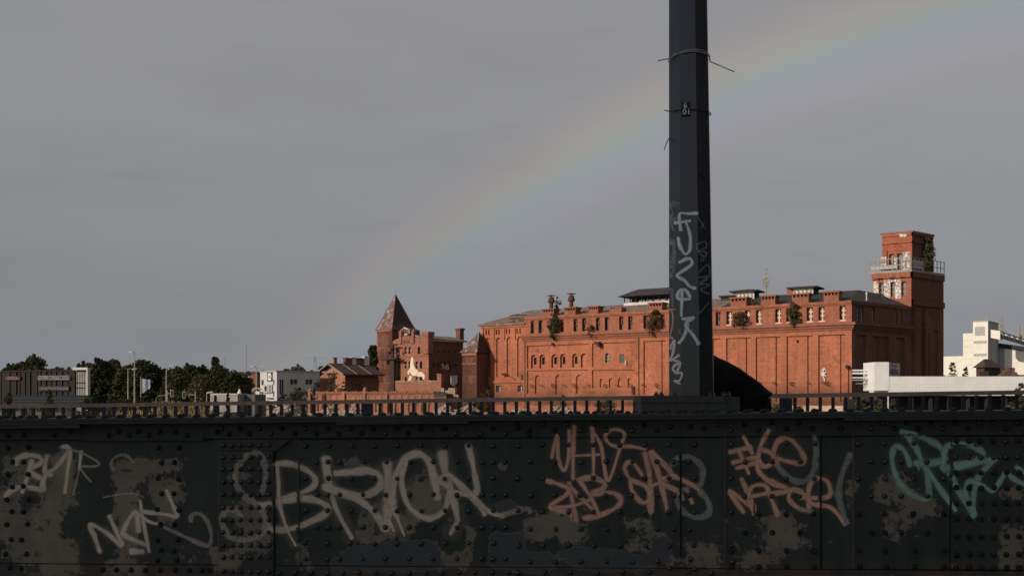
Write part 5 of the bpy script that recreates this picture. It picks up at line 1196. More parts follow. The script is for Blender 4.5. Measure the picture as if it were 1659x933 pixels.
part('hall_wall', MB().fprism(IR, [(ur_(1000), -.4), (ur_(1118), -.4), (ur_(1118), zr_(1118, 305)), (ur_(1060), zr_(1060, 290)), (ur_(1000), zr_(1000, 240))], -8, 0), M['grey_panel'], o)  # grey colour paints in the shade on this stretch of hall wall
part('hall_wall', MB().fprism(IR, [(ur_(1118)+.01, -.4), (ur_(1420), -.4), (ur_(1420), zr_(1420, 380)), (ur_(1118)+.01, zr_(1118, 305))], -8, .3), M['white_panel'], o, 'sunlit hall wall under the conveyor')
IG = I_.shifted(2.0); ug = lambda X: IG.u(q7(X)[0]); zg = lambda X, Y: IG.z(*q7(X, Y))
part('gallery', MB().fprism(IG, [(ug(1008), zg(1008, 232)), (ug(1082), zg(1082, 246)), (ug(1082), zg(1082, 178)), (ug(1008), zg(1008, 166))], -3, 0), M['white_panel'], o)
cv = MB(); cv.fprism(IG, [(ug(1082)+.02, zg(1082, 235)), (ug(1400), zg(1400, 330)), (ug(1400), zg(1400, 300)), (ug(1082)+.02, zg(1082, 205))], -3, -.3)
co = part('conveyor', cv, M['roof_felt'], o); tr = MB()
P0 = lambda t_, hi: IG.P(ug(1082)+(ug(1400)-ug(1082))*t_, (zg(1082, 180)*(1-t_)+zg(1400, 290)*t_) if hi else (zg(1082, 222)*(1-t_)+zg(1400, 318)*t_), 0)
tr.tube([P0(0, 1), P0(1, 1)], .16, 5).tube([P0(0, 0), P0(1, 0)], .16, 5)
for k in range(14): tr.tube([P0(k/14, k % 2), P0((k+1)/14, (k+1) % 2)], .11, 4)
part('truss', tr, M['navy'], co)
part('roof_sheet', MB().fprism(IG, [(ug(1082), zg(1082, 196)), (ug(1400), zg(1400, 304)), (ug(1400), zg(1400, 298)), (ug(1082), zg(1082, 184))], -3.2, -.5), M['white_panel'], co)
part('eaves', MB().fprism(IR, [(ur_(1040), zr_(1040, 305)), (ur_(1420), zr_(1420, 360)), (ur_(1420), zr_(1420, 320)), (ur_(1040), zr_(1040, 270))], -2, .6), M['navy'], o)
for X, Yt, Yb, w_ in ((958, 20, 104, .1), (975, 45, 104, .28), (956, 50, 104, .22)): part('antenna', MB().tube([I_.P(uI(X), zt, -2), I_.P(uI(X), zI(X, Yt), -2)], w_, 6), M['galv'], o)
b = MB().tube([I_.P(uI(1095, -6), zt-3, -6), I_.P(uI(1095, -6), zI(1095, 55, -6), -6)], .16, 5)
for k in range(4): b.box(I_.P(uI(1095, -6), zI(1095, 75+22*k, -6), -6), (.8, .5, .35))
b.box(I_.P(uI(1099, -6), zI(1095, 150, -6), -6), (.7, .7, 2.4)); part('antenna', b, M['galv'], o)
for X in (1217, 1250): part('stack', MB().tube([IR.P(ur_(X), zr_(X, 250), -3), IR.P(ur_(X), zr_(X, 148), -3), IR.P(ur_(X+8), zr_(X, 136), -3)], .4, 8), M['galv'], o)
part('hall_roof', MB().fprism(IR, [(ur_(1200), zr_(1200, 260)), (ur_(1420), zr_(1420, 330)), (ur_(1420), zr_(1420, 205)), (ur_(1230), zr_(1230, 207))], -12, -4), M['grey_panel'], o)
# brown hut and ruined pier
qh = lambda X, Y=0: (1540+X/5.487, 480+Y/5.487)
hf = frame_yaw(qh(300)[0], 150, 58); uh = lambda X: hf.u(qh(X)[0]); hs = hf.side(uh(300)); sh_ = hs.u(qh(440)[0]); a0, a1 = uh(206), uh(300); ze = hf.z(*qh(300, 632)); zr2 = hf.shifted(-sh_/2).z(*qh(330, 558))
M['hut'] = mat('dark brown hut wall', (.07, .035, .03), .3, 1.0); o = thing('brown_hut', 'small dark brown hut with a steep hipped roof above the white wall', 'hut', hf.P((a0+a1)/2, 0)); q_ = [hf.P(a0, ze, .4), hf.P(a1+.4, ze, .4), hf.P(a1+.4, ze, -sh_-.4), hf.P(a0, ze, -sh_-.4)]; am = (a0+a1)/2; r0 = hf.P(am, zr2, -sh_*.32); r1 = hf.P(am, zr2, -sh_*.75)
part('wall', MB().fbox(hf, a0+.4, a1, -.3, ze, -sh_, 0), M['hut'], o); part('roof', MB().poly([q_[0], q_[1], r0]).poly([q_[1], q_[2], r1, r0]).poly([q_[2], q_[3], r1]).poly([q_[3], q_[0], r0, r1]).poly(q_), mat('brown tar paper', (.075, .045, .043), .3, .8), o)
part('window', MB().fbox(hs, sh_*.1, sh_*.35, ze-2.0, ze-.6, -.1, .04), M['rust_iron'], o); part('window', MB().fbox(hf, a0+1, a0+2.4, ze-1.8, ze-.6, -.1, .04), M['dark_glass'], o)
rp_ = at(q7(1172)[0], HZ, 140); o = thing('ruined_pier', 'jagged broken brick pier above the white wall near the right edge', 'ruin', (rp_.x, 140, 0)); pf = Frame((rp_.x, 140), (1, 0)); b = MB(); rd = random.Random(6)
for k in range(14):
    x0 = -3.6+.55*k; top = pf.z(*q7(1172, 510)); pk = {5: 468, 6: 465, 7: 470, 4: 492, 8: 505, 9: 522, 12: 524, 11: 526, 3: 515, 2: 524}.get(k, 536)
    b.fbox(pf, x0*.62, x0*.62+.335, -.3, pf.z(*q7(1172, pk)), -rd.uniform(.8, 1.2), rd.uniform(-.1, .1))
part('masonry', b, mat('dull broken brick', (.15, .08, .058), .4, 1.2), o)

# ================================================================== RIVETED BRIDGE GIRDER
GF = frame_px(0, 8.0, 1659, 7.27); g_uz = GF.uz
girder = thing('bridge_girder', 'dark riveted steel plate girder covered in spray graffiti and peeling paint', 'bridge', GF.P(GF.L/2, 0))
PEEL = [(30,760,30,30,1),(12,830,25,40,1),(40,870,40,50,1),(100,775,26,55,1),(85,850,22,75,1),(100,905,30,40,1),(220,762,42,22,1),(262,752,40,12,1.1),(202,800,22,40,1),(207,858,18,60,1),(268,792,30,22,1),(268,830,18,22,.9),(205,920,40,14,1),
  (398,828,38,22,.9),(388,775,22,14,.8),(415,862,32,36,.8),(365,905,30,22,.9),(570,750,14,12,1),(592,754,10,8,1),(692,800,30,38,1.15),(622,820,20,18,.9),(652,846,25,20,.9),(592,850,18,26,.9),(612,872,30,10,.9),(815,752,12,14,1),(762,872,9,20,1),(738,908,26,18,.95),(492,895,12,26,.9),(575,905,24,12,.8),
  (872,857,28,18,1.2),(905,850,45,24,1.1),(930,868,24,16,.8),(1030,846,28,14,.9),(1062,878,22,20,.85),(1032,880,18,18,.7),(1090,905,16,14,.7),(1130,898,26,22,.8),(1156,905,14,22,.8),(1272,868,38,26,1.1),(1256,842,30,14,.9),(1240,895,30,20,.7),(1216,912,30,18,.8),(1442,790,34,28,1.0),(1452,850,28,26,.85),(1492,820,32,22,1.05),(1472,795,12,20,.7),(1640,885,24,40,1.0),(1642,800,20,12,.9),(1384,765,10,40,.6),(1380,800,10,30,.6),(300,905,20,10,.5),(845,700,6,5,.3)]
SLATE = [(600,900,60,20,1),(665,893,55,26,1.1),(620,915,90,14,1),(818,820,20,16,1),(820,890,36,34,1.1),(860,912,40,20,1),(960,905,60,22,1),(1020,912,60,18,1),(1070,888,22,22,1),(205,762,14,9,1.1),(400,925,30,10,.3)]
def field(L_, x, y): return 1-math.prod(1-min(.8, .8*s)*math.exp(-((x-a)/b)**4-((y-c)/d)**4) for a, c, b, d, s in L_ if abs(x-a) < 2.2*b and abs(y-c) < 2.2*d)
def px_of(p): d = p-CAM; return CXP+FPX*d.x/d.y, HZ-FPX*d.z/d.y
m, n_, b_ = new_mat('peeling dark green steel paint'); M['girder'] = m
tcn = nd(n_, 'ShaderNodeTexCoord'); co = tcn.outputs['Object']
def nz_at(s, d=6.0, r=.6, st=None, n_=n_, co=co):
    q = nd(n_, 'ShaderNodeTexNoise', Scale=s, Detail=d, Roughness=r)
    if st: mpn = nd(n_, 'ShaderNodeMapping'); mpn.inputs['Scale'].default_value = st; lk(n_, co, mpn.inputs[0]); lk(n_, mpn.outputs[0], q.inputs[0])
    else: lk(n_, co, q.inputs[0])
    return q.outputs[0]
ap_ = nd(n_, 'ShaderNodeAttribute', attribute_name='peel'); as_ = nd(n_, 'ShaderNodeAttribute', attribute_name='slate'); ar_ = nd(n_, 'ShaderNodeAttribute', attribute_name='rust')
green = mixc(n_, ramp(n_, nz_at(1.5), [(.35, 0.0), (.65, 1.0)]), (.031, .038, .035), (.041, .045, .040))
green = mixc(n_, 1.0, green, ramp(n_, nz_at(1.0, 5.0, .6, (14, 14, .8)), [(.3, .8), (.7, 1.12)]), 'MULTIPLY')
brown = mixc(n_, ramp(n_, nz_at(5.0, 8.0), [(.35, 0.0), (.65, 1.0)]), (.145, .122, .094), (.205, .172, .132))
slate = mixc(n_, ramp(n_, nz_at(4.0, 8.0), [(.35, 0.0), (.65, 1.0)]), (.058, .063, .069), (.068, .071, .073))
ns = math_(n_, 'MULTIPLY', math_(n_, 'SUBTRACT', nz_at(13.0, 14.0, .8), .5), 3.4)
ns2 = math_(n_, 'MULTIPLY', math_(n_, 'SUBTRACT', nz_at(3.0, 8.0, .6), .5), 1.3)
pf_ = math_(n_, 'ADD', ap_.outputs['Fac'], math_(n_, 'ADD', ns, math_(n_, 'MULTIPLY', ns2, .5)))
pm = ramp(n_, pf_, [(.50, 0.0), (.57, 1.0)]); pedge = ramp(n_, pf_, [(.40, 0.0), (.44, 1.0), (.49, 1.0), (.51, 0.0)])
sf = math_(n_, 'ADD', as_.outputs['Fac'], math_(n_, 'ADD', math_(n_, 'MULTIPLY', ns2, .9), math_(n_, 'MULTIPLY', ns, .18))); sm = ramp(n_, sf, [(.5, 0.0), (.53, 1.0)]); sedge = ramp(n_, sf, [(.48, 0.0), (.505, 1.0), (.52, 1.0), (.54, 0.0)])
col = mixc(n_, pm, green, brown); col = mixc(n_, sm, col, slate); col = mixc(n_, math_(n_, 'MULTIPLY', sedge, .6), col, (.20, .18, .15))
spk = ramp(n_, nz_at(26.0, 3.0, .6), [(.71, 0.0), (.74, 1.0)]); col = mixc(n_, math_(n_, 'MULTIPLY', spk, .5), col, (.15, .13, .11))
rs_ = math_(n_, 'MULTIPLY', ar_.outputs['Fac'], ramp(n_, nz_at(2.5, 9.0, .7), [(.42, 0.0), (.58, 1.0)])); col = mixc(n_, rs_, col, (.135, .075, .050))
lk(n_, col, b_.inputs['Base Color']); b_.inputs['Roughness'].default_value = .62; b_.inputs['Specular IOR Level'].default_value = .28
bh = math_(n_, 'ADD', math_(n_, 'MULTIPLY', pm, -1.0), math_(n_, 'MULTIPLY', nz_at(12.0, 6.0, .6), .5)); bn = nd(n_, 'ShaderNodeBump', Strength=.35, Distance=.004); lk(n_, bh, bn.inputs['Height']); lk(n_, bn.outputs[0], b_.inputs['Normal'])
def add_attr(o):
    me = o.data; b = root_loc(o); at_ = {k: me.attributes.new(k, 'FLOAT', 'POINT') for k in ('peel', 'slate', 'rust')}
    for i, v in enumerate(me.vertices):
        x, y = px_of(v.co+b); at_['peel'].data[i].value = (field(PEEL, x, y)*.93+.10*min(1, max(0, (y-735)/60))+.05*math.sin(x*.013+1)*math.sin(y*.021)) if y > 715 else 0; at_['slate'].data[i].value = field(SLATE, x, y)
        at_['rust'].data[i].value = min(1, max(0, (y-902)/34))*.62
    return o
def gpoly(px, d0, d1): return MB().fprism(GF, [g_uz(x, y, d1) for x, y in px], d0, d1)
def gsheet(x0, x1, ya, yb, d0, d1, step=9):
    """rectangular plate with a finely divided face; ya / yb are (left, right) heights"""
    mb = MB(); nx, ny = max(1, int((x1-x0)/step)), max(1, int((max(yb)-min(ya))/step))
    for j in range(ny+1):
        for i in range(nx+1):
            t_ = i/nx; x = x0+(x1-x0)*t_; y = (ya[0]+(ya[1]-ya[0])*t_)*(1-j/ny)+(yb[0]+(yb[1]-yb[0])*t_)*j/ny
            u_, z_ = g_uz(x, y, d1); mb.v.append(GF.P(u_, z_, d1))
    for j in range(ny):
        for i in range(nx): k = j*(nx+1)+i; mb.f.append((k+nx+1, k+nx+2, k+1, k))
    rim = list(range(nx+1))+[(nx+1)*(j+1)+nx for j in range(ny)]+[(nx+1)*ny+i for i in range(nx-1, -1, -1)]+[(nx+1)*j for j in range(ny-1, 0, -1)]
    k0 = len(mb.v)
    for i in rim: mb.v.append(mb.v[i]+GF.n*(d0-d1))
    for a in range(len(rim)): b = (a+1) % len(rim); mb.f.append((rim[a], rim[b], k0+b, k0+a))
    return mb
lin = lambda y0, y1: (lambda x: y0+(y1-y0)*x/1659)
yT, yA, yW, yB = lin(681, 668), lin(712, 704), lin(705, 698), lin(913, 925)
X0, X1 = -700, 2360
add_attr(part('web_plate', gsheet(X0, X1, (690, 670), (1010, 1010), -.02, 0, 8), M['girder'], girder))
PLATES = []    # (polygon test, depth)
def plate(x0, x1, ya, yb, d, name='cover_plate', label=None):
    add_attr(part(name, gsheet(x0, x1, ya, yb, 0.0005, d), M['girder'], girder, label)); PLATES.append((lambda x, y: x0 <= x <= x1 and ya[0]+(ya[1]-ya[0])*(x-x0)/(x1-x0) <= y <= yb[0]+(yb[1]-yb[0])*(x-x0)/(x1-x0), d))
def plate_poly(px, d, d0=0.0005, name='gusset_plate'):
    o = part(name, gpoly(px, d0, d), M['girder'], girder); bm = bmesh.new(); bm.from_mesh(o.data); b = root_loc(girder)
    xs = [p[0] for p in px]; ys = [p[1] for p in px]
    for k in range(1, int((max(xs)-min(xs))/8)): u_, z_ = g_uz(min(xs)+8*k, ys[0], d); bmesh.ops.bisect_plane(bm, geom=bm.verts[:]+bm.edges[:]+bm.faces[:], plane_co=GF.P(u_, z_, d)-b, plane_no=GF.d)
    for k in range(1, int((max(ys)-min(ys))/8)): u_, z_ = g_uz(xs[0], min(ys)+8*k, d); bmesh.ops.bisect_plane(bm, geom=bm.verts[:]+bm.edges[:]+bm.faces[:], plane_co=GF.P(u_, z_, d)-b, plane_no=Vector((0, 0, 1)))
    bm.to_mesh(o.data); bm.free(); add_attr(o)
    def inside(x, y, px=px):
        c = False; j = len(px)-1
        for i in range(len(px)):
            if (px[i][1] > y) != (px[j][1] > y) and x < (px[j][0]-px[i][0])*(y-px[i][1])/(px[j][1]-px[i][1])+px[i][0]: c = not c
            j = i
        return c
    PLATES.append((inside, d))
# top flange angle, bottom flange angle
plate(X0, X1, (yT(X0)+4, yT(X1)+4), (yA(X0), yA(X1)), .020, 'flange_angle')
plate(X0, X1, (yB(X0), yB(X1)), (1010, 1010), .018, 'flange_angle')
# gussets and splice plates
plate_poly([(346, 712), (470, 712), (444, 731), (443.5, 729), (352, 729.5)], .034, .0205); plate_poly([(129, 712), (138, 701), (330, 701), (330, 713), (140, 714)], .028, .0205)
plate(353, 443.5, (730, 729.5), (916, 916), .022, 'splice_plate'); plate(355, 442, (730.5, 730.5), (748, 748), .030, 'splice_plate')
plate(443.8, 485, (742, 742), (917, 917), .012, 'splice_plate')
plate(469, 787, (700, 699), (708.5, 707), .030, 'splice_plate')
plate_poly([(1084, 704), (1102, 733), (1102, 905), (1086, 926), (787, 922), (787, 708)], .012)
plate(1174, 1329, (703, 702), (921, 921), .010, 'splice_plate'); plate(1382, 1540, (702.5, 702), (920, 921), .010, 'splice_plate')
plate(1540.5, 1700, (712, 712), (921, 922), .018, 'splice_plate'); plate(1541, 1700, (712.5, 712.5), (723, 723), .026, 'splice_plate')
plate(6, 130, (713, 713), (716, 716), .010, 'splice_plate')
# worn edges and dark strips that paint the shadow at plate joints and edges
M['worn_edge'] = mat('worn paint edge', (.16, .135, .105), .5, 8.0); M['joint'] = mat('painted edge shadow', (.006, .006, .006), .1, 1.0)
def seam(x, ya, yb, m, w=1.3, d=.024):
    part('seam', gpoly([(x-w/2, yb), (x+w/2, yb), (x+w/2, ya), (x-w/2, ya)], .001, d), M[m], girder)
for x, ya, yb in ((354.2, 731, 915), (1174.5, 706, 920), (1382.5, 704, 919)): seam(x, ya, yb, 'worn_edge', 1.1, .0235)
for x, ya, yb in ((444.2, 731, 1000), (1102.8, 735, 903), (1330, 703, 921), (1540.2, 712, 921)): seam(x, ya, yb, 'joint', 2.6, .0145 if x != 444.2 else .0225)
for (xa, xb, fy, d_) in ((X0, 353, yA, .0207), (485, 787, lambda x: 709.2-1.3*(x-485)/302, .0307), (787, X1, yA, .0207), (444, X1, lambda x: yB(x)-1.6, .0187), (X0, 353, lambda x: yB(x)-1.6, .0187)):
    part('seam', gpoly([(xa, fy(xa)+2.2), (xb, fy(xb)+2.2), (xb, fy(xb)+.2), (xa, fy(xa)+.2)], .001, .0125), M['joint'], girder)
# top flange: stacked cover plates
def flange(x0, x1, ya, yb, d0, d1, name='cover_plate', nseg=14):
    mb = MB(); 
    ua, z0a = g_uz(x0, ya[0], d1); ub_, z0b = g_uz(x1, ya[1], d1); _, z1a = g_uz(x0, yb[0], d1); _, z1b = g_uz(x1, yb[1], d1)
    mb.hexa([GF.P(ua, z1a, d1), GF.P(ub_, z1b, d1), GF.P(ub_, z1b, d0), GF.P(ua, z1a, d0)], [GF.P(ua, z0a, d1), GF.P(ub_, z0b, d1), GF.P(ub_, z0b, d0), GF.P(ua, z0a, d0)]); return add_attr(part(name, mb, M['girder'], girder))
DF = .14
lt = lambda x: 678.5+(664.5-678.5)*x/1659
flange(X0, X1, (lt(X0), lt(X1)), (lt(X0)+4.6, lt(X1)+4.6), -.28, DF)
flange(X0, X1, (lt(X0)+4.7, lt(X1)+4.7), (lt(X0)+9.4, lt(X1)+9.4), -.278, DF-.006)
flange(X0, 129, (lt(X0)+9.5, lt(129)+9.5), (lt(X0)+15.5, lt(129)+15.5), -.27, DF-.012)
flange(544, 759, (lt(544)+9.5, lt(759)+9.5), (lt(544)+13.5, lt(759)+13.5), -.27, DF-.012)
flange(1367, X1, (lt(1367)+9.5, lt(X1)+9.5), (lt(1367)+14, lt(X1)+14), -.27, DF-.012)
# ---- rivets
def depth_at(x, y):
    d = 0.0
    for f_, dd in PLATES:
        if f_(x, y): d = max(d, dd)
    return d
RV = []
def rv(sc, ox, oy, rows):
    for y, xs in rows:
        for x in xs:
            yy = y; xx = x
            if isinstance(x, tuple): xx, yy = x
            RV.append((ox+xx/sc, oy+yy/sc))
rv(3.185, 340, 640, [(198, [100, 205, 315, 435, 550, 665, 785, 903, 1023, 1148, 1270, 1395, 1523, 1645]), (172, [60, 155, 255, 372, 490, 612, 725, 843, 965, 1085, 1210, 1458, 1590]),
  (260, [495, 612, 733, 852, 970, 1090, 1213, 1338, 1462, 1590]), (345, [550, 612, 672, 793, 912, 1033, 1153, 1275, 1405, 1462, 1523]), (428, [495, 612, 730, 848, 968, 1090, 1213, 1335, 1462, 1590]), (512, [553, 608, 672, 790, 910, 1030, 1152, 1275, 1408, 1462, 1525]),
  (594, [495, 610, 730, 850, 967, 1090, 1213, 1338, 1462, 1590]), (681, [553, 608, 668, 790, 907, 1030, 1153, 1275, 1402, 1462, 1525]), (762, [492, 608, 727, 848, 967, 1090, 1215, 1338, 1462, 1590]), (843, [493, 608, 670, 787, 907, 1030, 1150, 1273, 1402, 1462, 1525]),
  (914, [360, 440, 525, 608, 687, 768, 857, 940, 1030, 1115, 1200, 1285, 1370, 1455, 1540])])
for r_ in (258, 318, 380, 445, 511, 577, 642, 706, 772, 834, 908): RV += [(340+x/3.185, 640+r_/3.185) for x in (70, 114, 158, 210, 255, 303)]
rv(3.183, 820, 640, [(180, [122, 252, 385, 515, 648, 778, (845, 160), (952, 160), (1020, 172), 1160, 1300]), (150, [60, 190, 315, 450, 712, 1090, 1230]), (255, [62, 187, 320, 450, 585, 715, 840, 968, 1160]), (343, [125, 255, 385, 518, 653, 778, 862, 940]), (426, [190, 320, 450, 583, 715, 840, 968, 1160]), (515, [125, 252, 380, 515, 648, 780, 868, 945]),
  (601, [187, 320, 450, 585, 715, 838, 970, 1160]), (690, [125, 255, 385, 518, 653, 778, 862, 945]), (773, [62, 187, 320, 452, 585, 718, 840, 968, 1160]), (857, [125, 257, 387, 517, 650, 780, (840, 890), (950, 842), (970, 895), 1165]), (912, [60, 200, 330, 470, 600, 740, 938, 1060])])
rv(3.185, 1140, 640, [(171, [425, 562, 708, 865, 985, 1105, 1230, 1360, 1555]), (140, [350, 490, 640, 795, 920, 1050, 1170, 1300, 1420, 1490, 1620]), (248, [145, 425, 570, 798, 932, 1083]), (236, [1305, 1365, 1425, 1492, 1558, 1620]), (342, [215, 353, 497, 863, 932, 1018, 1150]), (320, [1300, 1365, 1428, 1495, 1558, 1622]),
  (431, [145, 283, 425, 570, 795, 935, 1083, 1237]), (521, [210, 353, 493, 865, 935, 1017, 1155]), (612, [145, 283, 425, 568, 800, 935, 1083, 1240]), (706, [210, 355, 497, 870, 935, 1020, 1155]), (800, [145, 285, 427, 570, 803, 937, 1090, 1240]), (884, [145, 285, 427, 570, 806, 940, 1090, 1240])])
for r_ in (398, 477, 556, 637, 728, 820, 888): RV += [(1140+x/3.185, 640+r_/3.185) for x in (1304, 1368, 1431, 1497, 1561, 1625)]
rv(3.183, 0, 640, [(345, [65, 122, 835, 900]), (406, [40, 147, (815, 428), (920, 431)]), (470, [65, 120]), (508, [835, 900]), (536, [37, 145]), (590, [813, 920]), (600, [60, 120]), (663, [35, 143, 830, 897]), (743, [58, 113, 812, 918]), (797, [830, 897]), (817, [28, 137]), (850, [812, 912]), (888, [50, 110]), (270, [40, 148, 815, 922]), (207, [40, 122, 280, 560, 667, 767, 962]), (188, [825, 905, 362, 615, 715, 1120]), (900, [530, 602, 675, 750, 825, 903, 978, 1043, 1080])])
rm = MB().lathe((0, 0, 0), [(.0215, 0), (.0212, .007), (.0175, .0155), (.010, .021)], 10); rm.smooth = False
rme = rm.mesh('rivet', M['girder']); M['rivet'] = mat('worn rivet paint', (.030, .036, .037), .35, 20.0, rough=.3, patch=((.09, .075, .06), .64, 9.0), spec=.5); rme.materials[0] = M['rivet']; M['rivet_dark'] = mat('dark rivet paint', (.022, .025, .025), .4, 20.0, rough=.7, patch=((.07, .06, .05), .62, 9.0), spec=.2)
for p_ in rme.polygons: p_.use_smooth = True
def rot_to(n_): return n_.to_track_quat('Z', 'Y')
qn = rot_to(GF.n); bg_ = root_loc(girder); seen = set(); cnt = 0; rest = MB(); rd = random.Random(1)
def place(x, y, d, sc=1.0):
    u_, z_ = g_uz(x, y, d); return GF.P(u_, z_, d), sc
for x, y in RV:
    k = (round(x/5), round(y/5))
    if k in seen: continue
    seen.add(k); d = depth_at(x, y); p, _ = place(x+rd.uniform(-.7, .7), y+rd.uniform(-.7, .7), d)
    if cnt < 300 and y > 716 or (cnt < 300 and rd.random() < .4):
        o = bpy.data.objects.new('rivet', rme); COL.objects.link(o); o.parent = girder; o.location = p-bg_; o.rotation_mode = 'QUATERNION'; o.rotation_quaternion = qn; cnt += 1; s_ = rd.uniform(.86, 1.05); o.scale = (s_, s_, s_)
    else:
        i0 = len(rest.v); rest.v += [p+qn @ v for v in rm.v]; rest.f += [tuple(i0+k_ for k_ in f_) for f_ in rm.f]
# rivets standing on the flange
up = Vector((0, 0, 1))
for row, (dd, ph) in enumerate(((.085, 0), (-.10, .5))):
    pit = .125
    for k in range(int((GF.L+2.5)/pit)):
        u_ = -1.2+(k+ph)*pit; p0 = GF.P(u_, 0, dd); x = CXP+FPX*p0.x/p0.y
        z_ = g_uz(x, lt(x), DF)[1]; p0.z = z_-.001; i0 = len(rest.v); s_ = rd.uniform(1.0, 1.3)
        rest.v += [p0+v*s_ for v in rm.v]; rest.f += [tuple(i0+k_ for k_ in f_) for f_ in rm.f]
rest.smooth = True; part('rivet', rest, M['rivet_dark'], girder, None, 'stuff')

# ================================================================== PAINT STROKES
def spray(name, c, op=.9, c2=None):
    m, n_, b_ = new_mat(name); uv = nd(n_, 'ShaderNodeUVMap'); sp = nd(n_, 'ShaderNodeSeparateXYZ'); lk(n_, uv.outputs[0], sp.inputs[0])
    r_ = math_(n_, 'SQRT', math_(n_, 'ADD', math_(n_, 'POWER', math_(n_, 'ABSOLUTE', sp.outputs[0]), 2.0), math_(n_, 'POWER', math_(n_, 'ABSOLUTE', sp.outputs[1]), 2.0)))
    tcn = nd(n_, 'ShaderNodeTexCoord'); q = nd(n_, 'ShaderNodeTexNoise', Scale=4.5, Detail=7.0, Roughness=.7); lk(n_, tcn.outputs['Object'], q.inputs[0]); q2 = nd(n_, 'ShaderNodeTexNoise', Scale=120.0, Detail=2.0); lk(n_, tcn.outputs['Object'], q2.inputs[0])
    ed = math_(n_, 'ADD', r_, math_(n_, 'MULTIPLY', math_(n_, 'SUBTRACT', q2.outputs[0], .5), .5))
    a = ramp(n_, ed, [(.38, 1.0), (.66, .72), (.82, .3), (1.0, 0.0)]); a = math_(n_, 'MULTIPLY', a, ramp(n_, q.outputs[0], [(.3, op*.55), (.5, op*.85), (.65, op)]))
    lk(n_, a, b_.inputs['Alpha']); lk(n_, mixc(n_, q.outputs[0], c, c2 or tuple(x*.8 for x in c)), b_.inputs['Base Color']); b_.inputs['Roughness'].default_value = .8; b_.inputs['Specular IOR Level'].default_value = .1
    return m
SP = {'beige': spray('beige spray', (.80, .66, .52), .9, (.66, .53, .42)), 'beige_thin': spray('thin beige spray', (.74, .62, .50), .45), 'salmon': spray('salmon spray', (.88, .49, .34), .9, (.70, .40, .29)),
      'green': spray('green spray', (.38, .56, .45), .92, (.27, .42, .34)), 'greygreen': spray('grey green spray', (.46, .46, .40), .6), 'white': spray('white spray', (.85, .85, .85), .97), 'white_thin': spray('thin white spray', (.60, .60, .62), .34), 'pink': spray('pale pink spray', (.9, .76, .70), .97)}
def catmull(pts, n=7):
    P_ = [pts[0]]+list(pts)+[pts[-1]]; o = []
    for i in range(1, len(P_)-2):
        a, b, c, d = P_[i-1], P_[i], P_[i+1], P_[i+2]
        for k in range(n):
            t_ = k/n; o.append(tuple(.5*(2*b[j]+(c[j]-a[j])*t_+(2*a[j]-5*b[j]+4*c[j]-d[j])*t_*t_+(3*b[j]-a[j]-3*c[j]+d[j])*t_**3) for j in (0, 1)))
    o.append(tuple(pts[-1])); return o
LAY = [0]
def stroke(mb, pts, w, surf, n=7, eps=.0006):
    c = catmull(pts, n); w0, w1 = w if isinstance(w, tuple) else (w, w)
    def ext(a, b, l): d = math.hypot(a[0]-b[0], a[1]-b[1]) or 1; return (a[0]+(a[0]-b[0])/d*l, a[1]+(a[1]-b[1])/d*l)
    c = [ext(c[0], c[1], w0/2), ext(c[0], c[1], w0/4)]+c+[ext(c[-1], c[-2], w1/4), ext(c[-1], c[-2], w1/2)]; N_ = len(c); i0 = len(mb.v)
    if mb.uv is None: mb.uv = []
    LAY[0] += 1; lay = eps+.00012*(LAY[0] % 40)
    for i, (x, y) in enumerate(c):
        a, b = c[max(i-1, 0)], c[min(i+1, N_-1)]; d = math.hypot(b[0]-a[0], b[1]-a[1]) or 1; nx_, ny_ = -(b[1]-a[1])/d, (b[0]-a[0])/d; ww = (w0+(w1-w0)*i/(N_-1))*1.42*(1+.16*math.sin(i*.37+LAY[0]*1.7)+.10*math.sin(i*.9+LAY[0]))
        eu = 1.0 if i in (0, N_-1) else .5 if i in (1, N_-2) else 0.0
        for s_ in (-1, 0, 1):
            p, nn = surf(x+nx_*ww/2*s_, y+ny_*ww/2*s_); mb.v.append(p+nn*(lay+.00006*i/N_)); mb.uv.append((eu, float(s_)))
    for i in range(N_-1):
        for s_ in (0, 1): k = i0+i*3+s_; mb.f.append((k, k+3, k+4, k+1))
def g_surf(x, y):
    d = depth_at(x, y); u_, z_ = g_uz(x, y, d); return GF.P(u_, z_, d), GF.n
def tag_paint(strokes, sc, ox, oy, m, surf=g_surf, parent=girder, label=None):
    mb = MB()
    halo = parent is girder and len(strokes) > 2
    for pts, w in strokes:
        if halo: hb = tag_paint.halo.setdefault(m, MB()); ww_ = max(w) if isinstance(w, tuple) else w; stroke(hb, [(ox+x/sc, oy+y/sc) for x, y in pts], ww_*1.75/sc, surf, 5)
        stroke(mb, [(ox+x/sc, oy+y/sc) for x, y in pts], tuple(q/sc for q in w) if isinstance(w, tuple) else w/sc, surf)
    return part('graffiti', mb, SP[m], parent, label, 'stuff' if len(strokes) < 3 and label is None else None)
tag_paint.halo = {}
G1, G2, G3, G4 = (3.183, 0, 640), (3.185, 340, 640), (3.183, 820, 640), (3.185, 1140, 640)
tag_paint([([(85,355),(95,322),(150,308),(208,320),(208,350),(150,380),(165,402),(215,432),(225,460),(210,485),(120,470),(60,490),(28,520)],24),([(165,335),(142,420),(115,498)],22),([(242,312),(232,390),(265,410)],22),([(355,288),(290,370),(235,412),(215,475)],22),([(320,265),(360,280),(348,400),(335,500)],20),([(418,290),(410,380)],16)], *G1, 'beige', label='dull beige sprayed BYR scrawl')
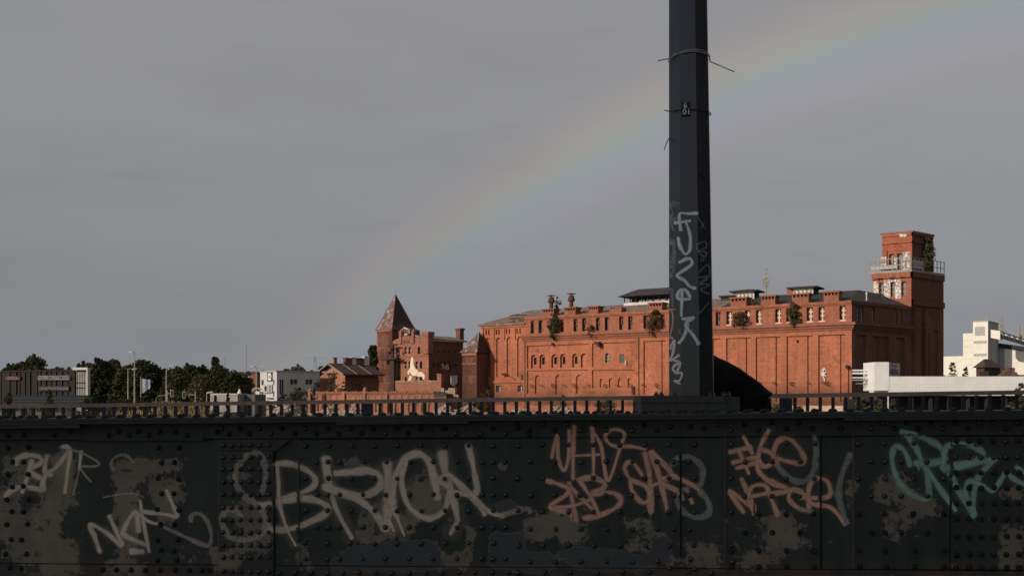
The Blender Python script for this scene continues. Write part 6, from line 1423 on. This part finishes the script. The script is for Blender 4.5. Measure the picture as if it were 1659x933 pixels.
tag_paint([([(360,280),(430,300),(512,350),(485,366),(415,372),(470,445)],12),([(410,380),(378,520)],10),([(590,385),(572,355),(600,315),(650,310),(690,345)],14),([(535,525),(620,510),(700,508),(740,525)],9),([(985,650),(990,615),(1035,612),(1075,660),(1090,730),(1070,775),(960,730),(850,680)],20)], *G1, 'beige_thin')
tag_paint([([(515,805),(490,730),(466,668),(540,700),(628,772),(600,700),(565,622)],22),([(715,700),(700,600),(640,690),(648,722),(752,770)],24),([(725,545),(735,620),(770,805)],16),([(676,802),(738,806)],26),([(700,600),(770,650),(830,665)],14),([(740,600),(850,612),(915,622),(890,560),(860,490)],20)], *G1, 'beige', label='beige sprayed N and arrow scrawl')
tag_paint([([(270,500),(290,400),(265,312),(210,300),(150,360),(130,430),(170,510),(250,572),(290,640),(280,700),(200,745),(110,730),(65,660),(75,600),(130,592),(165,625)],30),([(1500,620),(1580,597),(1640,585),(1655,600)],26)], *G2, 'beige_thin', label='faint beige figure eight')
tag_paint([([(345,352),(355,450),(360,560),(400,690),(445,775)],(26,10)),([(350,350),(430,357),(520,400),(545,450),(500,490),(370,535),(300,570)],26),([(260,572),(370,545),(500,532),(590,560),(605,602),(500,660),(400,692),(310,690)],30),
  ([(598,328),(610,430),(650,580),(735,738)],(44,14)),([(650,402),(720,397),(820,390),(880,425),(870,480),(790,515),(680,500),(590,470)],34),([(640,490),(760,535),(850,605),(910,692)],34),([(915,355),(925,500),(920,600),(905,688)],48),([(940,560),(970,640),(1005,725)],(34,5)),([(920,640),(950,700)],(30,10)),
  ([(935,560),(955,430),(1005,335),(1070,302),(1130,340),(1160,440),(1178,530)],36),([(1012,350),(988,430),(1020,560),(1090,622),(1150,632),(1210,592),(1238,500)],26),([(1200,300),(1215,400),(1245,500),(1275,620),(1272,660),(1240,715)],(48,16)),([(1230,470),(1190,442),(1230,412),(1290,460),(1370,545),(1420,610)],28),([(1265,500),(1340,510),(1378,490),(1365,400),(1345,300),(1332,258)],28),([(1340,500),(1430,592),(1510,622)],22)], *G2, 'beige', label='large beige sprayed BRION lettering')
tag_paint([([(235,322),(262,205),(270,330),(300,387),(325,300),(325,182)],18),([(350,160),(345,300),(345,430)],20),([(340,312),(480,305)],14),([(443,160),(450,300),(450,420)],18),([(447,187),(490,262),(525,440),(590,262),(610,200),(570,176),(520,190),(515,230),(560,262),(640,263),(720,277)],17),
  ([(210,440),(250,450),(320,480),(310,512),(225,575),(320,602),(335,622)],22),([(320,425),(360,642)],22),([(230,572),(330,572),(430,540)],16),([(370,435),(440,425),(505,450),(500,480),(440,512),(550,502),(592,540),(560,582),(470,622),(402,632)],24),([(380,440),(440,532),(480,622)],20),([(330,470),(380,522),(460,602)],18),
  ([(715,300),(740,420),(745,600)],28),([(745,290),(790,420),(830,592)],26),([(740,470),(850,430)],18),([(750,290),(850,402),(790,440),(880,492),(912,535)],22)], *G3, 'salmon', label='salmon sprayed UHV and SAKS lettering')
tag_paint([([(712,425),(650,345),(612,370),(640,430),(720,470),(742,532),(700,552),(650,492),(640,440)],20),([(850,410),(960,462),(1005,500)],22),([(930,480),(960,555)],18)], *G3, 'salmon')
tag_paint([([(850,362),(900,322),(960,322),(1010,372),(1010,440),(990,470)],28),([(1000,498),(1035,535),(1050,592),(1010,627),(930,612),(890,562),(890,502),(930,480)],30)], *G3, 'greygreen')
tag_paint([([(135,293),(245,268)],24),([(150,346),(262,320)],20),([(170,376),(275,345)],20),([(180,282),(232,402)],20),([(205,212),(250,300)],18),([(335,180),(290,272),(280,382),(335,442)],22),([(300,280),(352,302),(350,350),(310,367),(285,332)],20),([(365,322),(502,352),(510,302),(450,230),(390,232),(362,292),(380,360)],24),
  ([(205,602),(132,490),(250,572),(195,430)],20),([(240,522),(330,500),(310,462),(250,472),(230,532),(250,590)],20),([(345,440),(402,470),(440,490),(345,512),(350,532),(382,617)],22),([(280,392),(345,452),(422,472)],20),([(510,500),(460,482),(440,532),(490,582),(540,590),(530,522),(470,492)],20),([(500,527),(642,522),(642,450),(580,427),(542,482),(550,552),(600,566),(660,582),(732,662)],22)], *G4, 'salmon', label='salmon sprayed E6e NEROE lettering')
tag_paint([([(1110,360),(1110,385)],5),([(1102,360),(1103,378)],4),([(1118,362),(1118,372)],4)], *G4, 'green', label='short green paint drips')
tag_paint([([(250,585),(252,620)],5),([(268,560),(270,612)],5),([(380,600),(381,632)],4),([(728,650),(730,668)],4)], *G4, 'salmon', label='short salmon paint drips')
tag_paint([([(335,618),(337,650)],5),([(362,640),(363,662)],5),([(745,598),(746,620)],5)], *G3, 'salmon', label='short salmon paint drips')
tag_paint([([(380,365),(450,432),(522,442),(570,382),(580,292),(570,212)],28),([(755,305),(715,402),(695,502),(710,582),(737,655)],30),([(490,585),(560,600)],20)], *G4, 'greygreen')
tag_paint([([(1065,360),(1035,287),(990,266),(972,332),(1000,432),(1065,507),(1150,537),(1162,480),(1150,400),(1130,350)],26),([(1040,192),(1085,252),(1140,362),(1220,482),(1300,592)],(30,22)),([(1020,187),(1100,206),(1200,252),(1242,302),(1230,337),(1090,347)],26),([(1090,352),(1230,347)],26),([(1240,382),(1240,302),(1260,262),(1330,250),(1410,272),(1440,312),(1350,352),(1230,372)],28),([(1270,402),(1330,522),(1395,622)],(30,22)),
  ([(1500,332),(1430,402),(1400,472),(1390,562),(1390,625)],28),([(1240,382),(1500,327)],30),([(1345,492),(1370,442),(1440,466),(1490,492),(1530,442),(1560,397),(1600,432),(1660,462)],22),([(1345,492),(1382,592)],24),([(1612,370),(1660,402)],22)], *G4, 'green', label='pale green sprayed CR2 lettering')

SP['halo_beige'] = spray('beige overspray', (.7, .58, .46), .13); SP['halo_salmon'] = spray('salmon overspray', (.72, .38, .26), .13); SP['halo_green'] = spray('green overspray', (.28, .46, .36), .12)
for k_, hb in tag_paint.halo.items():
    if 'halo_'+k_ in SP: part('overspray', hb, SP['halo_'+k_], girder, None, 'stuff')

# ================================================================== MAST ON ITS BASE
YP = 7.95
def oct_ring(cx, z, r, ph): 
    return [Vector((cx+r*math.cos(ph+k*math.pi/4), YP+r*math.sin(ph+k*math.pi/4), z)) for k in range(8)]
zb = ZC+(HZ-641)/FPX*YP
pc = at(1120.5, HZ, YP).x; pole = thing('lamp_mast', 'tall dark octagonal steel mast with scrawled white graffiti', 'mast', (pc, YP, zb))
def pole_r(z): h = z-zb; return (75-11*h/3.18)/2/FPX*YP*1.012, (1120.5-5.5*h/3.18-CXP)/FPX*YP
pm_ = MB(); PH = R(9); lev = [zb, zb+1, zb+2, zb+3.2, zb+6.5]
for z_ in lev: r_, cx = pole_r(z_); pm_.v += oct_ring(cx, z_, r_, PH)
for k in range(len(lev)-1):
    for j in range(8): pm_.f.append((k*8+j, k*8+(j+1) % 8, (k+1)*8+(j+1) % 8, (k+1)*8+j))
pm_.f.append(tuple(range((len(lev)-1)*8, len(lev)*8)))
M['mast'] = mat('black blue mast paint', (.030, .033, .040), .22, 2.0, rough=.38, spec=.5, patch=((.055, .055, .06), .66, 6.0), stretch=(1, 1, .35))
part('shaft', pm_, M['mast'], pole)
bvh = BVHTree.FromPolygons([tuple(v) for v in pm_.v], pm_.f)
def p_surf(x, y):
    d = ray(x, y).normalized(); h = bvh.ray_cast(CAM, d)
    if h[0] is None:
        n_ = bvh.find_nearest(CAM+d*YP); return n_[0], n_[1] if n_[1].y < 0 else -n_[1]
    return h[0], h[1] if h[1].dot(d) < 0 else -h[1]
GP = (2.52, 1020, 310); ps = dict(surf=p_surf, parent=pole)
tag_paint([([(277,90),(240,92),(205,94),(210,160)],10.4),([(185,130),(247,121)],10.4),([(228,121),(247,180),(245,240),(225,255),(205,220),(200,190)],11.7),([(205,290),(235,275),(252,280),(252,300),(210,330),(196,345),(225,365),(245,388),(268,396)],11.7),([(247,432),(228,402),(203,408),(200,438),(247,440)],11.7),([(215,402),(212,508)],11.7),([(222,520),(235,535),(225,585),(204,618)],13.0),([(262,515),(230,545),(262,590),(282,622)],13.0),([(215,520),(262,515)],9.1)], *GP, 'white', **ps)
tag_paint([([(163,642),(185,608),(178,660),(168,690),(203,668)],9.1),([(182,690),(207,700),(192,738),(178,720),(200,700)],9.1),([(188,742),(214,742),(205,772),(184,772),(207,785)],7.8)], *GP, 'pink', **ps)
tag_paint([([(160,40),(178,90),(166,110),(182,160)],9.1),([(163,200),(185,240),(165,300),(182,320),(163,350)],11.7),([(166,400),(176,405),(178,470)],10.4),([(165,215),(183,205),(186,280),(170,290)],9.1)], *GP, 'white_thin', **ps)
tag_paint([([(275,216),(305,206),(312,228),(282,244),(312,250),(302,266),(278,244),(275,216)],6.5),([(285,276),(302,268)],5.2),([(288,286),(304,278)],5.2),([(280,332),(320,300),(325,342),(283,352)],6.5),([(275,396),(320,352),(287,376),(326,382),(290,402),(325,418)],6.5),([(325,452),(280,500),(285,470)],5.2),([(270,90),(305,150)],5.2),([(292,150),(305,130)],5.2)], *GP, 'white_thin', **ps)
tag_paint([([(160,480),(175,495),(177,540),(165,590),(158,600)],6.5)], *GP, 'salmon', **ps)
# stuck-on number plate and small stencilled letters
def pole_frame(x, y): p, n_ = p_surf(x, y); d = Vector((-n_.y, n_.x, 0)); return Frame(p, d), p
fr_, p = pole_frame(1111, 178); u0_, z_ = fr_.uz(1111, 178); M['print_white'] = mat('white figures', (.62, .62, .62), .08, 5.0)
npz = (ray(1, 0)-ray(0, 0)).x*YP
tilt = .004
part('number_plate', MB().fbox(fr_, u0_-6.4*npz, u0_+6.6*npz, z_-10.5*npz, z_+10.5*npz, -.001, .016), M['ink'], pole); nb = pole.children[-1]
text_part('6', fr_, u0_-.6*npz, z_+5.3*npz, 13*npz, .0168, M['print_white'], nb, bold=.0006); text_part('01', fr_, u0_+1.5*npz, z_-4.6*npz, 13*npz, .0168, M['print_white'], nb, bold=.0006)
for ch_, x in (('K', 1102), ('6', 1112), ('1', 1121)):
    fr_, p = pole_frame(x, 537); u0_, z_ = fr_.uz(x, 537); text_part(ch_, fr_, u0_, z_, 13*npz, .0022, mat('yellow stencil', (.34, .30, .18), .1, 3.0), pole, name='stencil_letter')
# wires wrapped round the mast
def wrap(y0, y1, r, m, ends, label):
    pts = []
    for k in range(15):
        a = R(200+160*k/14); x = 1115; yy = y0+(y1-y0)*k/14-(4 if y0 < 150 else -2)*math.sin(math.pi*k/14); z_ = ZC+(HZ-yy)/FPX*YP; rr, cx = pole_r(z_); pts.append(Vector((cx+(rr+r*.7)*math.cos(a), YP+(rr+r*.7)*math.sin(a), z_)))
    e0, e1 = ends; a = at(e0[0], e0[1], YP-.1); b = at(e1[0], e1[1], YP-.15)
    t = thing('wire_tie', label, 'wire', pts[7]); part('wire', MB().tube([a]+pts+[b], r, 5), M[m], t); return t
M['wire_pale'] = mat('pale wire', (.36, .36, .36), .1, 3.0)
wrap(99, 100, .0045, 'wire_pale', ((1066, 99), (1190, 117)), 'pale wire wrapped round the mast with a long loose end')
wrap(97, 96, .0035, 'wire_pale', ((1082, 101), (1148, 97)), 'second pale wire turn close under the first on the mast')
wrap(185, 187, .004, 'ink', ((1077, 179), (1149, 186)), 'thin black wire holding the number plate on the mast')
for x0, y0, x1, y1, lb in ((1080, 224, 1076, 243, 'tiny black wire end sticking out left below the number plate'), (1137, 290, 1131, 280, 'small frayed wire on the right half of the mast')):
    a = p_surf(x0+4, y0)[0]; b = at(x1, y1, YP-.22); solo('wire_end', MB().tube([a, a.lerp(b, .5)+Vector((0, 0, .01)), b], .0035, 4), M['ink'], lb, 'wire', loc=tuple(a))
# base of the mast
base = thing('mast_base', 'dark two layered steel base block under the mast', 'base', (pc, YP, zb-.5)); PF = Frame((0, YP-.22), (1, 0)); ux = lambda x: PF.u(x); zx = lambda y: PF.z(1100, y); M['base'] = mat('dusty black base', (.050, .050, .047), .4, 4.0, c2=(.070, .066, .06))
part('top_plate', MB().fbox(PF, ux(1039), ux(1174), zx(652), zx(641.5), -.46, 0), M['base'], base); part('lower_block', MB().fbox(PF, ux(1040), ux(1177), zx(652)-.9, zx(652)-.0002, -.44, -.008), M['base'], base); part('side_block', MB().fbox(PF, ux(1174)+.002, ux(1200), zx(652)-.9, zx(641.5)-.004, -.5, -.03), M['base'], base)
b0 = None
for x, dy in ((1063, -.3), (1071.5, -.38), (1092, -.06), (1122, -.07), (1149, -.07), (1171, -.2), (1180, -.3), (1155, -.36)):
    q = at(x, 641.5, YP-.22-dy); q.z = zx(641.5); o = part('bolt', MB().lathe((q.x, YP-.22-dy, q.z), [(.022, 0), (.022, .018), (.013, .02), (.013, .034)], 6), M['mast'], base)
# ================================================================== WALKWAY AND HANDRAIL
RL = frame_px(0, 12.2, 1659, 10.4); deck_z = 1.93
dk = MB(); a, b, c, d = GF.P(-4, deck_z, -.3), GF.P(GF.L+4, deck_z, -.3), RL.P(RL.L+4, deck_z, -.4), RL.P(-6, deck_z, -.4)
dn = Vector((0, 0, -.25)); dk.hexa([a+dn, b+dn, c+dn, d+dn], [a, b, c, d]); solo('walkway', dk, M['concrete'], kind='structure')
rail = thing('handrail', 'long rust brown steel handrail with square balusters behind the girder', 'railing', RL.P(RL.L/2, deck_z))
M['rail'] = mat('rust brown rail paint', (.30, .195, .15), .3, 2.0, rough=.6, c2=(.20, .15, .125)); M['baluster'] = mat('blue black baluster paint', (.018, .025, .04), .3, 3.0, rough=.6)
zl, zr = RL.z(0, 655.5), RL.z(1659, 632); rz = lambda u: zl+(zr-zl)*u/RL.L
tk = .045; ua, ub = -1.5, RL.L+1.5
part('top_rail', MB().hexa([RL.P(ua, rz(ua)-tk, .03), RL.P(ub, rz(ub)-tk, .03), RL.P(ub, rz(ub)-tk, -.03), RL.P(ua, rz(ua)-tk, -.03)], [RL.P(ua, rz(ua), .03), RL.P(ub, rz(ub), .03), RL.P(ub, rz(ub), -.03), RL.P(ua, rz(ua), -.03)]), M['rail'], rail)
zlow = deck_z+.12; part('bottom_rail', MB().fbox(RL, ua, ub, zlow, zlow+.05, -.02, .02), M['rail'], rail)
du = RL.u(836.5+18.8/2)-RL.u(836.5-18.8/2); uo = RL.u(761.5+18.8*5); k = int((uo-ua)/du); u_ = uo-k*du; posts = [RL.u(595), RL.u(1273), RL.u(-60)]
bm = None; w_ = .034
while u_ < ub:
    if all(abs(u_-q) > .085 for q in posts):
        h = rz(u_)-tk-zlow-.05
        if bm is None: bm = MB().box((0, 0, .5), (w_, w_*.8, 1.0), math.atan2(RL.d.y, RL.d.x)).mesh('baluster', M['baluster'])
        o = bpy.data.objects.new('baluster', bm); COL.objects.link(o); o.parent = rail; o.location = RL.P(u_, zlow+.05)-root_loc(rail); o.scale = (1, 1, h-.001)
    u_ += du
for q in posts: part('post', MB().fbox(RL, q-.065, q+.065, deck_z, rz(q)-tk-.001, -.028, .028), M['baluster'], rail)
# small white lettering scratched on the rail
mb = MB(); rs = lambda x, y: (RL.P(*RL.uz(x, y, .031), .031), RL.n)
for k in range(7): x = 1463+2.6*k; stroke(mb, [(x, 637.5), (x+1.2, 633.5), (x+2, 637.5)] if k % 2 else [(x, 633.5), (x+.4, 637.5), (x+2, 637)], .7, rs, 3)
part('graffiti', mb, SP['white_thin'], rail)

# ================================================================== PERSON BENT OVER BEHIND THE MAST
YQ = 9.4; sc_ = YQ/9.5
def P3(x, z, y=0.0): return Vector((x*sc_, YQ+y, ZC+(z-2.9)*sc_))
per = thing('person', 'person in a black jacket bent over behind the dark mast, back rounded toward the handrail', 'person', (2.2*sc_, YQ, deck_z))
def skin(name, chain, edges, m, parent, sub=2):
    me = bpy.data.meshes.new(name); b = root_loc(parent); me.from_pydata([tuple(c[0]-b) for c in chain], edges, []); o = bpy.data.objects.new(name, me); COL.objects.link(o); o.parent = parent
    sk = o.modifiers.new('skin', 'SKIN'); sk.use_smooth_shade = True
    for i, c in enumerate(chain): r_ = c[1]; me.skin_vertices[0].data[i].radius = (r_, r_) if not isinstance(r_, tuple) else r_
    me.skin_vertices[0].data[0].use_root = True
    ss = o.modifiers.new('sub', 'SUBSURF'); ss.levels = sub; ss.render_levels = sub
    dg = bpy.context.evaluated_depsgraph_get(); nm = bpy.data.meshes.new_from_object(o.evaluated_get(dg)); bpy.data.objects.remove(o); nm.materials.clear(); nm.materials.append(m); nm.name = name
    for p_ in nm.polygons: p_.use_smooth = True
    return part(name, None, None, parent, mesh=nm)
M['skin'] = mat('skin', (.36, .20, .14), .08, 6.0, rough=.6); M['jacket'] = mat('black jacket cloth', (.0045, .0045, .006), .3, 6.0, rough=.75, bump=.3, spec=.12); M['trouser'] = mat('black trouser cloth', (.004, .004, .005), .3, 6.0, rough=.9, spec=.08); M['hair'] = mat('dark hair', (.02, .014, .01), .3, 20.0)
ch = [(P3(2.28, 2.80), .13), (P3(2.10, 2.98), .13), (P3(1.92, 3.13), .15), (P3(1.79, 3.25), .12), (P3(1.70, 3.30), .06), (P3(1.645, 3.335), .075), (P3(1.60, 3.31), .088), (P3(1.565, 3.27), .055)]
ed = [(i, i+1) for i in range(7)]
for s_ in (-1, 1):
    k = len(ch); ch += [(P3(2.27, 2.72, .10*s_), .095), (P3(2.13, 2.38, .13*s_), .062), (P3(2.32, 2.05, .12*s_), .042), (P3(2.28, 1.985, .12*s_), .04), (P3(2.10, 1.965, .13*s_), .032)]; ed += [(0, k), (k, k+1), (k+1, k+2), (k+2, k+3), (k+3, k+4)]
    k = len(ch); ch += [(P3(1.83, 3.18, .19*s_), .062), (P3(1.72, 2.90, .23*s_), .046), (P3(1.88, 2.66, .19*s_), .034), (P3(1.96, 2.60, .17*s_), .030)]; ed += [(3, k), (k, k+1), (k+1, k+2), (k+2, k+3)]
    for f_ in range(4): k2 = len(ch); ch += [(P3(2.02+.004*f_, 2.57-.004*f_, (.15+.017*f_)*s_), .0095), (P3(2.045, 2.535-.005*f_, (.145+.02*f_)*s_), .0085)]; ed += [(k+3, k2), (k2, k2+1)]
    k2 = len(ch); ch += [(P3(1.985, 2.60, .13*s_), .010), (P3(2.02, 2.575, .115*s_), .009)]; ed += [(k+3, k2), (k2, k2+1)]
body = skin('body', ch, ed, M['skin'], per)
# jacket: rings along the bent back
top = [(2.468, 2.953), (2.39, 3.018), (2.29, 3.106), (2.20, 3.172), (2.08, 3.240), (1.96, 3.293), (1.86, 3.338), (1.76, 3.365), (1.70, 3.352)]; bot = [(2.435, 2.905), (2.37, 2.80), (2.22, 2.73), (2.10, 2.74), (1.99, 2.78), (1.88, 2.86), (1.80, 2.97), (1.72, 3.10), (1.665, 3.26)]; hw = [.19, .225, .23, .225, .225, .235, .24, .19, .085]
jk = MB(); nr = 26; rdj = random.Random(4)
T2 = []; 
for i in range(len(top)-1):
    for q in range(4):
        t_ = q/4; L2 = lambda A_: tuple(A_[i][j]+(A_[i+1][j]-A_[i][j])*t_ for j in (0, 1)); T2.append((L2(top), L2(bot), hw[i]+(hw[i+1]-hw[i])*t_))
T2.append((top[-1], bot[-1], hw[-1]))
for i, (a, b, w_) in enumerate(T2):
    c = ((a[0]+b[0])/2, (a[1]+b[1])/2); h = ((a[0]-b[0])/2, (a[1]-b[1])/2)
    for j in range(nr):
        t_ = 2*math.pi*j/nr; f_ = 1+(.20*mnoise.noise(Vector((i*.16+j*.12, j*.33-i*.05, 3.3)))+.09*mnoise.noise(Vector((i*.5+j*.5, j*.7, 1.3))))*(1-.85*max(0, math.cos(t_))**3); cc = math.copysign(abs(math.cos(t_))**.8, math.cos(t_))
        jk.v.append(P3(c[0]+h[0]*cc*f_, c[1]+h[1]*cc*f_, w_*math.sin(t_)*f_))
for i in range(len(T2)-1):
    for j in range(nr): j2 = (j+1) % nr; jk.f.append((i*nr+j, i*nr+j2, (i+1)*nr+j2, (i+1)*nr+j))
jk.f.append(tuple(range(nr))); jk.f.append(tuple(range((len(T2)-1)*nr, len(T2)*nr)))
jk.smooth = True; part('jacket', jk, M['jacket'], per)
for s_ in (-1, 1):
    sl = MB().tube([P3(1.87, 3.16, .10*s_), P3(1.83, 3.13, .18*s_), P3(1.77, 3.04, .23*s_), P3(1.715, 2.90, .235*s_), P3(1.78, 2.79, .22*s_), P3(1.88, 2.66, .19*s_)], [.08, .09, .082, .075, .066, .052], 12); sl.smooth = True; part('sleeve', sl, M['jacket'], per)
    lg = MB().tube([P3(2.30, 2.84, .07*s_), P3(2.27, 2.70, .11*s_), P3(2.19, 2.52, .125*s_), P3(2.13, 2.38, .13*s_), P3(2.2, 2.24, .128*s_), P3(2.31, 2.05, .12*s_), P3(2.33, 2.0, .12*s_)], [.155, .14, .11, .095, .085, .075, .085], 12); lg.smooth = True; part('trouser_leg', lg, M['trouser'], per)
    sh_ = MB().hexa([P3(2.36, 1.935, .12*s_+y) for y in (-.045,)]+[P3(2.36, 1.935, .12*s_+.045), P3(2.06, 1.935, .13*s_+.045), P3(2.06, 1.935, .13*s_-.045)], [P3(2.36, 2.03, .12*s_-.04), P3(2.36, 2.03, .12*s_+.04), P3(2.08, 1.985, .13*s_+.035), P3(2.08, 1.985, .13*s_-.035)]); part('shoe', sh_, M['ink'], per)
st = MB().lathe((0, 0, 0), [(.02, -.19), (.12, -.16), (.185, -.08), (.195, 0), (.17, .08), (.1, .14), (.02, .16)], 14); st.v = [P3(2.30, 2.80)+v for v in st.v]; st.smooth = True; part('trouser_seat', st, M['trouser'], per)
hr = MB().lathe((0, 0, 0), [(.015, -.06), (.085, -.04), (.108, .01), (.1, .06), (.06, .1), (.01, .115)], 12); hq = Matrix.Rotation(R(-25), 3, 'Y'); hr.v = [P3(1.625, 3.325)+hq @ Vector((v.x, v.y*.85, v.z)) for v in hr.v]; hr.smooth = True; part('hair', hr, M['hair'], per)

# ================================================================== UNSEEN BUILDING ADDED BEHIND THE CAMERA (to shade the bridge)
s2 = Vector((-math.sin(R(SUN_AZ)), -math.cos(R(SUN_AZ)), 0)); p2 = Vector((math.cos(R(SUN_AZ)), -math.sin(R(SUN_AZ)), 0)); o2 = s2*46
BF = Frame(o2+p2*-19, p2); BF.n = -s2
bb = thing('shade_building', 'unseen grey building added behind the viewer to shade the bridge', 'building', BF.P(10, 0)); feats = []
for k in range(11):
    for j in range(8): feats.append(('r', 1.2+3.2*k, 2.8+3.2*k, 1.2+3.2*j, 3.2+3.2*j, -.25))
part('wall', wall_relief(BF, 0, 36, -4, 27.6, feats), M['grey_render'], bb); part('wall', MB().fbox(BF, 0, 36, -4, 27.6, -9, -.4), M['grey_render'], bb)
for kd, a, b, z0, z1, d in feats: part('window', MB().fbox(BF, a, b, z0, z1, -.3, -.22), M['dark_glass'], bb)

# station building to the right of the viewer, unseen, added to darken the right faces of the mast
SB = Frame((7.6, 9.5), (0, -1)); SBL = 13; st_ = thing('light_blocker', 'dark brick station building added out of view on the right to darken the mast', 'building', SB.P(6, 0)); feats = []
for k in range(3):
    for j in range(3): feats.append(('r', 1.5+4*k, 3.4+4*k, 0+3.6*j, 2.2+3.6*j, -.25))
M['blocker'] = mat('dark blocker brick', (.05, .038, .034), .4, 1.0)
part('wall', wall_relief(SB, 0, 13, -4, 11.5, feats), M['blocker'], st_); part('wall', MB().fbox(SB, 0, 13, -4, 11.5, -6, -.4), M['blocker'], st_)
for kd, a, b, z0, z1, d in feats: part('window', MB().fbox(SB, a, b, z0, z1, -.3, -.22), M['dark_glass'], st_)

# ------------------------------------------------------------------ groups of like things
for o in list(COL.objects):
    if o.parent or not o.get('label'): continue
    g = {'tree': 'trees behind the road and the shop', 'bush': 'bushes and young trees near the ground', 'ledge_shrub': 'shrubs growing on the brewery', 'street_lamp': 'street lamps on the left', 'traffic_signal': 'traffic signals',
         'rubble_heap': 'heaps of rubble', 'name_board': 'name boards on the store', 'wire_tie': 'wires round the mast', 'wire_end': 'loose wire ends on the mast', 'radio_mast': 'far radio masts'}.get(o.name.split('.')[0])
    if g: o['group'] = g
